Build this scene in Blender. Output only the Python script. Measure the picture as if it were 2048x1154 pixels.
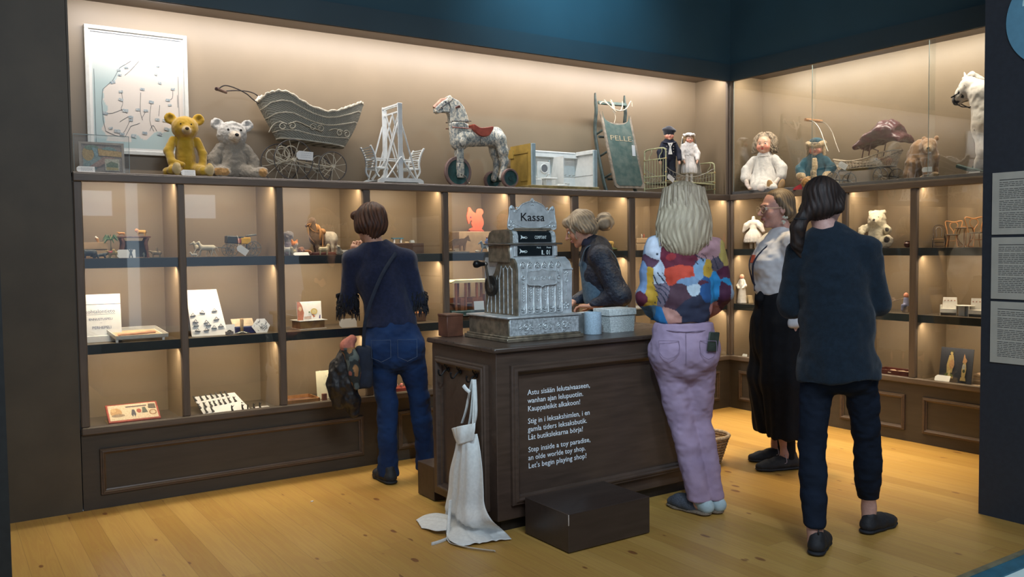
import bpy, bmesh, math, random
import numpy as np
from mathutils import Vector, Matrix, Euler
for o in list(bpy.data.objects): bpy.data.objects.remove(o)
random.seed(7); np.random.seed(7)
SC = bpy.context.scene; COL = SC.collection
PI = math.pi
# ---------------------------------------------------------------- camera
F_PX = 1731.8; CAM = Vector((-5.6167, -5.07, 1.38))
YAW, PITCH, ROLL = 0.5896, -0.0469, -0.0115
fw = Vector((math.sin(YAW)*math.cos(PITCH), math.cos(YAW)*math.cos(PITCH), math.sin(PITCH)))
rt = Vector((math.cos(YAW), -math.sin(YAW), 0)); up = rt.cross(fw)
R2 = rt*math.cos(ROLL) + up*math.sin(ROLL); U2 = -rt*math.sin(ROLL) + up*math.cos(ROLL)
cd = bpy.data.cameras.new('camera'); cam = bpy.data.objects.new('camera', cd); COL.objects.link(cam)
cd.sensor_width = 36; cd.lens = 36*F_PX/2048; cd.clip_start = .05
cam.matrix_world = Matrix(((R2.x, U2.x, -fw.x, CAM.x), (R2.y, U2.y, -fw.y, CAM.y), (R2.z, U2.z, -fw.z, CAM.z), (0, 0, 0, 1)))
SC.camera = cam
SC.view_settings.view_transform = 'Standard'; SC.view_settings.look = 'None'
SC.view_settings.gamma = 1; SC.view_settings.use_curve_mapping = False
SC.view_settings.exposure = 0.0
# ---------------------------------------------------------------- world and lamps
w = bpy.data.worlds.new('world'); SC.world = w; w.use_nodes = True
w.node_tree.nodes['Background'].inputs[0].default_value = (0.50, 0.62, 0.82, 1)
w.node_tree.nodes['Background'].inputs[1].default_value = 0.6
def area(name, loc, aim, sx, sy, watts, col, spread=None):
    l = bpy.data.lights.new(name, 'AREA'); l.shape = 'RECTANGLE'; l.size = sx; l.size_y = sy
    l.energy = watts; l.color = col
    if spread: l.spread = spread
    o = bpy.data.objects.new(name, l); COL.objects.link(o); o.location = loc
    d = Vector(aim).normalized()
    # long side stays horizontal
    z = -d; x = Vector((0, 0, 1)).cross(z)
    if abs(d.z) > .999 or x.length < 1e-4: x = Vector((1, 0, 0))
    x.normalize(); y = z.cross(x)
    o.matrix_world = Matrix(((x.x, y.x, z.x, loc[0]), (x.y, y.y, z.y, loc[1]), (x.z, y.z, z.z, loc[2]), (0, 0, 0, 1)))
    return o
def spot(name, loc, to, watts, col, size, blend=.6, rad=.05):
    l = bpy.data.lights.new(name, 'SPOT'); l.energy = watts; l.color = col; l.spot_size = size; l.spot_blend = blend
    l.shadow_soft_size = rad
    o = bpy.data.objects.new(name, l); COL.objects.link(o); o.location = loc
    o.rotation_euler = (Vector(to)-Vector(loc)).to_track_quat('-Z', 'Y').to_euler(); return o
WARM = (1.0, .80, .58); COOL = (.62, .80, 1.0); TEAL = (.10, .75, 1.0)
ZS = [(1.348, 1.775), (.888, 1.298), (.44, .832)]             # clear height of the three rows of bays
# bay openings between the posts (left run along x, right run along y)
LB = [(-4.947, -4.469), (-4.429, -3.909), (-3.866, -3.35), (-3.302, -2.777), (-2.735, -2.24), (-2.193, -1.691), (-1.63, -1.135), (-1.073, -.57), (-.53, -.025)]
RB = [(-.56, -.033), (-1.089, -.60), (-1.628, -1.135), (-2.18, -1.679)]
D = .37
for (a, b) in LB:
    for k, (z0, z1) in enumerate(ZS):
        area('shelf_light', ((a+b)/2, .055, z1-.006), (0, .42, -1), b-a-.03, .012, (3.2, 3.2, 2.5)[k], WARM)
for (a, b) in RB:
    for k, (z0, z1) in enumerate(ZS):
        area('shelf_light', (.055, (a+b)/2, z1-.006), (.42, 0, -1), b-a-.03, .012, (2.7, 2.7, 2.3)[k], WARM)
area('niche_light', (-2.5, .05, 2.79), (0, .50, -1), 4.85, .015, 46, (1.0, .96, .94))
area('niche_light', (.05, -1.15, 2.79), (.50, 0, -1), 2.1, .015, 22, (1.0, .90, .77))
area('fill_panel', (-4.6, -5.6, 3.95), (.25, .55, -1), 2.2, 1.2, 150, (.80, .90, 1.0))  # unseen soft fill, added to lift the register, people and cabinet base
area('wash_light', (-3.3, -.50, 4.0), (0, .05, -1), 3.6, .06, 5.5, (1, .80, .50), .75)
area('wash_light', (-.50, -1.5, 4.0), (0, 0, -1), .06, 2.2, 13, (1, .80, .50), .75)
# screens and a tall lit banner across the gallery, which show in the shop's panes
area('screen_light', (-4.02, -6.3, 1.97), (0, 1, 0), .46, .30, .6, (.62, .82, 1.0)); area('screen_light', (-2.80, -6.3, 1.95), (0, 1, 0), .46, .30, .6, (.62, .82, 1.0)); area('banner_light', (-3.57, -6.3, 1.25), (0, 1, 0), .14, 2.3, 1.1, (.70, .88, 1.0))
# gallery lamps over the shop floor
spot('ceiling_spot', (-5.0, -3.9, 3.7), (-3.0, -1.45, 1.15), 340, (.55, .82, 1.0), .50, .7, .04)
spot('ceiling_spot', (-3.6, -4.3, 3.7), (-2.3, -2.2, .9), 90, COOL, .8, .8, .06)
spot('ceiling_spot', (-1.3, -3.9, 3.7), (-1.5, -1.6, .6), 45, (1, .86, .68), .8, .8, .06)
spot('ceiling_spot', (-4.2, -2.3, 3.7), (-4.3, -.6, 0), 25, (1, .74, .42), 1.2, .9, .08)
spot('ceiling_spot', (-1.2, -1.6, 3.7), (-1.0, -1.0, 0), 260, (1, .74, .42), 1.0, .9, .08)
spot('ceiling_spot', (-1.9, -1.1, 3.9), (-1.75, 0, 3.3), 110, (.30, .72, 1.0), 1.5, 1, .05)
# ---------------------------------------------------------------- node helpers
class NT:
    def __init__(s, name):
        s.m = bpy.data.materials.new(name); s.m.use_nodes = True; s.t = s.m.node_tree
        s.b = s.t.nodes['Principled BSDF']; s.out = s.t.nodes['Material Output']
    def n(s, kind, ins={}, **kw):
        nd = s.t.nodes.new(kind)
        for k, v in kw.items(): setattr(nd, k, v)
        for k, v in ins.items():
            if isinstance(v, bpy.types.NodeSocket): s.t.links.new(v, nd.inputs[k])
            else: nd.inputs[k].default_value = v
        return nd
    def math(s, op, a, b=0.0, c=0.0): return s.n('ShaderNodeMath', {0: a, 1: b, 2: c}, operation=op).outputs[0]
    def ramp(s, f, stops, interp='LINEAR'):
        r = s.n('ShaderNodeValToRGB', {0: f}); cr = r.color_ramp; cr.interpolation = interp
        while len(cr.elements) < len(stops): cr.elements.new(.5)
        for e, (p, c) in zip(cr.elements, stops): e.position = p; e.color = (*c, 1) if len(c) == 3 else c
        return r.outputs[0]
    def mix(s, f, a, b, mode='MIX'):
        m = s.n('ShaderNodeMix', {0: f}, data_type='RGBA', blend_type=mode)
        for i, v in ((6, a), (7, b)):
            if isinstance(v, bpy.types.NodeSocket): s.t.links.new(v, m.inputs[i])
            else: m.inputs[i].default_value = (*v, 1) if len(v) == 3 else v
        return m.outputs[2]
    def set(s, **kw):
        for k, v in kw.items():
            k = k.replace('_', ' ')
            if isinstance(v, bpy.types.NodeSocket): s.t.links.new(v, s.b.inputs[k])
            else: s.b.inputs[k].default_value = (*v, 1) if isinstance(v, tuple) and len(v) == 3 else v
    def bump(s, h, strength=.3, dist=.01):
        s.t.links.new(s.n('ShaderNodeBump', {'Height': h, 'Strength': strength, 'Distance': dist}).outputs[0], s.b.inputs['Normal'])
def lin(c):   # sRGB 0-255 -> linear
    return tuple(((v/255)/12.92 if v/255 <= .04045 else ((v/255+.055)/1.055)**2.4) for v in c)
MC = {}
def mat(name, col, rough=.6, metal=0, var=.12, scale=30, bump=.0, bscale=None, stretch=(1, 1, 1), spec=.5, col2=None, coat=0, sheen=0, dist=.004):
    """general procedural material: colour broken up by noise, optional bump"""
    if name in MC: return MC[name]
    t = NT(name); tc = t.n('ShaderNodeTexCoord').outputs['Object']
    mp = t.n('ShaderNodeMapping', {0: tc, 3: stretch}).outputs[0]
    nz = t.n('ShaderNodeTexNoise', {'Vector': mp, 'Scale': scale, 'Detail': 4}).outputs[0]
    c2 = col2 or tuple(max(0, v*(1-var*2)) for v in col); c1 = col if col2 else tuple(min(1, v*(1+var)) for v in col)
    t.set(Base_Color=t.ramp(nz, [(.35, c2), (.65, c1)]), Roughness=rough, Metallic=metal)
    t.b.inputs['Specular IOR Level'].default_value = spec
    if coat: t.b.inputs['Coat Weight'].default_value = coat
    if sheen: t.b.inputs['Sheen Weight'].default_value = sheen
    if bump:
        nb = t.n('ShaderNodeTexNoise', {'Vector': mp, 'Scale': bscale or scale, 'Detail': 3}).outputs[0]
        t.bump(nb, bump, dist)
    MC[name] = t.m; return t.m
def vmat(name, rough=.7, bump=.2, bscale=120, spec=.3, stretch=(1, 1, 1), sheen=0, dist=.004):
    """surface whose paint/dye comes from the mesh's own colour attribute 'Col'"""
    if name in MC: return MC[name]
    t = NT(name); c = t.n('ShaderNodeVertexColor', layer_name='Col').outputs[0]
    tc = t.n('ShaderNodeTexCoord').outputs['Object']
    mp = t.n('ShaderNodeMapping', {0: tc, 3: stretch}).outputs[0]
    nb = t.n('ShaderNodeTexNoise', {'Vector': mp, 'Scale': bscale, 'Detail': 3}).outputs[0]
    f = t.math('MULTIPLY_ADD', nb, .35, .82); cc = t.n('ShaderNodeVectorMath', {0: c, 1: t.n('ShaderNodeCombineXYZ', {0: f, 1: f, 2: f}).outputs[0]}, operation='MULTIPLY').outputs[0]
    t.set(Base_Color=cc, Roughness=rough); t.b.inputs['Specular IOR Level'].default_value = spec
    if sheen: t.b.inputs['Sheen Weight'].default_value = sheen
    t.bump(nb, bump, dist); MC[name] = t.m; return t.m
# ---------------------------------------------------------------- objects
def tag(o, label=None, cat=None, group=None, kind=None):
    if label: o['label'] = label
    if cat: o['category'] = cat
    if group: o['group'] = group
    if kind: o['kind'] = kind
    return o
def thing(name, label, cat, loc=(0, 0, 0), rz=0, group=None, s=1):
    o = bpy.data.objects.new(name, None); COL.objects.link(o); o.location = loc; o.rotation_euler = (0, 0, rz); o.scale = (s, s, s)
    o.empty_display_size = .05
    return tag(o, label, cat, group)
def dup(src, loc, rz=0, label=None, group=None, s=None):
    def cp(o, par):
        c = o.copy(); COL.objects.link(c)
        if par: c.parent = par
        for ch in list(o.children): cp(ch, c)
        return c
    r = cp(src, None); r.location = loc; r.rotation_euler = (0, 0, rz)
    if s: r.scale = (s, s, s)
    if label: r['label'] = label
    if group: r['group'] = group
    return r
def link_mesh(name, me, mats, parent=None, label=None):
    for m in (mats if isinstance(mats, (list, tuple)) else [mats]): me.materials.append(m)
    o = bpy.data.objects.new(name, me); COL.objects.link(o)
    if parent: o.parent = parent
    if label: o['label'] = label
    return o
class MB:
    def __init__(s): s.v = []; s.f = []; s.mi = []; s.T = Matrix.Identity(4); s.m = 0
    def raw(s, vs, fs):
        n = len(s.v); s.v += [s.T @ Vector(v) for v in vs]; s.f += [[i+n for i in f] for f in fs]; s.mi += [s.m]*len(fs); return s
    def box(s, c, d, bev=0, rot=None):
        hx, hy, hz = d[0]/2, d[1]/2, d[2]/2
        R = Euler(rot).to_matrix() if rot else Matrix.Identity(3)
        if bev:
            b = min(bev, hx*.95, hy*.95, hz*.95); bm = bmesh.new(); bmesh.ops.create_cube(bm, size=2)
            for v in bm.verts: v.co = Vector((v.co.x*hx, v.co.y*hy, v.co.z*hz))
            bmesh.ops.bevel(bm, geom=bm.edges[:], offset=b, segments=1, affect='EDGES', profile=.5)
            bm.verts.ensure_lookup_table()
            s.raw([R @ v.co + Vector(c) for v in bm.verts], [[v.index for v in f.verts] for f in bm.faces]); bm.free(); return s
        vs = [R @ Vector((x*hx, y*hy, z*hz)) + Vector(c) for x in (-1, 1) for y in (-1, 1) for z in (-1, 1)]
        return s.raw(vs, [(0, 1, 3, 2), (4, 6, 7, 5), (0, 4, 5, 1), (2, 3, 7, 6), (0, 2, 6, 4), (1, 5, 7, 3)])
    def bb(s, x0, x1, y0, y1, z0, z1, bev=0): return s.box(((x0+x1)/2, (y0+y1)/2, (z0+z1)/2), (abs(x1-x0), abs(y1-y0), abs(z1-z0)), bev)
    def tube(s, pts, r, n=8, closed=False, cap=True, flat=1):
        P = [Vector(p) for p in pts]; N = len(P); rs = r if isinstance(r, (list, tuple)) else [r]*N
        tang = []
        for i in range(N):
            a = P[(i-1) % N] if closed or i > 0 else P[0]; b = P[(i+1) % N] if closed or i < N-1 else P[-1]
            t = (b-a); tang.append(t.normalized() if t.length > 1e-9 else Vector((0, 0, 1)))
        ref = Vector((0, 0, 1)) if abs(tang[0].z) < .9 else Vector((1, 0, 0))
        u = (ref - tang[0]*ref.dot(tang[0])).normalized(); vs = []
        for i in range(N):
            u = (u - tang[i]*u.dot(tang[i])); u = u.normalized() if u.length > 1e-6 else tang[i].orthogonal().normalized()
            w_ = tang[i].cross(u)
            for k in range(n):
                a = 2*PI*k/n; vs.append(P[i] + (u*math.cos(a) + w_*math.sin(a)*flat)*rs[i])
        fs = []
        for i in range(N if closed else N-1):
            j = (i+1) % N
            for k in range(n): fs.append((i*n+k, i*n+(k+1) % n, j*n+(k+1) % n, j*n+k))
        if cap and not closed: fs.append(tuple(range(n))[::-1]); fs.append(tuple((N-1)*n+k for k in range(n)))
        return s.raw(vs, fs)
    def cyl(s, a, b, r1, r2=None, n=20): return s.tube([a, b], [r1, r2 if r2 is not None else r1], n)
    def ring(s, c, R, r, axis='y', n=28, k=8, sc=(1, 1)):
        pts = []
        for i in range(n):
            a = 2*PI*i/n; x, z = math.cos(a)*R*sc[0], math.sin(a)*R*sc[1]
            pts.append(Vector(c) + (Vector((x, 0, z)) if axis == 'y' else Vector((0, x, z)) if axis == 'x' else Vector((x, z, 0))))
        return s.tube(pts, r, k, closed=True)
    def lathe(s, prof, c=(0, 0, 0), n=24, axis='z', cap=True):
        vs = []
        for (r, h) in prof:
            for k in range(n):
                a = 2*PI*k/n; x, y = r*math.cos(a), r*math.sin(a)
                vs.append(Vector(c) + (Vector((x, y, h)) if axis == 'z' else Vector((x, h, y)) if axis == 'y' else Vector((h, x, y))))
        fs = []
        for i in range(len(prof)-1):
            for k in range(n):
                q = (i*n+k, i*n+(k+1) % n, (i+1)*n+(k+1) % n, (i+1)*n+k); fs.append(q if axis != 'y' else q[::-1])
        if cap:
            e = [tuple(range(n))[::-1], tuple((len(prof)-1)*n+k for k in range(n))]
            fs += e if axis != 'y' else [t[::-1] for t in e]
        return s.raw(vs, fs)
    def ball(s, c, r, n=12):
        r = r if isinstance(r, (list, tuple)) else (r, r, r); m = max(4, n//2)
        vs = []
        for i in range(m+1):
            t = PI*i/m
            for k in range(n): a = 2*PI*k/n; vs.append((c[0]+r[0]*math.sin(t)*math.cos(a), c[1]+r[1]*math.sin(t)*math.sin(a), c[2]-r[2]*math.cos(t)))
        fs = [(i*n+k, i*n+(k+1) % n, (i+1)*n+(k+1) % n, (i+1)*n+k) for i in range(m) for k in range(n)]
        return s.raw(vs, fs)
    def prism(s, poly, y0, y1, plane='xz', inset=0):
        """2D outline given in x,z extruded along y (plane xz), or in y,z along x, or x,y along z"""
        n = len(poly)
        def P(p, h): return (p[0], h, p[1]) if plane == 'xz' else (h, p[0], p[1]) if plane == 'yz' else (p[0], p[1], h)
        vs = [P(p, y0) for p in poly] + [P(p, y1) for p in poly]
        fs = [tuple(range(n)), tuple(range(n, 2*n))[::-1]] + [(i, i+n, (i+1) % n+n, (i+1) % n) for i in range(n)]
        return s.raw(vs, fs)
    def sheet(s, fn, nu, nv, closed_u=False):
        vs = [fn(i/(nu if closed_u else nu-1), j/(nv-1)) for j in range(nv) for i in range(nu)]
        fs = [(j*nu+i, j*nu+(i+1) % nu, (j+1)*nu+(i+1) % nu, (j+1)*nu+i) for j in range(nv-1) for i in range(nu if closed_u else nu-1)]
        return s.raw(vs, fs)
    def build(s, name, mats, parent=None, label=None, smooth=True, fix=True, ang=.7, solid=0):
        me = bpy.data.meshes.new(name); me.from_pydata([tuple(v) for v in s.v], [], s.f)
        if fix:
            bm = bmesh.new(); bm.from_mesh(me); bmesh.ops.remove_doubles(bm, verts=bm.verts, dist=1e-5)
            mi_ok = len(bm.faces) == len(s.mi)
            if mi_ok:
                for f, m in zip(bm.faces, s.mi): f.material_index = m
            bmesh.ops.recalc_face_normals(bm, faces=bm.faces); bm.to_mesh(me); bm.free()
            if not mi_ok and max(s.mi) > 0: me.polygons.foreach_set('material_index', s.mi[:len(me.polygons)])
        else: me.polygons.foreach_set('material_index', s.mi)
        if smooth: me.shade_smooth(); me.set_sharp_from_angle(angle=ang)
        o = link_mesh(name, me, mats, parent, label)
        if solid: md = o.modifiers.new('solid', 'SOLIDIFY'); md.thickness = solid; md.offset = 0
        return o
def smoothpts(pts, k=4, closed=False):
    """Catmull-Rom resample"""
    P = [Vector(p) for p in pts]; n = len(P); out = []
    for i in range(n if closed else n-1):
        a, b, c, d = (P[(i-1) % n] if closed or i else P[0]), P[i], P[(i+1) % n], (P[(i+2) % n] if closed or i+2 < n else P[-1])
        for j in range(k):
            t = j/k; out.append(.5*((2*b)+(c-a)*t+(2*a-5*b+4*c-d)*t*t+(3*b-a-3*c+d)*t**3))
    if not closed: out.append(P[-1])
    return out
def sm2(pts, k=4): return [(v.x, v.y) for v in smoothpts([(p[0], p[1], 0) for p in pts], k, True)]
TXC = {}
def text_mb(mb, s, size, M, width=None, font_depth=.0006, align='LEFT', shear=0):
    """adds lettering (local x right, y up) transformed by matrix M to mb"""
    cu = bpy.data.curves.new('t', 'FONT'); cu.body = s; cu.size = size; cu.extrude = font_depth; cu.align_x = align; cu.resolution_u = 2; cu.shear = shear
    ob = bpy.data.objects.new('t', cu); COL.objects.link(ob)
    dg = bpy.context.evaluated_depsgraph_get(); me = bpy.data.meshes.new_from_object(ob.evaluated_get(dg))
    xs = [v.co.x for v in me.vertices]; sx = 1
    if width and xs: sx = width/(max(xs)-min(xs))
    old = mb.T; mb.T = old @ M
    mb.raw([(v.co.x*sx, v.co.y, v.co.z) for v in me.vertices], [list(p.vertices) for p in me.polygons]); mb.T = old
    bpy.data.objects.remove(ob); bpy.data.meshes.remove(me); bpy.data.curves.remove(cu)
def facing(loc, rz=0, tilt=0):
    """matrix whose x is right, y is up and z points to the viewer, for signs that face -y (turned by rz)"""
    return Matrix.Translation(loc) @ Matrix.Rotation(rz, 4, 'Z') @ Matrix.Rotation(PI/2-tilt, 4, 'X')
# ---------------------------------------------------------------- soft bodies: signed distance fields -> one continuous skin
def vnoise(P, seed=0):
    P = np.asarray(P, np.float32); I = np.floor(P).astype(np.int64); f = P-I; f = f*f*(3-2*f)
    def h(x, y, z):
        n = (x*374761393 + y*668265263 + z*2147483647 + seed*974711) & 0xffffffff
        n = ((n ^ (n >> 13))*1274126177) & 0xffffffff; n = n ^ (n >> 16); return (n & 0xffff)/65535.0
    r = 0
    for dx in (0, 1):
        for dy in (0, 1):
            for dz in (0, 1):
                r = r + h(I[:, 0]+dx, I[:, 1]+dy, I[:, 2]+dz)*np.where(dx, f[:, 0], 1-f[:, 0])*np.where(dy, f[:, 1], 1-f[:, 1])*np.where(dz, f[:, 2], 1-f[:, 2])
    return r*2-1
class Blob:
    def __init__(s, k=.02): s.p = []; s.k = k
    def _add(s, fn, lo, hi, k, sub): s.p.append((fn, np.array(lo, float), np.array(hi, float), s.k if k is None else k, sub)); return s
    def cone(s, a, b, ra, rb=None, k=None, sub=False, sc=None, rz=0):
        """tapered limb from a to b; sc squashes it along x,y,z (after a turn rz about z)"""
        rb = ra if rb is None else rb; a = np.array(a, float); b = np.array(b, float); m = max(ra, rb)
        if sc is None:
            def fn(X):
                pa = X-a; ba = b-a; h = np.clip(pa@ba/max(ba@ba, 1e-12), 0, 1)
                return np.linalg.norm(pa-h[..., None]*ba, axis=-1)-(ra+(rb-ra)*h)
            mm = m
        else:
            S = np.array(sc, float); c, q = math.cos(rz), math.sin(rz); Rm = np.array([[c, q, 0], [-q, c, 0], [0, 0, 1]])
            ba_ = (Rm@(b-a))/S; mm = m*max(sc)
            def fn(X):
                pa = ((X-a)@Rm.T)/S; h = np.clip(pa@ba_/max(ba_@ba_, 1e-12), 0, 1)
                q_ = pa-h[..., None]*ba_; n0 = np.linalg.norm(q_, axis=-1); R = ra+(rb-ra)*h
                g = np.linalg.norm(q_/S, axis=-1)
                return (n0-R)*np.where(n0 > 1e-4, n0/np.maximum(g, 1e-9), S.min())
        return s._add(fn, np.minimum(a, b)-mm, np.maximum(a, b)+mm, k, sub)
    def chain(s, pts, rs, k=None, sub=False, sc=None, rz=0):
        rs = rs if isinstance(rs, (list, tuple)) else [rs]*len(pts)
        for i in range(len(pts)-1): s.cone(pts[i], pts[i+1], rs[i], rs[i+1], k, sub, sc, rz)
        return s
    def ell(s, c, r, rot=None, k=None, sub=False):
        c = np.array(c, float); r = np.array(r if isinstance(r, (list, tuple)) else (r, r, r), float)
        Rm = np.array(Euler(rot).to_matrix()).T if rot else np.eye(3)
        def fn(X):
            q = (X-c)@Rm.T; k0 = np.linalg.norm(q/r, axis=-1); k1 = np.linalg.norm(q/(r*r), axis=-1)
            return (k0-1)*np.where(k0 > 1e-4, k0/np.maximum(k1, 1e-9), r.min())
        e = np.full(3, r.max()) if rot else r
        return s._add(fn, c-e, c+e, k, sub)
    def box(s, c, h, r=.01, rot=None, k=None, sub=False):
        c = np.array(c, float); h = np.array(h, float); Rm = np.array(Euler(rot).to_matrix()).T if rot else np.eye(3)
        def fn(X):
            q = np.abs((X-c)@Rm.T)-(h-r); return np.linalg.norm(np.maximum(q, 0), axis=-1)+np.minimum(q.max(-1), 0)-r
        e = np.full(3, np.linalg.norm(h)) if rot else h
        return s._add(fn, c-e, c+e, k, sub)
    def mirror(s, i0, ax=0):
        """repeat the shapes added since index i0 on the other side of x=0"""
        for fn, lo, hi, k, sub in s.p[i0:]:
            def g(X, fn=fn): Y = X.copy(); Y[..., ax] *= -1; return fn(Y)
            l, h = lo.copy(), hi.copy(); l[ax], h[ax] = -hi[ax], -lo[ax]; s.p.append((g, l, h, k, sub))
        return s
    def cut_below(s, z): return s._add(lambda X: X[..., 2]-z, (-9, -9, -9), (9, 9, z), 0, 'cut')
    def cut(s, fn):
        """remove everything where fn > 0"""
        return s._add(lambda X: -fn(X), (-9, -9, -9), (9, 9, 9), 0, 'cut')
    def mesh(s, vox):
        solid = [q for q in s.p if not q[4]]
        lo = np.min([q[1] for q in solid], axis=0)-3*vox; hi = np.max([q[2] for q in solid], axis=0)+3*vox
        n = np.ceil((hi-lo)/vox).astype(int)+1
        ax = [lo[i]+np.arange(n[i])*vox for i in range(3)]
        Fd = np.full(n, .1, np.float32)
        for fn, l, h, k, sub in s.p:
            m = (k if sub != 'cut' else 0)+3*vox
            i0 = np.clip(np.floor((l-m-lo)/vox).astype(int), 0, n); i1 = np.clip(np.ceil((h+m-lo)/vox).astype(int)+1, 0, n)
            if (i1 <= i0).any(): continue
            sl = tuple(slice(a, b) for a, b in zip(i0, i1))
            X = np.stack(np.meshgrid(*[ax[i][sl[i]] for i in range(3)], indexing='ij'), -1)
            d = fn(X).astype(np.float32); g = Fd[sl]
            if sub: d = -d; hh = np.clip(.5-.5*(g-d)/max(k, 1e-6), 0, 1); Fd[sl] = g*(1-hh)+d*hh+k*hh*(1-hh) if k > 0 else np.maximum(g, d)
            else: hh = np.clip(.5+.5*(d-g)/max(k, 1e-6), 0, 1); Fd[sl] = d*(1-hh)+g*hh-k*hh*(1-hh) if k > 0 else np.minimum(g, d)
        S = Fd < 0; act = np.zeros([n[0]-1, n[1]-1, n[2]-1], bool); c8 = [(a, b, c) for a in (0, 1) for b in (0, 1) for c in (0, 1)]
        cnt = np.zeros(act.shape, np.int8)
        def sh(A, o): return A[o[0]:o[0]+n[0]-1, o[1]:o[1]+n[1]-1, o[2]:o[2]+n[2]-1]
        for o in c8: cnt += sh(S, o)
        act = (cnt > 0) & (cnt < 8); idx = np.argwhere(act); ids = np.full(act.shape, -1, np.int64); ids[act] = np.arange(len(idx))
        acc = np.zeros((len(idx), 3)); num = np.zeros(len(idx))
        for o in c8:
            for a in range(3):
                if o[a]: continue
                o2 = list(o); o2[a] = 1
                f0 = Fd[tuple((idx+np.array(o)).T)]; f1 = Fd[tuple((idx+np.array(o2)).T)]; x = (f0 < 0) != (f1 < 0)
                t = np.where(x, f0/np.where(x, f0-f1, 1), 0); pt = np.tile(np.array(o, float), (len(idx), 1)); pt[:, a] = t
                acc[x] += pt[x]; num[x] += 1
        V = lo+(idx+acc/num[:, None])*vox; Q = []
        for a in range(3):
            b, c = (a+1) % 3, (a+2) % 3; st = [slice(1, n[i]-1) for i in range(3)]; st[a] = slice(0, n[a]-1); st = tuple(st)
            st2 = list(st); st2[a] = slice(1, n[a]); st2 = tuple(st2)
            ed = np.argwhere(S[st] != S[st2])+np.array([0 if i == a else 1 for i in range(3)])
            if not len(ed): continue
            inside = S[tuple(ed.T)]
            def cell(db, dc): e = ed.copy(); e[:, b] -= db; e[:, c] -= dc; return ids[tuple(e.T)]
            q = np.stack([cell(1, 1), cell(0, 1), cell(0, 0), cell(1, 0)], 1); q[~inside] = q[~inside][:, ::-1]; Q.append(q)
        Q = np.concatenate(Q); Q = Q[(Q >= 0).all(1)]; return V, Q
    def build(s, name, mats, vox, parent=None, disp=None, color=None, label=None, relax=1, mi=None):
        V, Q = s.mesh(vox)
        for _ in range(relax):
            A = np.zeros_like(V); c = np.zeros(len(V))
            for i in range(4):
                np.add.at(A, Q[:, i], V[Q[:, (i+1) % 4]]); np.add.at(A, Q[:, i], V[Q[:, (i-1) % 4]]); np.add.at(c, Q[:, i], 2)
            V = V*.5+A/np.maximum(c, 1)[:, None]*.5
        if disp is not None:
            nf = np.cross(V[Q[:, 2]]-V[Q[:, 0]], V[Q[:, 3]]-V[Q[:, 1]]); N = np.zeros_like(V)
            for i in range(4): np.add.at(N, Q[:, i], nf)
            N /= np.maximum(np.linalg.norm(N, axis=1), 1e-9)[:, None]; V = V+N*disp(V, N)[:, None]
        me = bpy.data.meshes.new(name); me.vertices.add(len(V)); me.vertices.foreach_set('co', V.astype(np.float32).ravel())
        me.loops.add(len(Q)*4); me.loops.foreach_set('vertex_index', Q.astype(np.int32).ravel())
        me.polygons.add(len(Q)); me.polygons.foreach_set('loop_start', np.arange(0, len(Q)*4, 4, dtype=np.int32))
        me.update(calc_edges=True); me.validate(); me.shade_smooth()
        if color is not None:
            C = np.ones((len(V), 4), np.float32); C[:, :3] = color(V); at = me.color_attributes.new('Col', 'FLOAT_COLOR', 'POINT'); at.data.foreach_set('color', C.ravel())
        if mi is not None: me.polygons.foreach_set('material_index', mi(V[Q].mean(1)).astype(np.int32))
        return link_mesh(name, me, mats, parent, label)
def fold(amp, fx, fy, fz, seed=0):
    return lambda V, N: amp*vnoise(V*np.array([fx, fy, fz]), seed)
# ---------------------------------------------------------------- materials of the place
def wood_mat(name, base, dark, rough=.45, axis='x', bump=.15):
    t = NT(name); tc = t.n('ShaderNodeTexCoord').outputs['Object']
    st = {'x': (1.5, 14, 14), 'z': (14, 14, 1.5)}[axis]
    mp = t.n('ShaderNodeMapping', {0: tc, 3: st}).outputs[0]
    n1 = t.n('ShaderNodeTexNoise', {'Vector': mp, 'Scale': 3, 'Detail': 6, 'Distortion': .4}).outputs[0]
    n2 = t.n('ShaderNodeTexNoise', {'Vector': tc, 'Scale': 1.3}).outputs[0]
    c = t.ramp(n1, [(.3, dark), (.7, base)])
    c = t.mix(.35, c, t.ramp(n2, [(.3, dark), (.7, base)]))
    t.set(Base_Color=c, Roughness=t.math('MULTIPLY_ADD', n1, .2, rough-.1)); t.bump(n1, bump, .002); return t.m
M_FRAME = wood_mat('stained_frame_wood', (.150, .115, .088), (.090, .068, .052), .42)
M_FRAMEV = wood_mat('stained_post_wood', (.150, .115, .088), (.090, .068, .052), .42, 'z')
M_BASE = wood_mat('stained_base_wood', (.072, .058, .042), (.050, .040, .030), .5)
M_MOLD = wood_mat('stained_moulding_wood', (.115, .076, .052), (.065, .044, .031), .38)
M_COUNT = wood_mat('counter_wood', (.080, .050, .036), (.045, .029, .021), .36)
M_TOP = wood_mat('counter_top_wood', (.070, .046, .035), (.040, .027, .021), .30)
M_STEP = wood_mat('step_wood', (.056, .038, .030), (.034, .024, .020), .34)
M_LIN = mat('niche_paint', (.215, .158, .098), .42, var=.03, scale=3, bump=.05, bscale=300)
M_SOF = mat('soffit_paint', (.13, .095, .07), .5, var=.04, scale=4)
M_SHELF = mat('shelf_dark', (.030, .036, .036), .28, var=.08, scale=9)
M_SHTOP = mat('shelf_top', (.11, .085, .06), .4, var=.08, scale=14)
M_TEAL = mat('teal_wall', (.030, .080, .105), .75, var=.05, scale=2, bump=.05, bscale=200)
M_TEALB = mat('teal_band', (.036, .066, .082), .6, var=.05, scale=2)
M_NAVY = mat('navy_partition', (.020, .026, .036), .7, var=.06, scale=40, bump=.08, bscale=400)
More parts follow.
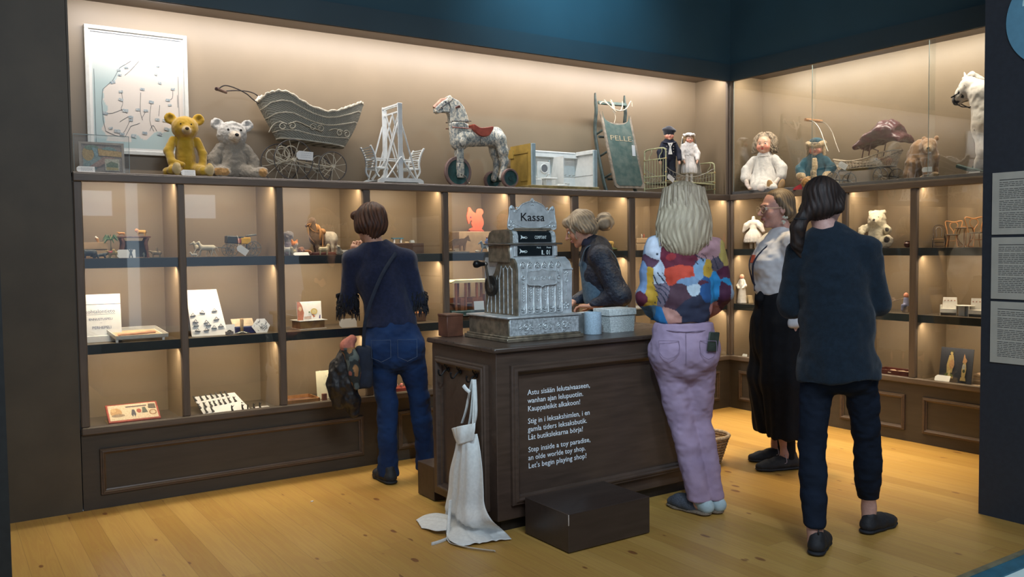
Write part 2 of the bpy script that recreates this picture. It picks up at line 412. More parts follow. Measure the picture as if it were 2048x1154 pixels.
M_DARKP = mat('dark_end_panel', (.088, .070, .046), .55, var=.10, scale=3, bump=.05, bscale=250)
M_METAL = mat('grey_rail', (.20, .20, .20), .35, .6, var=.05)
def glass_mat(name, tint=(.97, .985, .98), refl=1.0):
    t = NT(name); tr = t.n('ShaderNodeBsdfTransparent', {0: (*tint, 1)}); gl = t.n('ShaderNodeBsdfGlossy', {0: (1, 1, 1, 1), 'Roughness': .015})
    fr = t.math('MULTIPLY_ADD', t.math('POWER', t.n('ShaderNodeLayerWeight', {0: .5}).outputs['Facing'], 5), .94, .055)
    ms = t.n('ShaderNodeMixShader', {0: t.math('MULTIPLY', fr, refl), 1: tr.outputs[0], 2: gl.outputs[0]})
    t.t.links.new(ms.outputs[0], t.out.inputs[0]); return t.m
M_GLASS = glass_mat('pane_glass'); M_EDGE = mat('glass_edge', (.30, .36, .33), .15, var=.02, spec=.8)
M_ACRYL = glass_mat('acrylic', (.97, .98, .98), .35)
# pine floor: boards along y, each with its own tone, fine grain and knots
def floor_mat():
    t = NT('pine_floor'); tc = t.n('ShaderNodeTexCoord').outputs['Object']; sp = t.n('ShaderNodeSeparateXYZ', {0: tc})
    u = t.math('DIVIDE', sp.outputs[0], .118); iu = t.math('FLOOR', u); fu = t.math('FRACT', u)
    rnd = t.n('ShaderNodeTexWhiteNoise', {'W': iu}, noise_dimensions='1D').outputs[0]
    v = t.math('ADD', t.math('DIVIDE', sp.outputs[1], 2.3), t.math('MULTIPLY', rnd, 7)); iv = t.math('FLOOR', v); fv = t.math('FRACT', v)
    bid = t.n('ShaderNodeTexWhiteNoise', {'Vector': t.n('ShaderNodeCombineXYZ', {0: iu, 1: iv}).outputs[0]}, noise_dimensions='3D').outputs[0]
    off = t.n('ShaderNodeCombineXYZ', {0: t.math('MULTIPLY', bid, 13), 1: t.math('MULTIPLY', rnd, 31), 2: 0}).outputs[0]
    gp = t.n('ShaderNodeVectorMath', {0: tc, 1: off}, operation='ADD').outputs[0]
    kn = t.n('ShaderNodeTexVoronoi', {'Vector': t.n('ShaderNodeMapping', {0: gp, 3: (5.4, 2.6, 1)}).outputs[0], 'Scale': 1.75, 'Randomness': 1.0})
    kd = kn.outputs['Distance']
    wv = t.n('ShaderNodeTexNoise', {'Vector': t.n('ShaderNodeMapping', {0: gp, 3: (11, .55, 1)}).outputs[0], 'Scale': 2.2, 'Detail': 3, 'Distortion': .5}).outputs[0]
    ring = t.math('SINE', t.math('MULTIPLY', t.math('ADD', wv, t.math('MULTIPLY', t.math('POWER', t.math('SUBTRACT', 1, kd), 6), .15)), 34))
    grain = t.math('MULTIPLY_ADD', ring, .5, .5)
    fine = t.n('ShaderNodeTexNoise', {'Vector': t.n('ShaderNodeMapping', {0: gp, 3: (120, 3, 1)}).outputs[0], 'Scale': 1.5, 'Detail': 2}).outputs[0]
    base = t.ramp(bid, [(0, (.45, .265, .060)), (.5, (.51, .31, .074)), (1, (.56, .355, .096))])
    dark = t.ramp(bid, [(0, (.39, .19, .048)), (1, (.47, .255, .075))])
    c = t.mix(t.math('MULTIPLY', grain, .42), base, dark); c = t.mix(t.math('MULTIPLY', fine, .16), c, (.38, .19, .07))
    kn_sz = t.n('ShaderNodeTexWhiteNoise', {'Vector': kn.outputs['Position']}, noise_dimensions='3D').outputs[0]
    thr = t.math('MULTIPLY_ADD', kn_sz, .18, -.034)
    km = t.n('ShaderNodeMapRange', {0: kd, 1: thr, 2: t.math('ADD', thr, .035), 3: 1, 4: 0}).outputs[0]
    c = t.mix(t.math('MULTIPLY', km, .8), c, (.17, .055, .018))
    seam = t.math('LESS_THAN', t.math('MINIMUM', t.math('MINIMUM', fu, t.math('SUBTRACT', 1, fu)), t.math('MULTIPLY', t.math('MINIMUM', fv, t.math('SUBTRACT', 1, fv)), 19)), .010)
    c = t.mix(t.math('MULTIPLY', seam, .38), c, (.12, .055, .02))
    t.set(Base_Color=c, Roughness=t.math('MULTIPLY_ADD', wv, .16, .30)); t.bump(t.math('SUBTRACT', t.math('MULTIPLY', grain, .25), seam), .22, .0015); return t.m
M_FLOOR = floor_mat()
def S(name, mb, m, **k):
    o = mb.build(name, m, smooth=False, **k); o['kind'] = 'structure'; return o
XL, XR, ZC = -6.3, -1.23, 4.1
S('floor', MB().bb(-6.6, 1.2, -6.5, .02, -.06, 0), M_FLOOR)
S('ceiling', MB().bb(-6.6, 1.2, -6.5, .6, ZC, ZC+.08), M_NAVY)
S('wall_left', MB().bb(XL, -5.405, -1.3, -.001, 0, ZC), mat('left_wall', (.014, .018, .018), .6))
S('wall_back', MB().bb(XL, -4.995, 0, .12, 0, 2.75).bb(-4.997, -4.985, .0, .42, 1.8, 2.8), M_DARKP)
S('wall_upper', MB().bb(XL, .05, .0, .12, 2.89, ZC).bb(.0, .12, -6.5, 0, 2.89, ZC), M_TEAL)
S('wall_right', MB().bb(XR, XR+.12, -6.5, -2.765, 0, ZC), M_NAVY)
S('trim_1', MB().bb(XL, .012, -.014, .02, 2.752, 2.89).bb(-.014, .02, -2.6, -.014, 2.752, 2.89), M_TEALB)
S('trim_2', MB().bb(XL, -.0, .0005, D+.03, 2.80, 2.84).bb(-.0, D+.03, -2.6, D+.03, 2.80, 2.84), M_SOF)
S('trim_3', MB().bb(-4.99, .0, -.002, .018, 2.749, 2.80).bb(-.002, .018, -2.6, .0, 2.749, 2.80), M_SOF)
# ---------------------------------------------------------------- the two display cabinets
def molding(mb, x0, x1, z0, z1, y, w=.030, t=.016):
    """raised frame moulding on a face y=const looking toward -y"""
    pr = [(0, 0), (0, t*.7), (w*.10, t), (w*.30, t), (w*.38, t*1.25), (w*.55, t*1.3), (w*.70, t*1.1), (w*.78, t*.55), (w, t*.35), (w, 0)]
    vs = []; n = len(pr)
    for (cx, cz, sx, sz) in ((x0, z0, 1, 1), (x1, z0, -1, 1), (x1, z1, -1, -1), (x0, z1, 1, -1)): vs += [(cx+sx*u, y-h, cz+sz*u) for u, h in pr]
    mb.raw(vs, [(i*n+k, i*n+(k+1) % n, ((i+1) % 4)*n+(k+1) % n, ((i+1) % 4)*n+k) for i in range(4) for k in range(n)])
def cabinet(label, bays, length, rz, loc, mirror, ends, niche, panels):
    """local frame: runs along +x from 0 to length (left to right seen from the shop), front at y=0, depth toward +y"""
    t = thing('display_cabinet', label, 'cabinet', loc, rz)
    P = lambda n, mb, m, **k: mb.build(n, m, t, smooth=False, **k)
    L0, L1 = ends
    P('base_panel', MB().bb(L0, L1, .004, .12, .0, .412), M_BASE)
    for (a, b) in panels:
        mb = MB(); molding(mb, a, b, .075, .325, .004); P('panel_moulding', mb, M_MOLD)
    P('sill_rail', MB().box(((L0+L1)/2, -.004, .4295), (L1-L0, .034, .041), .006), M_FRAME)
    P('bottom_board', MB().bb(L0, L1, .013, D, .405, .435), M_SHTOP)
    P('top_rail', MB().box(((L0+L1)/2, -.004, 1.779), (L1-L0, .030, .046), .005).box(((L0+L1)/2, .0, 1.8015), (L1-L0, .034, .009), .003), M_FRAME)
    P('top_board', MB().bb(L0, L1, .011, D, 1.782, 1.805), M_SHTOP)
    P('back_panel', MB().bb(L0, L1, D, D+.02, .41, 1.782), M_LIN)
    edges = [L0]+[e for b in bays for e in b]+[L1]
    for i in range(0, len(edges), 2):
        a, b = edges[i], edges[i+1]
        if b-a < .004: continue
        P('post', MB().box(((a+b)/2, 0.0, 1.103), (b-a, .028, 1.306), .005), M_FRAMEV)
        mb = MB()
        if i > 0: mb.bb(a-.0, a+.006, .014, D, .435, 1.782)
        if i < len(edges)-2: mb.bb(b-.006, b, .014, D, .435, 1.782)
        P('divider', mb, M_LIN)
    for (a, b) in bays:
        for z in (1.348, .888):
            P('shelf', MB().bb(a, b, .010, .030, z-.052, z-.001).bb(a, b, .030, D, z-.03, z-.001), [M_SHELF])
            P('shelf_board', MB().bb(a, b, .010, D, z-.001, z), M_SHTOP)
        P('glass_pane', MB().bb(a, b, .002, .006, .451, 1.757), M_GLASS)
    return t
cabL = cabinet('long dark wooden display cabinet with nine glazed columns of lit shelves along the back wall', [(a+4.99, b+4.99) for a, b in LB], 4.99, 0, (-4.99, 0, 0), False, (0.0, 4.99), None,
               [(.085, 1.615), (1.86, 3.28), (3.40, 4.86)])
# the right run: local x=0 at the room corner, running toward the camera side (world -y)
cabR = cabinet('dark wooden display cabinet of lit shelves running to the navy partition on the right', [(-b, -a) for a, b in RB][::1], 2.6, -PI/2, (0, 0, 0), False, (0.0, 2.6), None,
               [(.10, .97), (1.08, 1.60), (1.73, 2.5)])
# niche corner walls and post, glass doors of the right niche
S('wall_niche', MB().bb(-4.99, .0, D, D+.02, 1.805, 2.80).bb(D, D+.02, -2.6, -.0, 1.805, 2.80), M_LIN)
S('wall_corner', MB().bb(-.028, -.012, .016, D, 1.805, 2.80).bb(.016, D, -.028, -.012, 1.805, 2.80), M_LIN)
S('trim_4', MB().bb(-.012, .020, -.012, .020, 1.805, 2.76).bb(-.03, -.012, .0, .02, 1.805, 2.76), M_FRAMEV)
gd = thing('sliding_glass_doors', 'clear sliding glass panes in a grey rail before the dolls of the right-hand upper niche', 'glass door', (0, 0, 1.806), -PI/2)
for i, (a, b, y) in enumerate(((.03, .84, .010), (.80, 1.78, .020), (1.74, 2.6, .010))):
    pn = MB().bb(a, b, y, y+.004, .022, .97).build('sliding_glass', M_GLASS, gd, smooth=False)
    MB().bb(a, a+.002, y-.0006, y+.0046, .022, .97).build('glass_edge', M_EDGE, pn, smooth=False)
MB().bb(.02, 2.6, .004, .030, 0, .024, .002).build('door_rail', M_METAL, gd, smooth=False)
S('trim_5', MB().bb(.0, .13, .0, .13, 0, .41), M_BASE)
S('trim_6', MB().bb(.0, .03, .0, .03, .41, 1.8), M_FRAMEV)
# ---------------------------------------------------------------- signs on the right partition
M_PAPER = mat('sign_paper', (.46, .45, .38), .7, var=.04, scale=8); M_INK = mat('print_ink', (.05, .05, .05), .7, var=.02)
for (z0, z1, lb, hd) in ((1.418, 1.722, 'grey text panel on the navy partition, topmost of the three', 1), (1.100, 1.404, 'grey text panel on the navy partition, middle one of the three', 2), (.783, 1.087, 'grey text panel on the navy partition, lowest of the three', 3)):
    t = thing('text_panel', lb, 'sign', (XR-.004, -2.815, z0), -PI/2)
    MB().bb(0, .60, -.003, .003, 0, z1-z0).build('board', M_PAPER, t, smooth=False)
    mb = MB(); rr = random.Random(hd); y = z1-z0-.035; mb.bb(.035, .035+.30, -.0036, -.003, y-.0035, y); y -= .013; k = 0
    while y > .03:
        if k in (3, 9, 15): y -= .006
        x = .035
        while x < .5:
            wl = rr.uniform(.008, .03); mb.bb(x, min(x+wl, .52), -.0036, -.003, y-.0026, y); x += wl+.004
        y -= .0088; k += 1
    mb.build('print', M_INK, t, smooth=False)
t = thing('round_sign', 'large light blue round sign with pale blackletter initial high on the navy partition', 'sign', (XR-.004, -3.115, 2.44), -PI/2)
MB().lathe([(.245, -.004), (.245, .004)], n=64, axis='y').build('disc', mat('sign_blue', (.115, .30, .43), .6, var=.03), t)
mb = MB()
pl = smoothpts([(-.150, -.002, .03), (-.165, -.002, .065), (-.155, -.002, .10), (-.125, -.002, .118), (-.10, -.002, .09), (-.098, -.002, .03), (-.10, -.002, -.03), (-.115, -.002, -.055)], 6)
n_ = len(pl); mb.tube(pl, [.004+.011*math.sin(PI*min(1, i/n_*1.1)) for i in range(n_)], 6, flat=.25)
mb.tube([(-.150, -.002, -.052), (-.12, -.002, -.048), (-.07, -.002, -.08), (-.02, -.002, -.06), (.01, -.002, .0)], [.003, .012, .017, .012, .012], 6, flat=.25)
mb.tube([(.01, -.002, .0), (.015, -.002, .1), (.05, -.002, .12), (.09, -.002, .08), (.08, -.002, -.06), (.02, -.002, -.11)], [.012, .014, .010, .015, .014, .004], 6, flat=.25)
mb.T = Matrix.Translation((0, -.004, 0)); mb.build('initial', mat('sign_letter', (.55, .86, .90), .6, var=.02), t)
# low showcase whose corner enters the picture at the lower right
t = thing('floor_showcase', 'low glass-topped showcase with a teal rim at the lower right edge of the photo', 'showcase', (-3.0, -3.957, 0))
hz = .58
MB().bb(-1.3, .5, -.9, .0, 0, hz-.03).build('body', M_NAVY, t, smooth=False)
mb = MB().bb(-1.3, .5, -.018, .0, hz-.03, hz, .003); mb.build('rim', mat('brass_rim', (.20, .19, .12), .35, .5), t)
MB().bb(-1.28, .48, -.060, -.018, hz-.024, hz-.004).build('teal_border', mat('case_teal', (.015, .09, .14), .5), t, smooth=False)
MB().bb(-1.28, .48, -.87, -.060, hz-.024, hz-.008).build('lining', mat('case_lining', (.50, .62, .60), .5, var=.02), t, smooth=False)
# ---------------------------------------------------------------- the shop counter
CX0, CX1, CY0, CY1, CZ = -3.405, -1.97, -1.62, -.985, .905
ct = thing('shop_counter', 'dark brown panelled wooden shop counter with white lettering on its front', 'counter', (CX0, CY0, 0))
W, Dp = CX1-CX0, CY1-CY0
MB().bb(.045, W-.045, .045, Dp-.045, 0, .065).build('plinth', mat('plinth_dark', (.016, .012, .010), .5), ct, smooth=False)
MB().bb(0, W, 0, Dp, .065, .878, .003).build('body', M_COUNT, ct, smooth=False)
mb = MB().bb(-.022, W+.022, -.022, Dp+.022, .880, CZ, .006); mb.build('counter_top', M_TOP, ct)
mb = MB(); molding(mb, .075, W-.075, .135, .815, 0, .048, .026); mb.build('panel_moulding', M_COUNT, ct, smooth=False)
mb = MB(); mb.T = Matrix.Rotation(-PI/2, 4, 'Z'); molding(mb, -Dp+.07, -.07, .10, .815, 0, .045, .026)   # side facing -x
mb.T = Matrix.Identity(4); o = mb.build('side_moulding', M_COUNT, ct, smooth=False)
M_WHITE = mat('white_vinyl', (.80, .84, .88), .5, var=.02)
mb = MB(); base = [(.661, 'Astu sisään lelutaivaaseen,', .389), (.621, 'wanhan ajan lelupuotiin.', .345), (.581, 'Kauppaleikit alkakoon!', .322), (.520, 'Stig in i leksakshimlen, i en', .385), (.480, 'gamla tiders leksaksbutik.', .368), (.440, 'Låt butikslekarna börja!', .338),
     (.379, 'Step inside a toy paradise,', .388), (.339, 'an olde worlde toy shop.', .356), (.299, "Let's begin playing shop!", .36)]
for z, s_, wd in base: text_mb(mb, s_, .037, facing((.180, -.0006, z)), wd, .0004)
mb.build('lettering', M_WHITE, ct, smooth=False, fix=False)
M_IRON = mat('black_iron', (.012, .012, .013), .35, .6)
for y in (-1.165, -1.29, -1.445):
    mb = MB(); yy = y-CY0
    mb.ball((-.005, yy, .752), (.006, .010, .014), 12)
    mb.tube(smoothpts([(-.006, yy, .755), (-.026, yy, .748), (-.045, yy, .728), (-.058, yy, .730), (-.062, yy, .748), (-.058, yy, .756)], 4), [.0045]*18+[.006]*3, 8)
    mb.tube(smoothpts([(-.006, yy, .745), (-.014, yy, .762), (-.024, yy, .775), (-.022, yy, .790), (-.012, yy, .786), (-.010, yy, .770)], 4), .004, 8)
    mb.build('coat_hook', M_IRON, ct)
# step stools in front and behind
st = thing('step_stool', 'low dark wooden step with pale worn corner in front of the counter', 'step', (-3.285, -2.02, 0))
MB().bb(0, .49, 0, .345, .006, .181, .002).build('box', M_STEP, st, smooth=False)
mb = MB().box((.0, -.0, .155), (.004, .004, .05), .001); mb.build('worn_edge', mat('worn_wood', (.55, .5, .45), .6), st)
st2 = thing('step_stool', 'dark wooden step behind the counter, partly hidden by its left end', 'step', (-3.385, -.948, 0))
MB().bb(0, .47, 0, .19, .004, .19, .002).build('box', mat('step_wood_b', (.045, .026, .018), .4), st2, smooth=False)
# ---------------------------------------------------------------- apron on the third hook
M_LINEN = mat('white_linen', (.70, .72, .70), .85, var=.04, scale=60, bump=.3, bscale=500, sheen=.2)
def ray_at(px, py, ax, val):
    d = fw + R2*((px-1024)/F_PX) - U2*((py-577)/F_PX); return CAM + d*((val-CAM[ax])/d[ax])
AO = Vector((-3.46, -1.44, 0)); ap = thing('apron', 'white cloth apron hanging from the counter hook and trailing on the floor', 'apron', AO)
def cloth(name, rows, nu=44, nv=40, amp=.012, fr=1.7, ph=0):
    """rows: (left px, left py, right px, right py, axis, value): a draped piece following the cloth's edges"""
    L = smoothpts([ray_at(a, b, ax, v)-AO for a, b, c, d, ax, v in rows], 8); R_ = smoothpts([ray_at(c, d, ax, v)-AO for a, b, c, d, ax, v in rows], 8)
    def f(u, v):
        i = min(int(v*(len(L)-1)), len(L)-2); k = v*(len(L)-1)-i; l = L[i].lerp(L[i+1], k); r = R_[i].lerp(R_[i+1], k); p = l.lerp(r, u); w_ = math.sin(PI*u)
        o = amp*(math.sin(u*fr*2*PI+ph+v*2.2)+.5*math.sin(u*fr*4.6*PI+v*5+ph)); flat = p.z < .05
        return (p.x-(0 if flat else o+.035*w_), p.y, max(.004, p.z+(abs(o)*.8*math.sin(PI*u) if flat else 0)))
    return MB().sheet(f, nu, nv).build(name, M_LINEN, ap, solid=.002, ang=3)
cloth('skirt', [(918, 872, 951, 868, 0, -3.46), (913, 900, 957, 896, 0, -3.465), (903, 940, 963, 938, 0, -3.47), (900, 980, 966, 978, 0, -3.475), (893, 1015, 969, 1012, 0, -3.48), (889, 1045, 984, 1042, 0, -3.50), (897, 1078, 1008, 1062, 2, .02), (925, 1092, 1023, 1078, 2, .008)], amp=.008)
cloth('bib', [(905, 857, 950, 846, 0, -3.475), (911, 875, 951, 862, 0, -3.48), (917, 893, 950, 880, 0, -3.475)], 20, 12, .005, 2)
cloth('trailing_corner', [(897, 1030, 893, 1060, 2, .03), (873, 1026, 872, 1062, 2, .02), (850, 1030, 856, 1058, 2, .012), (832, 1040, 843, 1056, 2, .006)], 24, 24, .007, 1.5, 1)
for k, (l) in enumerate(([(945, 759), (938, 790), (932, 820), (924, 846)], [(947, 759), (945, 800), (940, 840), (930, 880)], [(950, 759), (952, 800), (952, 830), (948, 850)], [(948, 760), (949, 800), (946, 850), (945, 870)])):
    mb = MB(); mb.tube(smoothpts([ray_at(x, y, 0, -3.462-.006*k)-AO for x, y in l], 5), .0075, 6, flat=.35); mb.build('neck_strap', M_LINEN, ap)
mb = MB(); mb.tube([ray_at(940, 785, 0, -3.48)-AO, ray_at(932, 778, 0, -3.49)-AO, ray_at(927, 771, 0, -3.495)-AO], [.009, .010, .011], 7, flat=.5); mb.build('strap_end', M_LINEN, ap)
mb = MB(); mb.tube(smoothpts([ray_at(901, 1000, 0, -3.53)-AO, ray_at(898, 1040, 0, -3.54)-AO]+[ray_at(x, y, 2, .008)-AO for x, y in ((897, 1080), (915, 1090), (950, 1097), (990, 1102))], 6), .008, 6, flat=.35); mb.build('waist_tie', M_LINEN, ap)
mb = MB(); mb.tube(smoothpts([ray_at(x, y, 2, .008)-AO for x, y in ((905, 1072), (893, 1078), (877, 1084), (863, 1088))], 6), .008, 6, flat=.35); mb.build('waist_tie', M_LINEN, ap)
# ---------------------------------------------------------------- cash register
M_NICK = mat('nickel', (.62, .63, .63), .30, .5, var=.10, scale=25, bump=.10, bscale=60)
M_NICKR = mat('embossed_nickel', (.58, .60, .60), .36, .45, var=.18, scale=70, bump=.5, bscale=160, dist=.002)
M_BRONZE = mat('aged_nickel_side', (.26, .21, .15), .42, .6, var=.2, scale=30, bump=.3, bscale=80)
M_BLACKG = mat('display_black', (.010, .013, .015), .12, var=.02); M_DIGIT = mat('display_white', (.62, .66, .64), .5, var=.02)
rg = thing('cash_register', 'ornate embossed nickel cash register with a name plaque on top, on the counter', 'cash register', (-3.24, -1.475, CZ))
P = lambda n, mb, m, **k: mb.build(n, m, rg, **k)
def orn_flower(mb, x, y, z, s):
    """raised rosette: five petals, stem curls"""
    for k in range(5):
        a = PI/2+k*2*PI/5; mb.ball((x+math.cos(a)*s*.5, y, z+math.sin(a)*s*.5), (s*.27, .0022, s*.27), 8)
    mb.ball((x, y-.001, z), (s*.2, .003, s*.2), 8)
def scroll(mb, x, y, z, s, d=1, r=.0016):
    pts = [(x+d*s*(1-.75*t)*math.cos(t*5.2)*.6-d*s*.3, y, z+s*(1-.75*t)*math.sin(t*5.2)*.5) for t in [i/12 for i in range(13)]]
    mb.tube(pts, r, 5)
mb = MB().bb(-.008, .478, -.008, .415, 0, .020, .003).bb(.002, .468, .002, .405, .020, .030, .003).bb(.012, .458, .010, .395, .028, .118, .003); P('drawer_base', mb, M_BRONZE)
P('base_lid', MB().bb(-.002, .470, -.004, .405, .117, .128, .004), M_NICK)
P('drawer_front', MB().bb(.016, .454, .004, .012, .030, .115, .002), M_NICKR)
mb = MB()
for x in (.115, .235, .355):
    mb.ring((x, .002, .072), .015, .0022); mb.ball((x, .002, .072), (.008, .003, .008), 8)
    for d in (-1, 1):
        scroll(mb, x+d*.036, .002, .076, .020, d); orn_flower(mb, x+d*.032, .002, .064, .014)
    for d in (-1, 1): mb.tube([(x-.008, .002, .072+d*.028), (x, .002, .072+d*.033), (x+.008, .002, .072+d*.028)], .0018, 5)
P('drawer_ornament', mb, M_NICKR, ang=1.5)
# body: profile in y,z swept along x (sloping keyboard face rounded at the top)
prof = [(.055, .128), (.050, .20), (.050, .36), (.058, .395), (.078, .415), (.115, .425), (.36, .425), (.37, .40), (.37, .128)]
mb = MB(); mb.prism(prof, .10, .385, 'yz'); P('body', mb, M_NICK, ang=.5)
mb = MB(); sp = [(.05, .128), (.042, .19), (.050, .26), (.062, .30), (.045, .33), (.05, .36), (.058, .39), (.078, .415), (.36, .425), (.375, .128)]
sp = [(.34, .128), (.345, .25), (.30, .30), (.27, .33), (.22, .42), (.09, .418), (.055, .395), (.05, .36), (.05, .128)]
mb.prism([(.05, .128), (.05, .36), (.058, .395), (.08, .42), (.21, .42), (.255, .345), (.30, .30), (.34, .24), (.36, .128)], .088, .101, 'yz'); P('side_plate', mb, M_BRONZE)
mb = MB()
for k in range(7):
    y = .085+k*.040; top = .37 if k < 3 else .37-.05*(k-2)
    mb.tube([(.086, y, .135), (.086, y, top)], .0028, 6)
    if k < 6: mb.tube([(.086, y, top-.01), (.086, y+.02, top+.012), (.086, y+.04, (.37 if k < 2 else .37-.05*(k-1))-.01)], .002, 6)
P('side_ribs', mb, M_NICKR)
# six arched panels on the front
mb = MB(); orn = MB()
for k in range(6):
    x0 = .108+k*.0455; x1 = x0+.041; xm = (x0+x1)/2
    path = [(x0, .046, .14), (x0, .046, .375), (x0+.006, .047, .392), (xm, .052, .408), (x1-.006, .047, .392), (x1, .046, .375), (x1, .046, .14), (xm, .046, .134)]
    mb.tube(path, .0026, 6, closed=True)
    orn_flower(orn, xm, .046, .383, .017)
    for j, z in enumerate((.20, .213, .226, .239, .252, .265)):
        if .20 <= z: 
            for d in (-1, 1): orn.tube([(xm, .047, z), (xm+d*.007, .046, z+.008)], .0013, 5)
    orn.tube([(xm, .048, .195), (xm, .048, .275)], .0012, 5)
    for a in range(-2, 3): orn.tube([(xm, .047, .155), (xm+math.sin(a*.55)*.015, .046, .155+math.cos(a*.55)*.020)], [.002, .0028], 5)
    orn.box((xm, .047, .148), (.018, .005, .005), .001)
    if k in (0, 5): orn.ring((xm, .046, .322), .009, .002); orn.tube([(xm, .046, .335), (xm, .046, .362)], .002, 5); orn_flower(orn, xm, .046, .352, .010); orn_flower(orn, xm, .046, .297, .010)
P('front_panels', mb, M_NICK, ang=1.5); P('front_ornament', orn, M_NICKR, ang=1.5)
pl = sm2([(.150, .305), (.150, .292), (.160, .284), (.225, .280), (.241, .272), (.257, .280), (.322, .284), (.332, .292), (.332, .318), (.332, .345), (.322, .353), (.257, .357), (.241, .367), (.225, .357), (.160, .353), (.150, .345)], 4)
mb = MB().prism(pl, .036, .048); mb.m = 0; P('name_plate', mb, M_NICK)
P('name_plate_rim', MB().tube([(a, .036, b) for a, b in pl], .0022, 6, closed=True), M_NICKR)
mb = MB(); text_mb(mb, 'NATIONAL', .030, facing((.166, .035, .307)), .150, .0015); P('name_lettering', mb, M_NICKR, smooth=False, fix=False)
# right drawer tower
mb = MB(); mb.prism([(.075, .128), (.07, .36), (.09, .40), (.13, .425), (.33, .425), (.33, .128)], .386, .462, 'yz'); mb.bb(.384, .466, .064, .335, .355, .364, .003); P('till_tower', mb, M_NICK, ang=.5)
mb = MB(); x = .424
mb.tube([(x, .071, .20), (x, .071, .33)], .0016, 6); orn_flower(mb, x, .070, .335, .02); orn_flower(mb, x, .071, .165, .028); mb.ring((x, .070, .30), .009, .002)
for z in (.22, .24, .26, .28): orn_flower(mb, x, .071, z, .007)
P('tower_ornament', mb, M_NICKR, ang=1.5)
# indicator housing
P('indicator_box', MB().bb(.085, .378, .095, .30, .42, .490, .004), M_NICK); P('indicator_side', MB().bb(.078, .086, .097, .298, .40, .490, .003), M_BRONZE)
P('indicator_window', MB().bb(.125, .348, .088, .096, .432, .484, .002), M_BLACKG)
mb = MB()
for x in (.108, .364): mb.tube([(x, .090, .432), (x, .090, .482)], .006, 8); mb.tube([(x+.012, .09, .432), (x+.012, .09, .482)], .003, 8)
mb.bb(.085, .378, .090, .096, .484, .489, .001); P('window_frame', mb, M_NICK)
P('cornice', MB().bb(.060, .405, .075, .32, .491, .499, .003), mat('dull_nickel', (.30, .28, .25), .35, .85, var=.1))
mb = MB().prism([(.09, .499), (.088, .53), (.10, .555), (.14, .566), (.26, .566), (.30, .545), (.30, .499)], .095, .365, 'yz'); P('top_housing', mb, M_NICK, ang=.5)
mb = MB().prism([(.088, .500), (.088, .545), (.10, .563), (.14, .570), (.25, .570), (.285, .555), (.30, .53), (.30, .500)], .078, .096, 'yz'); P('housing_cheek', mb, M_BRONZE, ang=.5)
for x in (.10, .34): P('housing_scroll', MB().prism([(.082, .500), (.082, .535), (.092, .556), (.12, .570), (.13, .570), (.13, .500)], x, x+.025, 'yz'), M_NICKR, ang=.5)
P('top_window', MB().prism([(.084, .503), (.083, .53), (.092, .552), (.11, .562), (.12, .50)], .128, .337, 'yz'), M_BLACKG)
def hand_mark(mb, x, y, z, s):
    mb.prism([(x, z+s*.9), (x+s*.9, z+s*.25), (x+s*1.7, z+s*.2), (x+s*2.6, z-s*.3), (x+s*1.6, z-s*.15), (x+s*1.0, z-s*.5), (x+s*.9, z-s*.15), (x-s*.1, z-s*.7), (x+s*.25, z)], y-.0006, y)
    mb.ring((x+s*2.2, y-.0004, z-s*.1), s*.55, s*.08, n=14, k=4, sc=(1.3, .6))
mb = MB(); hand_mark(mb, .140, .0815, .528, .014); text_mb(mb, 'COMPTANT', .024, facing((.228, .0818, .520)), .075, .0004)
hand_mark(mb, .137, .0874, .456, .016); text_mb(mb, 'Mark', .012, facing((.245, .0876, .471)), .026, .0003); text_mb(mb, 'Penn', .012, facing((.308, .0876, .471)), .028, .0003)
text_mb(mb, '1', .034, facing((.262, .0876, .438)), .007, .0004); text_mb(mb, '.', .034, facing((.285, .0876, .438)), .006, .0004); text_mb(mb, '01', .034, facing((.306, .0876, .438)), .022, .0004)
P('indicator_flags', mb, M_DIGIT, smooth=False, fix=False)
# plaque
out = [(.080, .585), (.098, .580), (.125, .590), (.165, .584), (.23, .580), (.30, .584), (.335, .590), (.362, .580), (.382, .585), (.384, .610), (.378, .640), (.374, .668), (.372, .692), (.362, .702), (.350, .694), (.340, .680), (.322, .684),
       (.298, .708), (.262, .722), (.240, .728), (.231, .742), (.222, .728), (.200, .722), (.164, .708), (.140, .684), (.122, .680), (.112, .694), (.100, .702), (.090, .692), (.088, .668), (.084, .640), (.078, .610)]
out2 = sm2(out, 3)
mb = MB(); mb.T = Matrix.Translation((0, .02, -.011)); mb.prism(out2, .085, .093); P('plaque', mb, M_NICK, smooth=False)
mb = MB(); mb.T = Matrix.Translation((0, .02, -.011)); mb.tube([(a, .084, b) for a, b in out2], .003, 6, closed=True)
bow = smoothpts([(.095, .085, .625), (.14, .085, .600), (.19, .085, .590), (.231, .085, .588), (.27, .085, .590), (.32, .085, .600), (.367, .085, .625)], 4); mb.tube(bow, .003, 6)
for d in (-1, 1):
    c = .231
    for (x, z, s) in ((.125, .690, .016), (.110, .672, .012), (.128, .615, .020), (.138, .595, .014), (.118, .598, .012), (.098, .690, .012)): scroll(mb, c+d*x, .084, z, s, d, .0028)
    mb.ball((c+d*.130, .083, .692), (.010, .006, .010), 10); mb.ball((c+d*.145, .083, .600), (.010, .006, .008), 10)
for k in range(-2, 3): mb.tube([(.231, .084, .722), (.231+math.sin(k*.6)*.014, .084, .722+math.cos(k*.6)*.020)], [.003, .0045], 6)
mb.tube([(.222, .084, .706), (.231, .084, .712), (.240, .084, .706)], .003, 6); P('plaque_scrollwork', mb, M_NICKR, ang=1.5)
mb = MB(); text_mb(mb, 'Kassa', .060, facing((.153, .1035, .614)), .150, .0012, shear=0); P('plaque_lettering', mb, mat('enamel_black', (.008, .008, .010), .4), smooth=False, fix=False)
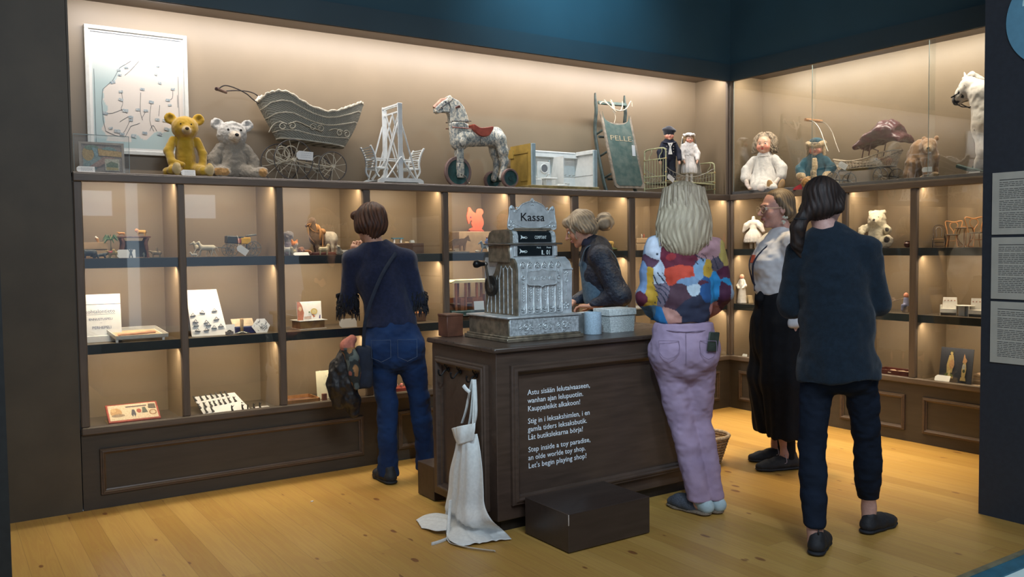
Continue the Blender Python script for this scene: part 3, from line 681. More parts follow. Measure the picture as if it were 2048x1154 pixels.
P('plaque_foot', MB().bb(.11, .35, .10, .13, .565, .578, .002), M_BRONZE)
# crank
mb = MB(); mb.tube([(.080, .26, .265), (.060, .26, .265)], .022, 14); mb.tube([(.062, .26, .265), (.030, .25, .39)], [.008, .007], 8); mb.ball((.030, .25, .392), .013, 10); P('crank_arm', mb, mat('dark_steel', (.15, .13, .11), .4, .8))
P('crank_gear', MB().tube([(.084, .27, .275), (.070, .27, .275)], .055, 18), mat('dark_steel_b', (.05, .045, .04), .5, .7))
mb = MB(); mb.lathe([(.004, -.012), (.010, 0), (.011, .012), (.013, .025), (.020, .042), (.018, .058), (.006, .066)], (.022, .25, .392), 14, 'x'); 
for i in range(len(mb.v)): mb.v[i].x = .044-mb.v[i].x
P('crank_knob', mb, M_IRON, ang=1.2)
# ---------------------------------------------------------------- things on the counter
t = thing('tin_canister', 'pale blue-white round tin beside the right foot of the register', 'tin', (-2.635, -1.40, CZ))
MB().lathe([(.047, .001), (.049, .004), (.049, .118), (.047, .120), (.044, .120), (.044, .010)], n=32).build('can', mat('canister_blue', (.42, .52, .60), .5, var=.10, scale=160), t)
t = thing('lidded_box', 'white speckled cardboard box with lid on the counter right of the tin', 'box', (-2.515, -1.41, CZ))
M_SPK = mat('speckled_board', (.66, .68, .66), .7, col2=(.34, .36, .36), scale=140)
MB().prism([(0, 0), (.170, 0), (.178, .10), (-.008, .10)], 0, .13).build('box_body', M_SPK, t, smooth=False)
MB().bb(-.014, .184, -.008, .138, .092, .130, .003).build('lid', mat('speckled_lid', (.72, .74, .72), .7, col2=(.5, .52, .5), scale=90), t)
t = thing('paper_sheet', 'white sheet of paper on the counter behind the tin', 'paper', (-2.62, -1.30, CZ+.112), .2)
MB().bb(-.04, .07, -.05, .03, 0, .001).build('sheet', mat('white_paper', (.78, .78, .76), .7), t, smooth=False); MB().bb(-.035, .06, -.03, .02, -.112, -.001).build('stack', mat('grey_stack', (.2, .2, .2), .6), t, smooth=False)
t = thing('small_wooden_box', 'small reddish brown wooden box on the counter behind the register drawer', 'box', (-3.335, -1.03, CZ), 0)
MB().bb(0, .10, 0, .10, 0, .115, .003).build('box_body', mat('red_brown_wood', (.11, .040, .022), .4, var=.2, scale=12), t)
MB().bb(-.003, .103, -.003, .103, .110, .122, .003).build('lid', mat('red_brown_wood_l', (.13, .05, .028), .4, var=.2, scale=12), t)
# wicker basket by the far end of the counter
t = thing('wicker_basket', 'small wicker basket on the floor beyond the right end of the counter', 'basket', (-1.56, -1.20, 0))
M_WICK = mat('cane', (.36, .22, .11), .6, var=.3, scale=90, bump=.5, bscale=200)
mb = MB()
for k in range(9): mb.ring((0, 0, .010+k*.019), .095+.006*k, .010, 'z', 32, 6)
for k in range(20): a = k*PI/10; mb.tube([(.090*math.cos(a), .090*math.sin(a), .005), (.150*math.cos(a), .150*math.sin(a), .175)], .005, 5)
mb.lathe([(.001, .004), (.085, .004), (.085, .012), (.001, .012)]); mb.build('bowl', M_WICK, t, ang=1.5)
mb = MB(); mb.ring((0, 0, .178), .150, .011, 'z', 36, 8); mb.build('rim', mat('pale_cane', (.55, .42, .28), .6, var=.2, scale=60), t)
t = thing('paper_scrap', 'tiny white scrap of paper lying on the floor boards before the cabinet', 'paper', (-3.93, -.55, .0))
MB().box((0, 0, .003), (.016, .010, .004), .001, (0, 0, .4)).build('scrap', mat('white_paper', (.78, .78, .76), .7), t)
# ---------------------------------------------------------------- toys: helpers
def at(px, py, Y):
    """point on the upright plane y=Y of the long cabinet seen at a measured place of the photograph"""
    d = fw + R2*((px-1024)/F_PX) - U2*((py-577)/F_PX); return CAM + d*((Y-CAM.y)/d.y)
def atx(px, py, X):
    d = fw + R2*((px-1024)/F_PX) - U2*((py-577)/F_PX); return CAM + d*((X-CAM.x)/d.x)
ZN = 1.805
M_CARD = mat('label_card', (.82, .82, .80), .7, var=.02, scale=10)
M_INKG = mat('label_ink', (.22, .22, .24), .7, var=.02)
M_STRING = mat('string', (.62, .60, .54), .8)
def label_tag(loc, w_=.10, h_=.045, rz=0, tilt=.35, label='', roll=0, lines=3, string=None, group=None, flat=False, cut=1):
    """paper museum tag: clipped corners, punched eyelet, a few lines of print; local x right, front toward -y"""
    t = thing('paper_tag', label, 'label', loc, rz, group)
    R = Matrix.Rotation(-tilt, 4, 'X') @ Matrix.Rotation(roll, 4, 'Y')
    c = h_*.28*cut
    pl = [(0, c), (c, 0), (w_, 0), (w_, h_), (c, h_), (0, h_-c)] if cut else [(0, 0), (w_, 0), (w_, h_), (0, h_)]
    lift = Matrix.Translation((0, 0, .001+max(0, math.sin(abs(roll))*w_ if roll > 0 else 0)))
    mb = MB(); mb.T = lift @ R; mb.prism(pl, 0, .0012); mb.build('card', M_CARD, t, smooth=False)
    if lines:
        mb = MB(); mb.T = lift @ R; rr = random.Random(int(abs(loc[0])*1000))
        for i in range(lines):
            x = w_*.25; z = h_*(.78-.24*i)
            while x < w_*.86:
                l = rr.uniform(.04, .12)*w_; mb.bb(x, min(x+l, w_*.9), -.0005, 0, z-.0012, z); x += l+.03*w_
        mb.build('handwriting', M_INKG, t, smooth=False)
    if string:
        mb = MB(); mb.T = lift @ R; mb.tube(smoothpts([(.006, -.001, h_/2)]+[tuple(s) for s in string], 4), .0009, 5); mb.build('string', M_STRING, t)
    return t
def shade(base, *terms):
    """paint function: base colour plus (condition, colour) patches"""
    def f(V):
        C = np.tile(np.array(base), (len(V), 1))
        for cond, col in terms: m = cond(V); m = np.clip(np.asarray(m, float), 0, 1)[:, None]; C = C*(1-m)+np.array(col)*m
        return C
    return f
def near(c, r, soft=.3):
    c = np.array(c); return lambda V: np.clip((r-np.linalg.norm(V-c, axis=1))/(r*soft)+.5, 0, 1)
PLUSH = vmat('plush', .95, .6, 380, .15, sheen=.5, dist=.003); BISQ = vmat('bisque', .38, .03, 30, .5); PAINTED = vmat('painted_wood', .5, .15, 60, .4); FUR = vmat('worn_fur', .95, .8, 220, .1, sheen=.3, dist=.005)
CLOTHW = mat('doll_cloth_white', (.82, .76, .70), .85, var=.05, scale=40, bump=.5, bscale=90, dist=.006, sheen=.2)
M_EYE = mat('glass_eye', (.012, .010, .010), .1, var=0)
M_WIRE = mat('dark_wire', (.07, .055, .05), .4, .5)
# ---------------------------------------------------------------- framed map, picture board in its case
p0, p1 = at(167, 47, .345), at(373, 72, .345); zb = 1.945
t = thing('framed_map', 'large white framed map with pasted pictures hanging at the left end of the upper niche', 'map', (p0.x, .352, zb))
W_, H_ = p1.x-p0.x, p0.z-zb
mb = MB(); fr = .022
for (a, b, c, d) in ((0, W_, H_-fr, H_), (0, W_, 0, fr), (0, fr, fr, H_-fr), (W_-fr, W_, fr, H_-fr)): mb.bb(a, b, -.012, .012, c, d, .002)
mb.build('frame', mat('white_frame', (.62, .60, .54), .5, var=.03), t, smooth=False)
def map_mat():
    m = NT('map_sheet'); tc = m.n('ShaderNodeTexCoord').outputs['Object']
    c = m.n('ShaderNodeVertexColor', layer_name='Col').outputs[0]
    n = m.n('ShaderNodeTexNoise', {'Vector': tc, 'Scale': 60}).outputs[0]
    m.set(Base_Color=m.mix(m.math('MULTIPLY', n, .12), c, (.5, .42, .33)), Roughness=.7); return m.m
# land / sea painted per vertex on a fine grid, following the coast of the photograph
nu, nv = 90, 116; mb = MB(); mb.sheet(lambda u, v: (fr+u*(W_-2*fr), -.002, fr+v*(H_-2*fr)), nu, nv); o = mb.build('map_sheet', map_mat(), t, smooth=False, fix=False)
V = np.array([v.co[:] for v in o.data.vertices]); u = V[:, 0]/W_; v = V[:, 2]/H_
coast = .17+.02*np.sin(v*22)+.012*np.sin(v*57)+np.clip(v-.48, 0, 1)*.9
south = .13+.05*np.sin(u*9)+.018*np.sin(u*31)
sea = (u < coast) & (v < .78+0*u); sea |= (v < south+.06) & (u > .42) & (u < .90-.2*(v)) ; sea |= (v < .10) & (u < .45); 
land = np.array((.66, .58, .50)); seac = np.array((.40, .50, .48)); pale = np.array((.72, .70, .65))
C = np.ones((len(V), 4)); C[:, :3] = np.where(sea[:, None], seac, land); fade = np.clip((v-.55)/.3, 0, 1)[:, None]; C[:, :3] = C[:, :3]*(1-fade)+pale*fade
edge = (u < .065) | (u > .95) | (v < .055) | (v > .955); C[edge, :3] = pale*.95
o.data.color_attributes.new('Col', 'FLOAT_COLOR', 'POINT').data.foreach_set('color', C.astype(np.float32).ravel())
mb = MB(); mb.bb(fr+.01, W_-fr-.01, -.0035, -.0025, H_-fr-.016, H_-fr-.012); mb.bb(.045, .0465, -.0035, -.0025, .04, H_*.66); mb.bb(W_-.055, W_-.0535, -.0035, -.0025, .04, H_*.66)
Z = lambda x, y: ((at(x, y, .345).x-p0.x), (at(x, y, .345).z-zb))
coastl = [(262, 122), (240, 135), (226, 160), (206, 178), (204, 205), (207, 240), (212, 262), (230, 270), (250, 275), (262, 252), (280, 246)]
mb.tube([(Z(*q)[0], -.0032, Z(*q)[1]) for q in coastl], .0010, 4)
for ln in ([(243, 180), (246, 205), (243, 218), (255, 226)], [(282, 185), (281, 222), (286, 240)], [(303, 205), (300, 240), (308, 262)], [(346, 182), (345, 196), (335, 202)], [(320, 210), (318, 232)], [(240, 243), (262, 232), (250, 262), (240, 268)], [(292, 222), (284, 236)], [(212, 226), (225, 226), (244, 219)], [(355, 190), (356, 215)], [(300, 262), (306, 250), (314, 262)], [(250, 150), (262, 140), (278, 122)]):
    mb.tube([(Z(*q)[0], -.0032, Z(*q)[1]) for q in smoothpts([(a, b, 0) for a, b in ln], 3) for q in [(q.x, q.y)]], .0009, 4)
mb.build('map_lines', mat('map_ink', (.10, .11, .12), .7), t, smooth=False)
mb = MB(); rr = random.Random(3)
for (x, y, s) in ((253, 135, 1), (238, 140, .9), (240, 150, .9), (226, 164, 1.3), (242, 183, 1.1), (242, 199, 1.2), (211, 226, 1.3), (251, 221, 1.5), (262, 234, 1.2), (262, 240, 1), (235, 262, 1.6), (245, 268, 1.3), (222, 256, 1), (268, 272, 1.4), (285, 178, 1.2), (303, 204, 1.3), (276, 219, 1.1), (292, 221, 1.2), (320, 166, 1), (316, 133, .7), (312, 149, .7), (346, 178, 1.1), (336, 200, 1.2), (340, 210, 1), (315, 239, 1.2), (330, 241, 1.3), (334, 258, 1.4), (290, 266, 1.3), (320, 268, 1.4)):
    cx, cz = Z(x, y); mb = MB(); mb.box((cx, -.0040, cz), (.020*s, .0014, .011*s), 0, (0, rr.uniform(-.3, .3), 0)); mb.box((cx+.004, -.0046, cz+.003), (.010*s, .0014, .006*s), 0, (0, rr.uniform(-.5, .5), 0))
    mb.build('pasted_picture', mat('pasted_print', (.20, .26, .30), .7, col2=(.55, .56, .52), scale=160), t, smooth=False)
MB().bb(W_*.46, W_*.58, -.005, -.003, .012, .024).build('caption', M_CARD, t, smooth=False)
# picture board in acrylic case
cs = thing('acrylic_case', 'clear acrylic case over the small picture board at the far left end', 'case', (-4.975, .03, ZN))
mb = MB()
for (a, b, c, d, e, f) in ((0, .272, 0, .003, 0, .20), (0, .272, .13, .133, 0, .20), (0, .003, .003, .13, 0, .20), (.269, .272, .003, .13, 0, .20), (0, .272, 0, .133, .20, .203)): mb.bb(a, b, c, d, e, f)
mb.build('shell', M_ACRYL, cs, smooth=False)
MB().bb(-.001, .273, -.001, .001, .2, .204).bb(.2705, .273, -.001, .001, 0, .2).bb(-.001, .001, -.001, .001, 0, .2).build('edges', M_EDGE, cs, smooth=False)
pb = thing('picture_board', 'small pale-framed board with a faded coloured picture standing in the acrylic case', 'picture', (-4.945, .07, ZN)); pb.rotation_euler = (-.12, 0, 0)
mb = MB(); mb.bb(0, .225, 0, .006, 0, .172, .001)
for (a, b, c, d) in ((0, .225, .160, .172), (0, .225, 0, .010), (0, .013, .01, .16), (.212, .225, .01, .16)): mb.bb(a, b, -.003, 0, c, d)
mb.build('board', mat('faded_frame', (.36, .31, .26), .7, var=.06), pb, smooth=False)
def panel_art(parent, w_, h_, items, y=-.0015, name='print'):
    """flat printed picture: list of (colour, polygon) in 0..1 units"""
    mats = []; mb = MB()
    for i, (c, poly) in enumerate(items):
        key = 'ink_%02x%02x%02x' % tuple(int(min(1, v)*255) for v in c); mats.append(mat(key, c, .65, var=.10, scale=120)); mb.m = i
        mb.prism([(px*w_, pz*h_) for px, pz in poly], y-.0003*(i+1), y-.0003*(i+1)+.0002)
    return mb.build(name, mats, parent, smooth=False, fix=False)
def disc(cx, cz, rx, rz, n=14, a0=0, a1=2*PI): return [(cx+rx*math.cos(a0+(a1-a0)*i/n), cz+rz*math.sin(a0+(a1-a0)*i/n)) for i in range(n)]
panel_art(pb, .225, .172, [((.30, .26, .23), [(.06, .06), (.94, .06), (.94, .93), (.06, .93)]), ((.26, .32, .30), [(.08, .1), (.35, .1), (.5, .45), (.35, .7), (.1, .6)]), ((.42, .30, .15), disc(.2, .62, .13, .22)), ((.20, .26, .20), disc(.28, .82, .16, .08)), ((.24, .33, .34), [(.28, .85), (.4, .8), (.42, .6), (.36, .48), (.34, .6)]),
    ((.50, .34, .16), [(.42, .80), (.94, .72), (.94, .55), (.44, .58)]), ((.22, .30, .28), disc(.66, .74, .17, .12, 12, 0, PI)), ((.36, .25, .21), [(.40, .2), (.80, .52), (.55, .55), (.22, .22)]), ((.48, .45, .35), [(.56, .10), (.88, .10), (.88, .48), (.56, .48)]), ((.20, .24, .17), [(.59, .2), (.85, .14), (.85, .34), (.7, .4), (.59, .32)]), ((.40, .33, .17), [(.59, .13), (.85, .13), (.85, .2), (.59, .22)])], y=-.001)
label_tag((-4.965, .020, ZN), .088, .034, 0, .3, 'white tag leaning on the acrylic case at the far left end of the top shelf')
# ---------------------------------------------------------------- teddy bears
def eyes(par, pts, r, m=None, name='eye'):
    for p in pts: MB().ball(p, r, 10).build(name, m or M_EYE, par)
def yellow_bear():
    p = at(374, 348, .13); t = thing('teddy_bear', 'golden yellow teddy bear sitting in front of the framed map', 'teddy bear', (p.x, .15, ZN), -.12)
    b = Blob(.014)
    b.ell((0, .01, .118), (.056, .052, .118)); b.ell((0, .0, .19), (.050, .045, .06)); b.ell((0, -.005, .285), (.074, .066, .068)); b.cone((0, -.04, .272), (0, -.088, .262), .036, .021)
    i = len(b.p); b.ell((.077, .005, .338), (.034, .014, .034), (0, .4, 0), k=.01); b.ell((.080, -.012, .340), (.022, .012, .022), k=.006, sub=True); b.mirror(i)
    b.chain([(-.066, 0, .215), (-.094, -.015, .15), (-.080, -.05, .085), (-.028, -.085, .068)], [.022, .026, .022, .015], k=.008)
    b.chain([(.066, 0, .215), (.092, -.015, .14), (.088, -.035, .06), (.078, -.05, .03)], [.022, .024, .022, .016], k=.008)
    for s in (-1, 1): b.chain([(s*.05, -.01, .045), (s*.085, -.085, .035)], [.040, .028], k=.014)
    b.ell((-.062, -.122, .040), (.024, .020, .040), k=.012); b.ell((.118, -.100, .040), (.024, .020, .040), k=.012); b.ell((-.105, -.03, .028), (.026, .03, .028)); b.cut_below(.001)
    col = shade((.52, .30, .018), (near((-.062, -.145, .042), .034), (.55, .44, .28)), (near((.120, -.122, .042), .034), (.55, .44, .28)), (near((0, -.09, .262), .030), (.50, .34, .14)), (lambda V: (V[:, 2] < .21)*.35, (.50, .34, .05)),
                (near((.08, -.02, .34), .022), (.28, .15, .01)), (near((-.08, -.02, .34), .022), (.28, .15, .01)))
    b.build('body', PLUSH, .005, t, fold(.0016, 90, 90, 90, 3), col)
    eyes(t, [(-.028, -.062, .300), (.028, -.062, .300)], .005); MB().ball((0, -.108, .270), (.011, .006, .009), 10).build('nose', mat('nose_thread', (.05, .03, .02), .8), t)
    return t
yb_ = yellow_bear()
q = at(360, 349, .03); label_tag((q.x+.006, .025, ZN), .078, .036, 0, .2, 'white tag with handwriting on a string before the yellow teddy bear', string=[(-.02, -.0, .03), (-.045, .02, .045)])
def white_bear():
    p = at(470, 351, .13); t = thing('teddy_bear', 'pale grey and white plush teddy bear sitting left of the wicker doll carriage', 'teddy bear', (p.x, .16, ZN), -.10)
    b = Blob(.018)
    b.ell((0, .01, .105), (.078, .066, .112)); b.ell((0, 0, .18), (.062, .05, .05)); b.ell((-.005, -.005, .268), (.086, .072, .075)); b.ell((-.002, -.005, .225), (.07, .06, .05)); b.cone((.0, -.045, .250), (.004, -.090, .243), .042, .026)
    i = len(b.p); b.ell((.088, .0, .325), (.036, .018, .036), (0, .5, 0), k=.012); b.ell((.086, -.016, .325), (.020, .012, .020), k=.006, sub=True); b.mirror(i)
    for s in (-1, 1):
        b.chain([(s*.075, 0, .185), (s*.115, -.01, .115), (s*.125, -.03, .045)], [.028, .034, .026], k=.010); b.chain([(s*.05, -.02, .05), (s*.100, -.07, .035)], [.044, .033], k=.02)
    b.ell((-.085, -.115, .034), (.056, .026, .034), (0, 0, .2), k=.014); b.ell((.135, -.100, .036), (.048, .030, .036), (0, -.3, -.3), k=.014); b.cut_below(.001)
    col = shade((.34, .295, .235), (lambda V: (V[:, 2]-.21)/.05, (.62, .58, .52)), (near((0, -.10, .24), .045), (.66, .56, .44)), (lambda V: ((V[:, 1] < -.127) & (np.abs(V[:, 2]-.034) < .021) & (np.abs(V[:, 0]+.085) < .045))*1., (.46, .26, .10)), (near((.150, -.135, .036), .030, .2), (.46, .26, .10)))
    b.build('body', FUR, .005, t, lambda V, N: .004*vnoise(V*70, 2)+.002*vnoise(V*170, 5), col)
    eyes(t, [(-.036, -.072, .286), (.036, -.072, .286)], .0075); MB().ball((.004, -.118, .252), (.012, .008, .010), 10).build('nose', M_EYE, t)
white_bear()
# ---------------------------------------------------------------- wicker doll carriage
def wicker_mat():
    m = NT('painted_wicker'); tc = m.n('ShaderNodeTexCoord').outputs['Object']; sp = m.n('ShaderNodeSeparateXYZ', {0: tc}); X = m.math('ADD', sp.outputs[0], sp.outputs[1])
    row = m.math('SINE', m.math('MULTIPLY', sp.outputs[2], 620)); par_ = m.math('MULTIPLY', m.math('FLOOR', m.math('MULTIPLY', sp.outputs[2], 197.4)), PI)
    col = m.math('SINE', m.math('ADD', m.math('MULTIPLY', X, 420), par_)); h = m.math('MULTIPLY_ADD', m.math('MULTIPLY', m.math('ABSOLUTE', row), m.math('MULTIPLY_ADD', col, .35, .65)), 1.0, 0)
    m.set(Base_Color=m.ramp(h, [(.15, (.09, .085, .065)), (.5, (.34, .32, .25)), (.9, (.52, .49, .39))]), Roughness=.7); m.bump(h, .6, .003); return m.m
M_WKR = wicker_mat()
M_CREAM = mat('cream_rod', (.58, .52, .40), .6, var=.12, scale=30)
q = at(620, 356, .17); cx_ = q.x
t = thing('doll_carriage', 'pale wicker doll carriage with scrollwork sides and four spoked wheels on the top shelf', 'doll carriage', (cx_, .175, ZN))
L_ = lambda x, y, Y: at(x, y, Y)-Vector((cx_, .175, ZN))
YF = .055
topx = [(515, 203), (527, 190), (547, 186), (566, 190), (590, 207), (615, 221), (640, 228), (662, 226), (690, 217), (712, 208), (723, 211)]
tp = [L_(a, b, .17) for a, b in topx]; txs = np.array([v.x for v in tp]); tzs = np.array([v.z for v in tp])
bt = [L_(a, b, .17) for a, b in ((556, 279), (600, 284), (650, 291), (685, 297))]; bxs = np.array([v.x for v in bt]); bzs = np.array([v.z for v in bt])
bel = (L_(536, 250, .17).x, L_(708, 262, .17).x)
def hull(u, v, off=0):
    a = 2*PI*u; cu = math.copysign(abs(math.cos(a))**.75, math.cos(a)); su = math.copysign(abs(math.sin(a))**.75, math.sin(a))
    def mid(r, k): return (r[0]+r[1])/2+(r[1]-r[0])/2*k
    xb, xm, xt = mid((bxs[0], bxs[-1]), cu), mid(bel, cu), mid((txs[0], txs[-1]), cu)
    zb_ = np.interp(xb, bxs, bzs); zt = np.interp(xt, txs, tzs); zm = zb_+(zt-zb_)*.45
    wb, wm, wt = .085, .118, .125
    x = xb*(1-v)**2+2*v*(1-v)*(xm*1.0+(xm-(xb+xt)/2)*1.25)+xt*v*v; z = zb_+(zt-zb_)*v
    y = (wb*(1-v)**2+2*v*(1-v)*(wm*1.1)+wt*v*v+off)*su
    return (x, y, z)
mb = MB(); nu, nv = 260, 56
def weave(u, v):
    k = math.sin(2*PI*u*90+ (PI if int(v*40) % 2 else 0))*.0016; p = Vector(hull(u, v)); c = Vector((0, 0, p.z)); d = (p-c); d.z = 0
    return p+d.normalized()*k
mb.sheet(weave, nu, nv, True); mb.build('basket', M_WKR, t, fix=False, ang=3, solid=.004)
mb = MB().raw([hull(i/40, .0) for i in range(40)], [tuple(range(40))]); mb.build('basket_floor', M_WKR, t, fix=False)
mb = MB(); mb.tube([Vector(hull(i/120, 1.0))+Vector((0, 0, .003*math.sin(i*1.9))) for i in range(120)], [.0075+.0015*math.sin(i*1.9) for i in range(120)], 8, closed=True); mb.build('braided_rim', mat('wicker_rim', (.66, .58, .44), .7, var=.15, scale=70, bump=.5, bscale=150), t)
mb = MB()
for v_, r in ((.80, .0045), (.56, .004), (.20, .004), (.02, .005)): mb.tube([hull(i/100, v_, .003) for i in range(100)], r, 6, closed=True)
mb.build('bands', M_CREAM, t)
mb = MB()
def surf_pt(px, py):   # point of the front side of the basket
    p = L_(px, py, .07); u_ = np.clip((p.x-(bel[0]+bel[1])/2)/((bel[1]-bel[0])/2), -.97, .97); return Vector((p.x, -(.121*math.sqrt(max(0, 1-abs(u_)**2.6)))-.004, p.z))
def spiral(cx, cy, r, a0, turns, d, tail):
    pts = [surf_pt(cx+d*r*(1-.6*i/16)*math.cos(a0+turns*2*PI*i/16), cy-r*(1-.6*i/16)*math.sin(a0+turns*2*PI*i/16)) for i in range(17)]
    return [surf_pt(*q) for q in tail]+pts
for args in ((568, 252, 7.5, .5, 1.1, 1, [(545, 262), (552, 248), (563, 242)]), (584, 252, 7.5, .5, 1.1, -1, [(640, 263), (612, 252), (592, 243)]), (624, 255, 7, .5, 1.2, 1, []), (639, 258, 7, .5, 1.2, -1, []), (678, 266, 7, .5, 1.2, 1, [(655, 262), (668, 258)]), (694, 268, 8, .5, 1.2, -1, [])):
    mb.tube(smoothpts(spiral(*args), 2), .0028, 6)
mb.build('scrollwork', M_CREAM, t)
def wheel(par, c, R, ns, rim_m, spoke_m, r=.0035, hub=.011, axis='y', name='wheel'):
    w_ = MB(); w_.ring(c, R-r, r, axis, 40, 6); o = w_.build(name, rim_m, par)
    s = MB()
    for k in range(ns):
        a = 2*PI*k/ns+.2; d = Vector((math.cos(a), 0, math.sin(a))) if axis == 'y' else Vector((0, math.cos(a), math.sin(a))); s.tube([Vector(c)+d*hub*.6, Vector(c)+d*(R-r)], .0019, 5)
    ax = Vector((0, 1, 0)) if axis == 'y' else Vector((1, 0, 0)); s.tube([Vector(c)-ax*.014, Vector(c)+ax*.010], hub, 12); so = s.build('spokes', spoke_m, o); return o
M_TYRE = mat('dark_tyre', (.10, .09, .085), .5, .2)
bx, sx_ = L_(586.5, 311, YF).x, L_(665, 329, YF).x; RB_, RS_ = .124, .094
for y in (-.125, .125):
    wheel(t, (bx, y, RB_), RB_, 12, M_TYRE, M_CREAM); wheel(t, (sx_, y, RS_), RS_, 10, M_TYRE, M_CREAM)
mb = MB(); mb.tube([(bx, -.12, RB_), (bx, .12, RB_)], .006, 8); mb.tube([(sx_, -.12, RS_), (sx_, .12, RS_)], .006, 8)
for y in (-.085, .085):
    mb.tube([(bx, y, RB_), (sx_, y, RS_)], .005, 6); mb.ring((bx-.055, y, RB_+.035), .045, .0035, 'y', 24, 6); mb.ring((bx+.0, y, RB_+.045), .042, .0035, 'y', 24, 6); mb.ring((sx_-.01, y, RS_+.03), .045, .003, 'y', 24, 6, (1, 1.2)); mb.tube([(bx-.10, y, RB_+.02), (bx-.03, y, RB_-.01), (bx, y, RB_)], .004, 6)
mb.build('undercarriage', M_CREAM, t)
hp = [(518, 208), (505, 198), (492, 187), (470, 176), (450, 171), (438, 177)]; hp2 = [(520, 212), (512, 203), (500, 191), (484, 185), (460, 183), (441, 184)]
MB().tube(smoothpts([L_(a, b, .09) for a, b in hp], 4), .0035, 6).build('handle_rod', M_WIRE, t); mb = MB(); mb.tube(smoothpts([L_(a, b+1, .26) if i else L_(a, b, .26) for i, (a, b) in enumerate([(x+12, y-3) for x, y in hp2])], 4), .0035, 6); mb.build('handle_rod', M_WIRE, t)
mb = MB(); a_, b_ = L_(436, 178, .09), L_(449, 181, .26); a_, b_ = L_(437, 179, .09), L_(452, 185, .26); e = (a_-b_).normalized(); mb.tube([a_+e*.055, a_+e*.045, a_+e*.03, a_, b_], [.008, .012, .008, .010, .008], 10); mb.build('handle_grip', mat('turned_grip', (.10, .05, .04), .4), t)
q = at(592, 317, .035); label_tag((q.x, .03, q.z-.01), .105, .052, 0, -.05, 'white tag with handwriting hanging from the front wheel of the wicker carriage', roll=0.05, string=[(-.006, -.0, -.01), (-.012, .01, -.03), (.0, .02, -.035)])
# ---------------------------------------------------------------- white swing boat
M_WPAINT = mat('white_paint', (.76, .78, .76), .45, var=.04, scale=30, bump=.05)
q = at(788, 355, .15); sx0 = q.x; t = thing('toy_swing', 'white painted wooden toy swing with two slatted seats facing each other', 'toy swing', (sx0, .165, ZN))
def bar(mb, a, b, w_=.012, d=.008):
    a, b = Vector(a), Vector(b); v = b-a; l = v.length; M = Matrix.Translation((a+b)/2) @ v.to_track_quat('Z', 'Y').to_matrix().to_4x4(); o = mb.T; mb.T = o @ M; mb.box((0, 0, 0), (w_, d, l), .0015); mb.T = o
for y in (-.115, .115):
    mb = MB(); bar(mb, (0, y, .02), (0, y, .525), .032, .012); mb.build('post', M_WPAINT, t, smooth=False)
    mb = MB(); pl = [(-.165, 0), (-.13, .0), (-.12, .012), (.12, .012), (.13, 0), (.165, 0), (.160, .025), (.135, .038), (-.135, .038), (-.160, .025)]; mb.prism(pl, y-.012, y+.012); mb.build('foot', M_WPAINT, t, smooth=False)
    mb = MB()
    for s in (-1, 1):
        bar(mb, (s*.012, y+.006, .40), (s*.125, y+.006, .03), .013); bar(mb, (0, y-.006, .175), (s*.105, y-.006, .03), .014); 
    mb.build('braces', M_WPAINT, t, smooth=False)
mb = MB(); bar(mb, (-.012, -.115, .515), (-.012, .115, .515), .012, .012); bar(mb, (.012, -.115, .515), (.012, .115, .515), .012, .012); bar(mb, (0, -.115, .47), (0, .115, .47), .012, .012); mb.build('top_beam', M_WPAINT, t, smooth=False)
mb = MB()
for s in (-1, 1):
    for y in (-.045, .045): bar(mb, (-s*.02, y, .46), (s*.085, y, .09), .011)
bar(mb, (-.175, -.05, .165), (.175, -.05, .165)); bar(mb, (-.175, .05, .165), (.175, .05, .165)); mb.build('hanger', M_WPAINT, t, smooth=False)
for s in (-1, 1):
    mb = MB(); sy = .075
    for y in (-sy, sy):
        pl = smoothpts([(s*.195, y, .245), (s*.170, y, .20), (s*.155, y, .14), (s*.160, y, .085), (s*.135, y, .045)], 4); n_ = len(pl)
        for i in range(n_-1): bar(mb, pl[i], pl[i+1], .016, .010)
        bar(mb, (s*.07, y, .10), (s*.155, y, .105), .014, .010); bar(mb, (s*.12, y, .04), (s*.07, y, .10), .014, .008)
    mb.build('seat_frame', M_WPAINT, t, smooth=False)
    mb = MB()
    for k in range(8):
        z = .125+k*.0155; x = s*(.158+.036*(k/8)**1.5); bar(mb, (x, -sy, z), (x, sy, z), .010, .006)
    for k in range(6): x = s*(.075+k*.015); bar(mb, (x, -sy, .108), (x, sy, .108), .005, .010)
    mb.build('slats', M_WPAINT, t, smooth=False)
MB().bb(-.15, .15, -.10, .10, .012, .022).build('base_board', mat('grey_board', (.28, .27, .24), .6), t, smooth=False)
# ---------------------------------------------------------------- dapple grey horse on wheels
q = at(960, 368, .17); hx0 = q.x; t = thing('toy_horse', 'dapple grey wooden riding horse with red saddle on three green wheels', 'toy horse', (hx0, .17, ZN))
H = lambda x, y, Y=.17: at(x, y, Y)-Vector((hx0, .17, ZN))
def h2(l): return [(H(*q).x, H(*q).z) for q in l]
neck_out = h2([(869, 216), (869, 224), (874, 228), (884, 225), (895, 226), (897, 232), (898, 246), (936, 246), (932, 232), (925, 214), (914, 202), (902, 196), (898, 191), (893, 193), (892, 198), (884, 202), (876, 209)])
def dapple_mat():
    m = NT('dapple_paint'); tc = m.n('ShaderNodeTexCoord').outputs['Object']
    n = m.n('ShaderNodeTexNoise', {'Vector': m.n('ShaderNodeMapping', {0: tc, 3: (22, 22, 14)}).outputs[0], 'Scale': 3.2, 'Detail': 3, 'Distortion': .8}).outputs[0]
    m.set(Base_Color=m.ramp(n, [(.38, (.17, .19, .19)), (.5, (.36, .35, .30)), (.60, (.60, .53, .41))]), Roughness=.5); m.bump(n, .3, .003); return m.m
M_DAP = dapple_mat()
mb = MB(); mb.prism(neck_out, -.024, .024)
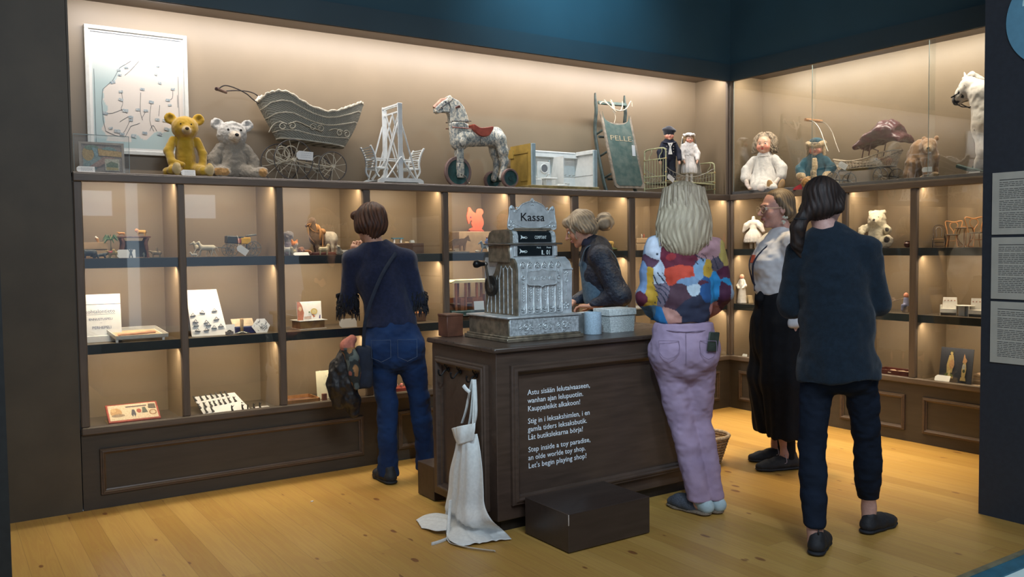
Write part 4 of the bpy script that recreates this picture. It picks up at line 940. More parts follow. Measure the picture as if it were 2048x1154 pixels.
o = mb.build('head_and_neck', M_DAP, t, smooth=False); bv = o.modifiers.new('b', 'BEVEL'); bv.width = .006; bv.segments = 2
nb = h2([(870, 218), (884, 204), (893, 199)]); mb = MB(); mb.tube([(nb[0][0], 0, nb[0][1]), (nb[1][0], 0, nb[1][1]+.004), (nb[2][0], 0, nb[2][1]+.002)], [.024, .022, .012], 8, flat=.6); mb.build('muzzle_blaze', mat('pink_paint', (.42, .22, .15), .5, var=.15), t)
b = Blob(.02); c_ = lambda x, y: (H(x, y).x, 0, H(x, y).z)
b.cone(c_(917, 250), c_(918, 282), .078, .070, sc=(1, .55, 1)); b.cone(c_(922, 276), c_(985, 276), .062, .060, sc=(1, .85, 1)); b.ell(c_(990, 272), (.066, .058, .066)); b.ell(c_(915, 283), (.045, .05, .05))
for s in (-1, 1): b.chain([(c_(992, 280)[0], s*.045, c_(992, 280)[2]), (c_(998, 305)[0], s*.050, c_(998, 305)[2]), (c_(1002, 325)[0], s*.05, c_(1002, 325)[2]), (c_(996, 343)[0], s*.05, .075)], [.050, .034, .022, .024], k=.03)
zc = H(918, 246).z; b.cut(lambda X: X[..., 2]-zc); b.build('body', M_DAP, .006, t, fold(.002, 40, 40, 40))
mb = MB(); x_ = H(918, 300).x; mb.box((x_, 0, (H(918, 296).z+.075)/2+.02), (.052, .05, H(918, 296).z-.04), .004); mb.build('front_leg', M_DAP, t)
mb = MB(); mb.lathe([(.0, .005), (.022, .004), (.03, -.0), (.022, -.006)], (x_, -.055, H(918, 285).z), 14, 'y'); mb.build('knee_boss', M_DAP, t)
sd = h2([(938, 250), (940, 262), (947, 271), (957, 275), (968, 273), (975, 264), (977, 255), (962, 257), (950, 257)]); mb = MB(); sd2 = sm2(sd, 3); mb.prism(sd2, -.068, .068); o = mb.build('saddle', mat('red_saddle', (.30, .055, .030), .45, var=.12, scale=20), t, smooth=False); bv = o.modifiers.new('b', 'BEVEL'); bv.width = .012; bv.segments = 3
zt_ = h2([(997, 272), (1006, 275), (1011, 290), (1011, 300), (1003, 299), (1002, 285)]); mb = MB(); mb.prism(sm2(zt_, 3), -.012, .012); mb.build('tail', mat('grey_tail', (.13, .14, .15), .6), t, smooth=False)
mb = MB(); g = H(909, 216); mb.tube([(g.x, -.065, g.z), (g.x, -.024, g.z), (g.x, .024, g.z), (g.x, .065, g.z)], [.010, .007, .007, .010], 10); mb.build('handle_peg', mat('dark_red_peg', (.12, .04, .03), .4), t)
mb = MB()
def strap(l, r=.0022, y=-.0255):
    for yy in (y, -y): mb.tube([(H(*q).x, yy, H(*q).z) for q in l], r, 5)
strap([(873, 222), (885, 211), (897, 204), (903, 198)]); strap([(893, 202), (897, 213), (896, 226)]); strap([(878, 215), (883, 219)]); strap([(898, 244), (936, 244)], .003, -.043); strap([(953, 276), (953, 290)], .002, -.053)
mb.build('bridle', mat('thin_leather', (.05, .035, .03), .6), t)
mb = MB()
for yy in (-.044, .044): mb.tube([(H(898, 256).x, yy, H(898, 256).z), (H(937, 259).x, yy, H(937, 259).z)], .0035, 5)
mb.build('chest_band', mat('red_band', (.30, .10, .07), .6), t)
eyes(t, [(H(888, 205).x, -.025, H(888, 205).z), (H(888, 205).x, .025, H(888, 205).z)], .005)
M_GRW = mat('green_wheel', (.025, .075, .070), .45, var=.2, scale=18); M_GRT = mat('worn_tyre', (.21, .13, .11), .6, var=.15, scale=25)
def solid_wheel(par, c, R, w_=.026):
    a = MB().lathe([(R*.80, -w_*.5), (R*.96, -w_*.5), (R, -w_*.3), (R, w_*.3), (R*.96, w_*.5), (R*.80, w_*.5), (R*.80, -w_*.5)], c, 36, 'y', cap=False).build('wheel', M_GRT, par)
    MB().lathe([(0.001, -w_*.32), (R*.22, -w_*.42), (R*.22, -w_*.18), (R*.72, -w_*.10), (R*.82, -w_*.45), (R*.82, w_*.45), (.001, w_*.45)], c, 36, 'y').build('wheel_disc', M_GRW, a); return a
RF = .107; solid_wheel(t, (H(918.5, 346, .15).x, .0, RF), RF, .022)
RR_ = .068; xr = H(1017, 353, .07).x
for y in (-.115, .115): solid_wheel(t, (xr, y, RR_), RR_, .03)
mb = MB(); mb.box((xr, 0, RR_), (.034, .20, .034), .004); mb.build('axle', M_GRW, t)
mb = MB()
for s in (-1, 1): mb.box((xr-.004, s*.05, RR_+.014), (.038, .030, .028), .005)
mb.build('hooves', mat('dark_hoof', (.02, .025, .03), .5), t)
fx = H(918, 346).x
mb = MB(); mb.box((fx, -.024, .115), (.052, .020, .10), .004); mb.box((fx, .024, .115), (.052, .020, .10), .004); mb.build('fork', M_DAP, t)
mb = MB(); mb.tube([(fx, -.035, .085), (fx, .035, .085)], .007, 8); mb.tube(smoothpts([(fx+.01, -.04, .08), (fx+.03, -.044, .07), (fx+.036, -.044, .04), (fx+.05, -.044, .025), (fx+.062, -.044, .03)], 3), .0045, 6); mb.build('pedal_crank', mat('old_steel', (.20, .18, .15), .4, .8), t)
# ---------------------------------------------------------------- bathroom doll's house
M_OCH = mat('ochre_paint', (.42, .27, .055), .55, var=.10, scale=14); M_OCHB = mat('ochre_base', (.30, .22, .08), .6, var=.2, scale=20); M_PWH = mat('room_white', (.66, .66, .62), .5, var=.03); M_PBL = mat('pale_blue_trim', (.38, .46, .47), .5, var=.05)
X0, X1 = at(1064, 370, .05).x, at(1194, 375, .05).x; t = thing('dollhouse_bathroom', "open ochre doll's house bathroom with white fittings and round mirror", "doll's house", (X0, .05, ZN)); w_ = X1-X0; dd = .27; hh = .325
MB().bb(-.012, w_+.012, -.012, dd+.01, 0, .026, .002).build('base', M_OCHB, t, smooth=False)
MB().bb(0, w_, dd-.008, dd, .026, hh*.96).build('back_wall', M_PWH, t, smooth=False)
mb = MB().bb(-.004, .006, .01, dd, .026, hh); mb.bb(-.010, -.004, .04, dd-.05, .26, .27); mb.bb(-.008, -.004, .05, .13, .06, .25).bb(-.013, -.003, .22, dd+.02, .235, .30); mb.build('left_wall', M_OCH, t, smooth=False)
MB().bb(.006, .010, .01, dd-.008, .026, hh*.92).build('left_lining', M_PWH, t, smooth=False); MB().bb(w_-.008, w_, .01, dd, .026, hh*.92).build('right_wall', M_PWH, t, smooth=False)
MB().bb(w_*.60, w_*.60+.008, .10, dd-.008, .026, hh*.80).build('partition', M_PWH, t, smooth=False)
MB().bb(.006, w_-.008, .012, dd-.008, .026, .028).build('room_floor', mat('tile_floor', (.45, .42, .38), .5, var=.1, scale=60), t, smooth=False)
mb = MB().bb(0, .032, -.004, .012, .026, hh, .001).bb(w_-.030, w_+.002, -.004, .012, .026, hh*.94, .001); mb.build('front_pillars', M_PBL, t, smooth=False)
mb = MB().bb(.006, w_, dd-.05, dd-.004, hh*.80, hh*.93, .002).bb(w_-.03, w_, .012, dd-.05, hh*.86, hh*.95, .002); mb.build('cornice', M_PWH, t, smooth=False)
mb = MB(); [mb.bb(.02+i*.012, .027+i*.012, dd-.052, dd-.049, hh*.905, hh*.92) for i in range(int((w_-.04)/.012))]; mb.build('cornice_pattern', mat('grey_pattern', (.3, .31, .3), .6), t, smooth=False)
MB().bb(.006, w_*.6, dd-.0095, dd-.008, .10, .104).bb(w_*.62, w_-.01, dd-.0095, dd-.008, .12, .124).bb(w_-.0095, w_-.008, .02, dd-.01, .12, .124).build('tile_line', mat('tile_grey', (.3, .3, .28), .6), t, smooth=False)
MB().bb(.018, .026, .012, .016, .10, .24).bb(w_-.020, w_-.012, .012, .016, .09, .24).build('curtains', mat('blue_curtain', (.06, .14, .17), .7, var=.2, scale=50), t, smooth=False)
MB().bb(.035, .135, .06, .16, .028, .078, .004).build('bathtub', M_PWH, t); MB().bb(w_*.27, w_*.46, .155, .165, .028, .215, .002).build('mirror_panel', M_PWH, t, smooth=False)
mb = MB(); mb.lathe([(.001, .147), (.030, .147), (.030, .150), (.001, .150)], (w_*.365, 0, .165), 28, 'y'); mb.build('mirror', mat('mirror', (.55, .48, .40), .06, 1, var=.02), t)
MB().ring((w_*.365, .149, .165), .032, .004).build('mirror_frame', M_PWH, t)
mb = MB().bb(w_*.30, w_*.50, .085, .150, .082, .094, .004).bb(w_*.335, w_*.42, .10, .145, .028, .083, .004); mb.build('washbasin', M_PWH, t)
mb = MB().bb(w_*.46, w_*.60, .05, .10, .028, .045, .004); mb.build('shower_tray', M_PWH, t); mb = MB().lathe([(.010, .0), (.020, .03), (.018, .032), (.009, .006)], (w_*.68, .12, .028), 16); mb.build('toilet_bowl', M_PWH, t)
mb = MB()
mb.tube([(w_*.36, .12, .10), (w_*.36, .10, .115), (w_*.38, .10, .115)], .003, 6); mb.tube([(w_*.12, .24, .06), (w_*.12, .24, .2)], .0015, 5); mb.ball((w_*.12, .235, .09), .006, 8); mb.tube([(w_*.52, .23, .12), (w_*.52, .23, .23), (w_*.50, .20, .235)], .0018, 5); mb.ball((w_*.5, .2, .225), .007, 8)
for x in (.80, .88, .94): mb.tube([(w_*x, .25, .13), (w_*x+.02, .25, .135)], .0018, 5); mb.ball((w_*x, .25, .13), .004, 6)
mb.build('taps', mat('chrome_fitting', (.45, .43, .38), .25, .9), t)
# ---------------------------------------------------------------- sled leaning on the back wall
M_SGR = mat('worn_green_paint', (.040, .080, .066), .6, col2=(.10, .13, .105), scale=18, bump=.25, bscale=60); M_SRN = mat('worn_runner', (.075, .10, .085), .6, col2=(.04, .05, .045), scale=25); M_SRIM = mat('bare_wood_edge', (.27, .21, .15), .6, var=.2, scale=30)
BL, BR, TL, TR = at(1231, 375, .07), at(1291, 376, .045), at(1200, 222, .235), at(1255, 238, .215)
t = thing('wooden_sled', 'worn green wooden sled lettered with a name, leaning upright against the niche wall', 'sled', (BL.x, .07, ZN)); O_ = Vector((BL.x, .07, ZN))
B0, B1, T0, T1 = [v-O_ for v in (BL, BR, TL, TR)]; B0.z = B1.z = .030
T0 = B0+(T0-B0); T1 = B1+(T0-B0)
ux = (B1-B0).normalized(); uy = ((T0-B0)-ux*((T0-B0).dot(ux))).normalized(); uz = ux.cross(uy); wS = (B1-B0).length; hS = (T0-B0).length; sk = (T0-B0).dot(ux)
MS = Matrix(((ux.x, uy.x, uz.x, B0.x), (ux.y, uy.y, uz.y, B0.y), (ux.z, uy.z, uz.z, B0.z), (0, 0, 0, 1)))
sh_ = lambda x, y: (x+sk*y/hS, y)
def sled_poly(d, top=0):
    pts = [(d+.02, d), (wS-d-.02, d), (wS-d, d+.02), (wS-d, hS*.97)]+[(wS/2+(wS/2-d)*math.cos(a), hS-.01-.085*math.sin(a)**.8-d*.6) for a in [PI*i/12 for i in range(1, 12)]]+[(d, hS), (d, d+.02)]
    return [sh_(*q) for q in pts]
mb = MB(); mb.T = MS; mb.prism(sled_poly(0), -.014, .0, 'xy'); mb.build('seat_edge', M_SRIM, t, smooth=False)
mb = MB(); mb.T = MS; mb.prism(sled_poly(.020), -.001, .0016, 'xy'); mb.build('seat_board', M_SGR, t, smooth=False)
mb = MB(); lx, ly = sh_(wS*.14, hS*.62); text_mb(mb, 'PELLE', .062, MS @ Matrix.Translation((lx, ly, .0022)) @ Matrix.Rotation(-.02, 4, 'Z'), wS*.70, .0006); mb.build('lettering', mat('cream_letter', (.42, .33, .20), .7, var=.15, scale=60), t, smooth=False, fix=False)
for i, x in enumerate((-.012, wS-.018)):
    mb = MB(); mb.T = MS; up_ = .17
    pts = [(x+sk*y/hS, y, z) for y, z in ((-.02, -.10), (.10, -.115), (.35, -.115), (.50, -.10), (.60, -.055), (hS+.02, -.03), (hS+.11, -.012), (hS+.15, .0))]
    mb.tube(smoothpts(pts, 5), [.018]*29+[.014, .013, .012, .011, .010, .009, .009], 8, flat=.62); mb.build('runner', M_SRN, t)
mb = MB(); mb.T = MS
for y in (.10, .45): mb.tube([(sk*y/hS, y, -.08), (wS+sk*y/hS, y, -.08)], .010, 6)
for y in (.12, .30, .48):
    for x in (0, wS-.03): mb.tube([(x+sk*y/hS, y, -.02), (x+sk*y/hS, y, -.11)], .009, 6)
mb.build('cross_supports', M_SRN, t)
mb = MB(); mb.T = MS; yb = hS+.075; mb.box((wS/2+sk*yb/hS, yb, -.01), (wS*.95, .028, .016), .004); mb.build('crossbar', M_SGR, t)
M_ROPE = mat('sled_rope', (.58, .47, .34), .8, var=.15, scale=200); mb = MB(); mb.T = MS; s_ = lambda x, y, z: (x+sk*y/hS, y, z)
mb.tube(smoothpts([s_(.0, hS+.05, .015), s_(.04, hS+.07, .02), s_(wS*.42, hS+.01, .03), s_(wS*.62, hS-.0, .03), s_(wS*.85, hS+.03, .03), s_(wS+.01, hS+.09, .03), s_(wS+.02, hS+.05, .02)], 5), .0045, 6)
mb.tube(smoothpts([s_(.05, hS+.09, .015), s_(wS*.3, hS+.03, .03), s_(wS*.45, hS-.01, .03)], 5), .004, 6)
mb.tube(smoothpts([s_(wS*.78, hS+.09, .015), s_(wS*.74, hS+.05, .02), s_(wS*.60, hS-.0, .032), s_(wS*.5, hS+.005, .03)], 5), .004, 6)
for k in range(5): mb.tube(smoothpts([s_(wS*.40+.012*math.sin(k), hS+.10-.004*k, .01), s_(wS*.42+.01*math.cos(k*2), hS+.045, .022), s_(wS*.40+.012*math.sin(k*3), hS+.0, .02), s_(wS*.44, hS-.02, .02)], 4), .0035, 5)
mb.tube(smoothpts([s_(wS*.42, hS-.01, .015), s_(wS*.44, hS-.05, .014), s_(wS*.36, hS-.10, .012)], 4), .003, 5); mb.build('rope', M_ROPE, t)
q = at(1263, 293, .10); tg = label_tag((q.x, .088, q.z-.075), .032, .085, 0, .1, 'long white paper tag hanging down from the seat of the green sled', lines=0, string=None, cut=.0)
mb = MB(); mb.tube(smoothpts([(.016, -.002, .08), (.012, -.002, .10), (.0, -.0, .125), (.004, .0, .10), (.016, -.002, .08)], 4), .001, 5); mb.build('string', M_STRING, tg)
# ---------------------------------------------------------------- doll's iron bed
M_BED = mat('cream_green_iron', (.46, .46, .26), .45, var=.10, scale=30); M_BRB = mat('brass_bead', (.50, .36, .16), .4, .4)
bx0, bx1 = -.700, -.145; t = thing('doll_bed', "pale green iron doll's bed with string mesh sides in the niche corner", 'doll bed', (bx0, .04, ZN)); Lb = bx1-bx0; Wb = .25
def bed_end(x, h, nb, rake):
    mb = MB(); r = .0055
    arch = [(x, 0, .0), (x, 0, h-.04), (x, .012, h-.012), (x, .045, h), (x, Wb-.045, h), (x, Wb-.012, h-.012), (x, Wb, h-.04), (x, Wb, 0)]
    mb.tube(smoothpts(arch[:3]+arch[3:], 3), r, 8)
    for z in (h-.085, .14 if h > .3 else .11, .045): mb.tube([(x, 0, z), (x, Wb, z)], .0042, 6)
    for y in (.065, Wb-.065): mb.tube(smoothpts([(x, y-.018, h-.002), (x, y-.02, h-.03), (x, y+.008, h-.06), (x, y+.008, h-.085)], 4), .0035, 6)
    mb.build('head_frame' if h > .3 else 'foot_frame', M_BED, t)
    mb = MB()
    for k in range(nb):
        y = .03+k*(Wb-.06)/(nb-1)
        mb.tube([(x, y, h-.085), (x, y, .045)], .0024, 5)
    mb.build('end_bars', M_BED, t)
    mb = MB()
    for k in range(nb):
        y = .03+k*(Wb-.06)/(nb-1); mb.ball((x, y, h-.085), .005, 6); mb.ball((x, y, .046), .004, 6)
    for y in (0, Wb):
        for z in (h-.085, .10, .17 if h > .3 else .045): mb.ball((x, y, z), .009, 8)
    mb.build('beads', M_BRB, t)
bed_end(0, .365, 7, 0); bed_end(Lb, .270, 7, 0)
mb = MB()
for y in (0, Wb): mb.tube([(0, y, .10), (Lb, y, .085)], .0055, 8)
mb.build('side_rails', M_BED, t)
MB().bb(.01, Lb-.01, .008, Wb-.008, .082, .096).build('bed_base', mat('bed_canvas', (.30, .27, .18), .8), t, smooth=False)
mb = MB()
for y in (0, Wb):
    top = lambda s: .215-.075*math.sin(PI*min(1, s*1.05))**.8
    mb.tube([(Lb*i/16, y, top(i/16)) for i in range(17)], .0028, 5)
    for k in range(14):
        s0 = k/14
        for d in (.09, -.09):
            s1 = min(max(s0+d, 0), 1)
            mb.tube([(Lb*s0, y, .10-.015*s0), (Lb*s1, y, top(s1))], .0012, 4)
    mb.tube([(Lb*i/16, y, (.1+top(i/16))/2) for i in range(17)], .0012, 4)
mb.build('string_mesh', mat('grey_string', (.36, .35, .30), .8), t)
q = at(1334, 358, .02); label_tag((q.x, .022, q.z-.03), .078, .040, 0, .05, 'grey-white paper tag tied to the front rail of the iron doll bed', roll=.55, lines=0)
# ---------------------------------------------------------------- dolls
SKIN_D = (.70, .40, .27)
def doll_head(par, c, r, hair_col, yaw=0, skin=SKIN_D, hat=None, vox=.003, hair='short'):
    """bisque head with modelled face, painted lips, cheeks and brows; c = centre, r = half height; faces -y"""
    cx, cy, cz = c; b = Blob(r*.25)
    b.ell((cx, cy, cz+r*.08), (r*.80, r*.82, r*.92)); b.ell((cx, cy-r*.18, cz-r*.42), (r*.60, r*.60, r*.48)); b.cone((cx, cy-r*.80, cz-r*.02), (cx, cy-r*.92, cz-r*.16), r*.07, r*.11, k=r*.1)
    b.ell((cx, cy-r*.66, cz-r*.70), (r*.2, r*.14, r*.14)); b.ell((cx, cy-r*.76, cz-r*.42), (r*.20, r*.10, r*.07), k=r*.06)
    for s in (-1, 1): b.ell((cx+s*r*.42, cy-r*.58, cz-r*.28), (r*.27, r*.24, r*.25)); b.ell((cx+s*r*.30, cy-r*.88, cz+r*.10), (r*.15, r*.12, r*.09), k=r*.08, sub=True); b.ell((cx+s*r*.80, cy, cz-r*.05), (r*.08, r*.13, r*.18), k=r*.05)
    b.cone((cx, cy+r*.05, cz-r*.6), (cx, cy+r*.05, cz-r*1.25), r*.36, r*.40)
    nb = near
    col = shade(skin, (nb((cx-r*.45, cy-r*.75, cz-r*.30), r*.30, 1.2), (.78, .26, .17)), (nb((cx+r*.45, cy-r*.75, cz-r*.30), r*.30, 1.2), (.78, .26, .17)), (nb((cx, cy-r*.86, cz-r*.43), r*.13, .3), (.55, .07, .05)),
                (lambda V: ((np.abs(np.abs(V[:, 0]-cx)-r*.33) < r*.17) & (np.abs(V[:, 2]-cz-r*.30) < r*.035) & (V[:, 1] < cy-r*.3))*.8, (.16, .09, .05)))
    h = b.build('head', BISQ, vox, par, None, col)
    e = [(cx-r*.30, cy-r*.70, cz+r*.10), (cx+r*.30, cy-r*.70, cz+r*.10)]
    eyes(h, e, r*.100, mat('doll_eye_white', (.75, .74, .72), .15, var=.02), 'eyeball'); eyes(h, [(x, y-r*.075, z) for x, y, z in e], r*.070, mat('doll_iris', (.03, .05, .09), .1), 'iris'); return h
# sailor boy
q = at(1338, 350, .15); t = thing('boy_doll', 'sailor boy doll in navy suit and dark beret standing in the iron bed', 'doll', (q.x, .15, ZN+.097), -.55)
doll_head(t, (0, 0, .385), .048, None)
M_NAVYC = mat('navy_cloth', (.012, .014, .030), .8, var=.1, scale=80, bump=.3, bscale=300)
b = Blob(.012); b.cone((0, 0, .325), (0, 0, .22), .046, .054, sc=(1, .7, 1)); b.cone((0, 0, .22), (0, 0, .20), .05, .05, sc=(1, .7, 1))
for s in (-1, 1): b.chain([(s*.046, 0, .318), (s*.078, -.005, .25), (s*.080, -.03, .185)], [.020, .021, .019])
b.build('jacket', M_NAVYC, .004, t, fold(.002, 40, 40, 30))
b = Blob(.012)
for s in (-1, 1): b.chain([(s*.024, 0, .21), (s*.028, 0, .10), (s*.030, 0, .018)], [.032, .028, .028])
b.cone((-.02, 0, .205), (.02, 0, .205), .036, .036, sc=(1, .8, 1)); b.build('trousers', mat('navy_trousers', (.008, .010, .020), .85), .004, t, fold(.002, 50, 50, 20, 2))
mb = MB().prism([(-.022, .318), (.022, .318), (.006, .285), (.016, .225), (-.016, .225), (-.006, .285)], -.052, -.046); mb.build('shirt_front', mat('shirt_white', (.75, .72, .66), .8), t, smooth=False)
b = Blob(.008); b.chain([(-.05, -.01, .325), (-.02, -.035, .318), (0, -.045, .30), (.02, -.035, .318), (.05, -.01, .325)], [.012, .010, .007, .010, .012], sc=(1, 1, .5)); b.build('collar', M_NAVYC, .003, t)
mb = MB()
for s in (-1, 1):
    for k in range(3): mb.ball((s*.028, -.045, .29-.022*k), .004, 8)
mb.build('buttons', mat('button', (.4, .35, .28), .4, .5), t)
for s in (-1, 1): b = Blob(.006); b.cone((s*.080, -.032, .175), (s*.078, -.040, .150), .011, .009); b.build('hand', mat('doll_skin', SKIN_D, .5), .003, t)
for s in (-1, 1): MB().ball((s*.030, -.012, .012), (.017, .030, .012), 12).build('shoe', M_EYE, t)
b = Blob(.01); b.ell((.004, .008, .428), (.058, .056, .024), (.12, .12, 0)); b.cone((0, 0, .415), (0, 0, .408), .047, .045, k=.004); b.build('beret', mat('beret_felt', (.012, .012, .020), .95, sheen=.4, bump=.4, bscale=300), .003, t)
# bride
q = at(1380, 352, .15); t = thing('bride_doll', 'bride doll in long white dress and veil standing right of the sailor doll', 'doll', (q.x, .16, ZN+.097), -.50)
doll_head(t, (0, 0, .365), .042, None)
b = Blob(.012); b.cone((0, 0, .325), (0, 0, .245), .042, .050, sc=(1, .75, 1))
for s in (-1, 1): b.chain([(s*.045, 0, .308), (s*.068, -.01, .25), (s*.062, -.035, .20)], [.024, .024, .017])
b.build('bodice', CLOTHW, .004, t, fold(.003, 50, 50, 40))
b = Blob(.015); b.cone((0, 0, .235), (0, 0, .12), .042, .062, sc=(1, .8, 1)); b.cone((0, 0, .12), (0, 0, .095), .062, .064, sc=(1, .8, 1)); b.cut(lambda X: .085-X[..., 2]); b.build('skirt', CLOTHW, .004, t, lambda V, N: .004*np.sin(np.arctan2(V[:, 1], V[:, 0])*13)*np.clip((.24-V[:, 2])*8, 0, 1))
for s in (-1, 1): b = Blob(.008); b.chain([(s*.018, 0, .10), (s*.020, 0, .02), (s*.022, -.018, .010)], [.014, .010, .011]); b.build('leg', CLOTHW, .003, t)
for s in (-1, 1): b = Blob(.006); b.cone((s*.060, -.04, .19), (s*.052, -.05, .165), .010, .007); b.build('hand', mat('doll_skin', SKIN_D, .5), .003, t)
b = Blob(.01); b.ell((0, .012, .385), (.045, .040, .036)); b.chain([(-.038, .0, .37), (-.042, .0, .33)], [.012, .008]); b.chain([(.038, .0, .37), (.042, .0, .33)], [.012, .008]); b.build('hair', mat('doll_blond', (.38, .24, .11), .7, bump=.5, bscale=200), .0035, t)
M_VEIL = mat('veil_tulle', (.66, .60, .52), .8, var=.05, bump=.3, bscale=120)
def veil(u, v): a = -.15+u*(PI+.3); r = .050+.050*v+.006*math.sin(u*24)*v; return (math.cos(a)*r*1.05, .012+math.sin(a)*r*.8, .395-.32*v**1.1)
MB().sheet(veil, 40, 16).build('veil', M_VEIL, t, solid=.0015, ang=3)
mb = MB(); [mb.ball((math.cos(a)*.043, .002+math.sin(a)*.038-.004, .402+.004*math.sin(a*5)), .011, 8) for a in [2*PI*i/16 for i in range(16)]]; mb.lathe([(.042, .395), (.038, .412), (.02, .422), (.001, .424)], (0, .004, 0), 20, cap=False); mb.build('wreath', CLOTHW, t)
# ---- right niche: dolls, pram, bear, rocking horse
RZ = -PI/2
def RL(px, py, X): return atx(px, py, X)
q = RL(1524, 376, .12); t = thing('girl_doll', 'blonde doll in a white dress sitting with her soles toward the glass', 'doll', (.15, q.y, ZN), RZ+.42)
doll_head(t, (0, 0, .400), .078, None, vox=.0035)
b = Blob(.016); b.cone((0, 0, .295), (0, 0, .10), .066, .118, sc=(1, .72, 1)); b.cone((0, 0, .10), (0, -.06, .05), .12, .10, sc=(1, .8, .8))
for s in (-1, 1): b.chain([(s*.085, 0, .285), (s*.145, -.01, .20), (s*.150, -.04, .135)], [.034, .044, .040], k=.010)
b.cut_below(.003); b.build('dress', CLOTHW, .0055, t, lambda V, N: .004*vnoise(V*np.array([60, 60, 12]), 4)+.003*np.sin(V[:, 0]*120)*np.clip((.2-V[:, 2])*6, 0, 1))
b = Blob(.004); [b.ell((math.cos(a)*.045, math.sin(a)*.04-.002, .308+.004*math.sin(a*7)), (.014, .014, .008)) for a in [2*PI*i/14 for i in range(14)]]; b.build('ruffle', CLOTHW, .0035, t)
for s in (-1, 1): b = Blob(.01); b.chain([(s*.145, -.04, .13), (s*.115, -.10, .075), (s*.085, -.14, .045)], [.020, .016, .014]); b.ell((s*.075, -.150, .038), (.018, .020, .012)); b.build('forearm', mat('doll_white_arm', (.72, .60, .52), .5), .004, t)
b = Blob(.015)
for s in (-1, 1): b.chain([(.02+s*.05, -.05, .05), (.08+s*.045, -.17, .035)], [.048, .030])
b.cut_below(.002); b.build('legs', CLOTHW, .005, t)
for s in (-1, 1):
    b = Blob(.006); b.ell((.135+s*.045, -.150, .055), (.026, .014, .050), (.15, s*.28, .25)); b.build('sole', mat('tan_leather_sole', (.52, .29, .11), .6, var=.08), .0035, t)
def curly(par, c, r, m, n, low, seed, name='hair', curl=.010, cap=True, front=.35, tube=.011):
    """wig: skull cap plus many curling locks"""
    rr = random.Random(seed); cx, cy, cz = c; mb = MB()
    if cap:
        vs = []
        mb.sheet(lambda u, v: (cx+r*1.0*math.sin(v*1.75)*math.cos(u*2*PI), cy+r*.12+r*1.0*math.sin(v*1.75)*math.sin(u*2*PI)*(1 if math.sin(u*2*PI) > 0 else .72), cz+r*.12+r*1.05*math.cos(v*1.75)), 28, 10, True)
    for i in range(n):
        a = rr.uniform(-.28*PI, 1.28*PI); st_ = rr.uniform(.15, 1.1); x, y = math.cos(a), math.sin(a)
        L = low*rr.uniform(.75, 1.05); pts = []
        for j in range(9):
            s = j/8; rad = r*(math.sin(min(PI/2, st_+s*1.2))*1.03)+curl*.6; z = cz+r*.15+r*math.cos(min(PI/2, st_+s*1.2))-max(0, s-.3)*L
            w = curl*min(1, s*2); pts.append((cx+x*rad*(1+.12*s)+w*math.cos(s*9+i), cy+r*.1+y*rad*(1 if y > 0 else .55)+w*math.sin(s*9+i), z))
        mb.tube(smoothpts(pts, 2), [tube*(1-.55*k/16) for k in range(17)], 6)
    return mb.build(name, m, par, fix=False, ang=3)
M_WIG = mat('ash_blond_wig', (.36, .27, .18), .6, var=.3, scale=120, bump=.5, bscale=260, stretch=(1, 1, .3))
curly(t, (0, .012, .412), .080, M_WIG, 80, .12, 5, tube=.013)
q = RL(1625, 368, .12); t = thing('girl_doll', 'doll in a teal coat and cream fur hat, to the right of the white-dressed doll', 'doll', (.16, q.y, ZN), RZ+.48)
doll_head(t, (0, 0, .320), .064, None, vox=.0035)
b = Blob(.02); b.cone((0, 0, .235), (0, 0, .08), .070, .098, sc=(1, .75, 1))
for s in (-1, 1): b.chain([(s*.070, 0, .225), (s*.118, -.02, .165), (s*.098, -.07, .11)], [.036, .036, .030], k=.012)
b.cut_below(.003); b.build('coat', mat('teal_wool', (.012, .085, .125), .9, var=.12, scale=60, bump=.5, bscale=250, sheen=.3), .0055, t, fold(.004, 40, 40, 30, 7))
M_FURC = mat('cream_fur', (.62, .44, .24), .95, var=.15, scale=70, bump=.9, bscale=200, sheen=.4, dist=.006)
b = Blob(.008); b.chain([(.0, -.062, .225), (.006, -.080, .18), (-.002, -.090, .13), (.0, -.090, .10)], [.022, .020, .021, .024])
b.build('fur_stole', M_FURC, .004, t, fold(.003, 90, 90, 90))
for s in (-1, 1): b = Blob(.008); b.cone((s*.100, -.075, .112), (s*.092, -.088, .095), .036, .034, sc=(1, 1, .75)); b.build('fur_cuff', M_FURC, .004, t, fold(.003, 90, 90, 90, 2))
b = Blob(.01); b.chain([(math.cos(a)*.060, math.sin(a)*.056+.008, .352-.028*math.sin(a)*0+.012*math.cos(a*2)-.028*(math.sin(a) > .2)) for a in [2*PI*i/18 for i in range(19)]], .019); b.chain([(-.058, -.004, .335), (-.060, -.004, .27)], [.018, .012]); b.chain([(.058, -.004, .335), (.060, -.004, .27)], [.018, .014])
b.build('fur_hat_brim', M_FURC, .004, t, fold(.003, 90, 90, 90, 3)); b = Blob(.01); b.ell((0, .012, .375), (.056, .054, .036)); b.build('hat_crown', mat('teal_wool', (.012, .085, .125), .9), .004, t)
b = Blob(.006); b.chain([(-.030, -.046, .352), (0, -.058, .354), (.030, -.046, .352)], [.014, .013, .014]); b.build('fringe', M_WIG, .0035, t)
b = Blob(.02); [b.chain([(s*.045, -.03, .06), (s*.050, -.125, .05)], [.052, .038]) for s in (-1, 1)]; b.cut_below(.002); b.build('fur_skirt', mat('ochre_fur', (.50, .27, .09), .9, var=.2, scale=50, bump=.8, bscale=160, sheen=.3), .0055, t, fold(.004, 60, 60, 60))
for s in (-1, 1): b = Blob(.006); b.ell((s*.088, -.105, .080), (.014, .022, .012)); b.build('hand', mat('doll_skin', SKIN_D, .5), .003, t)
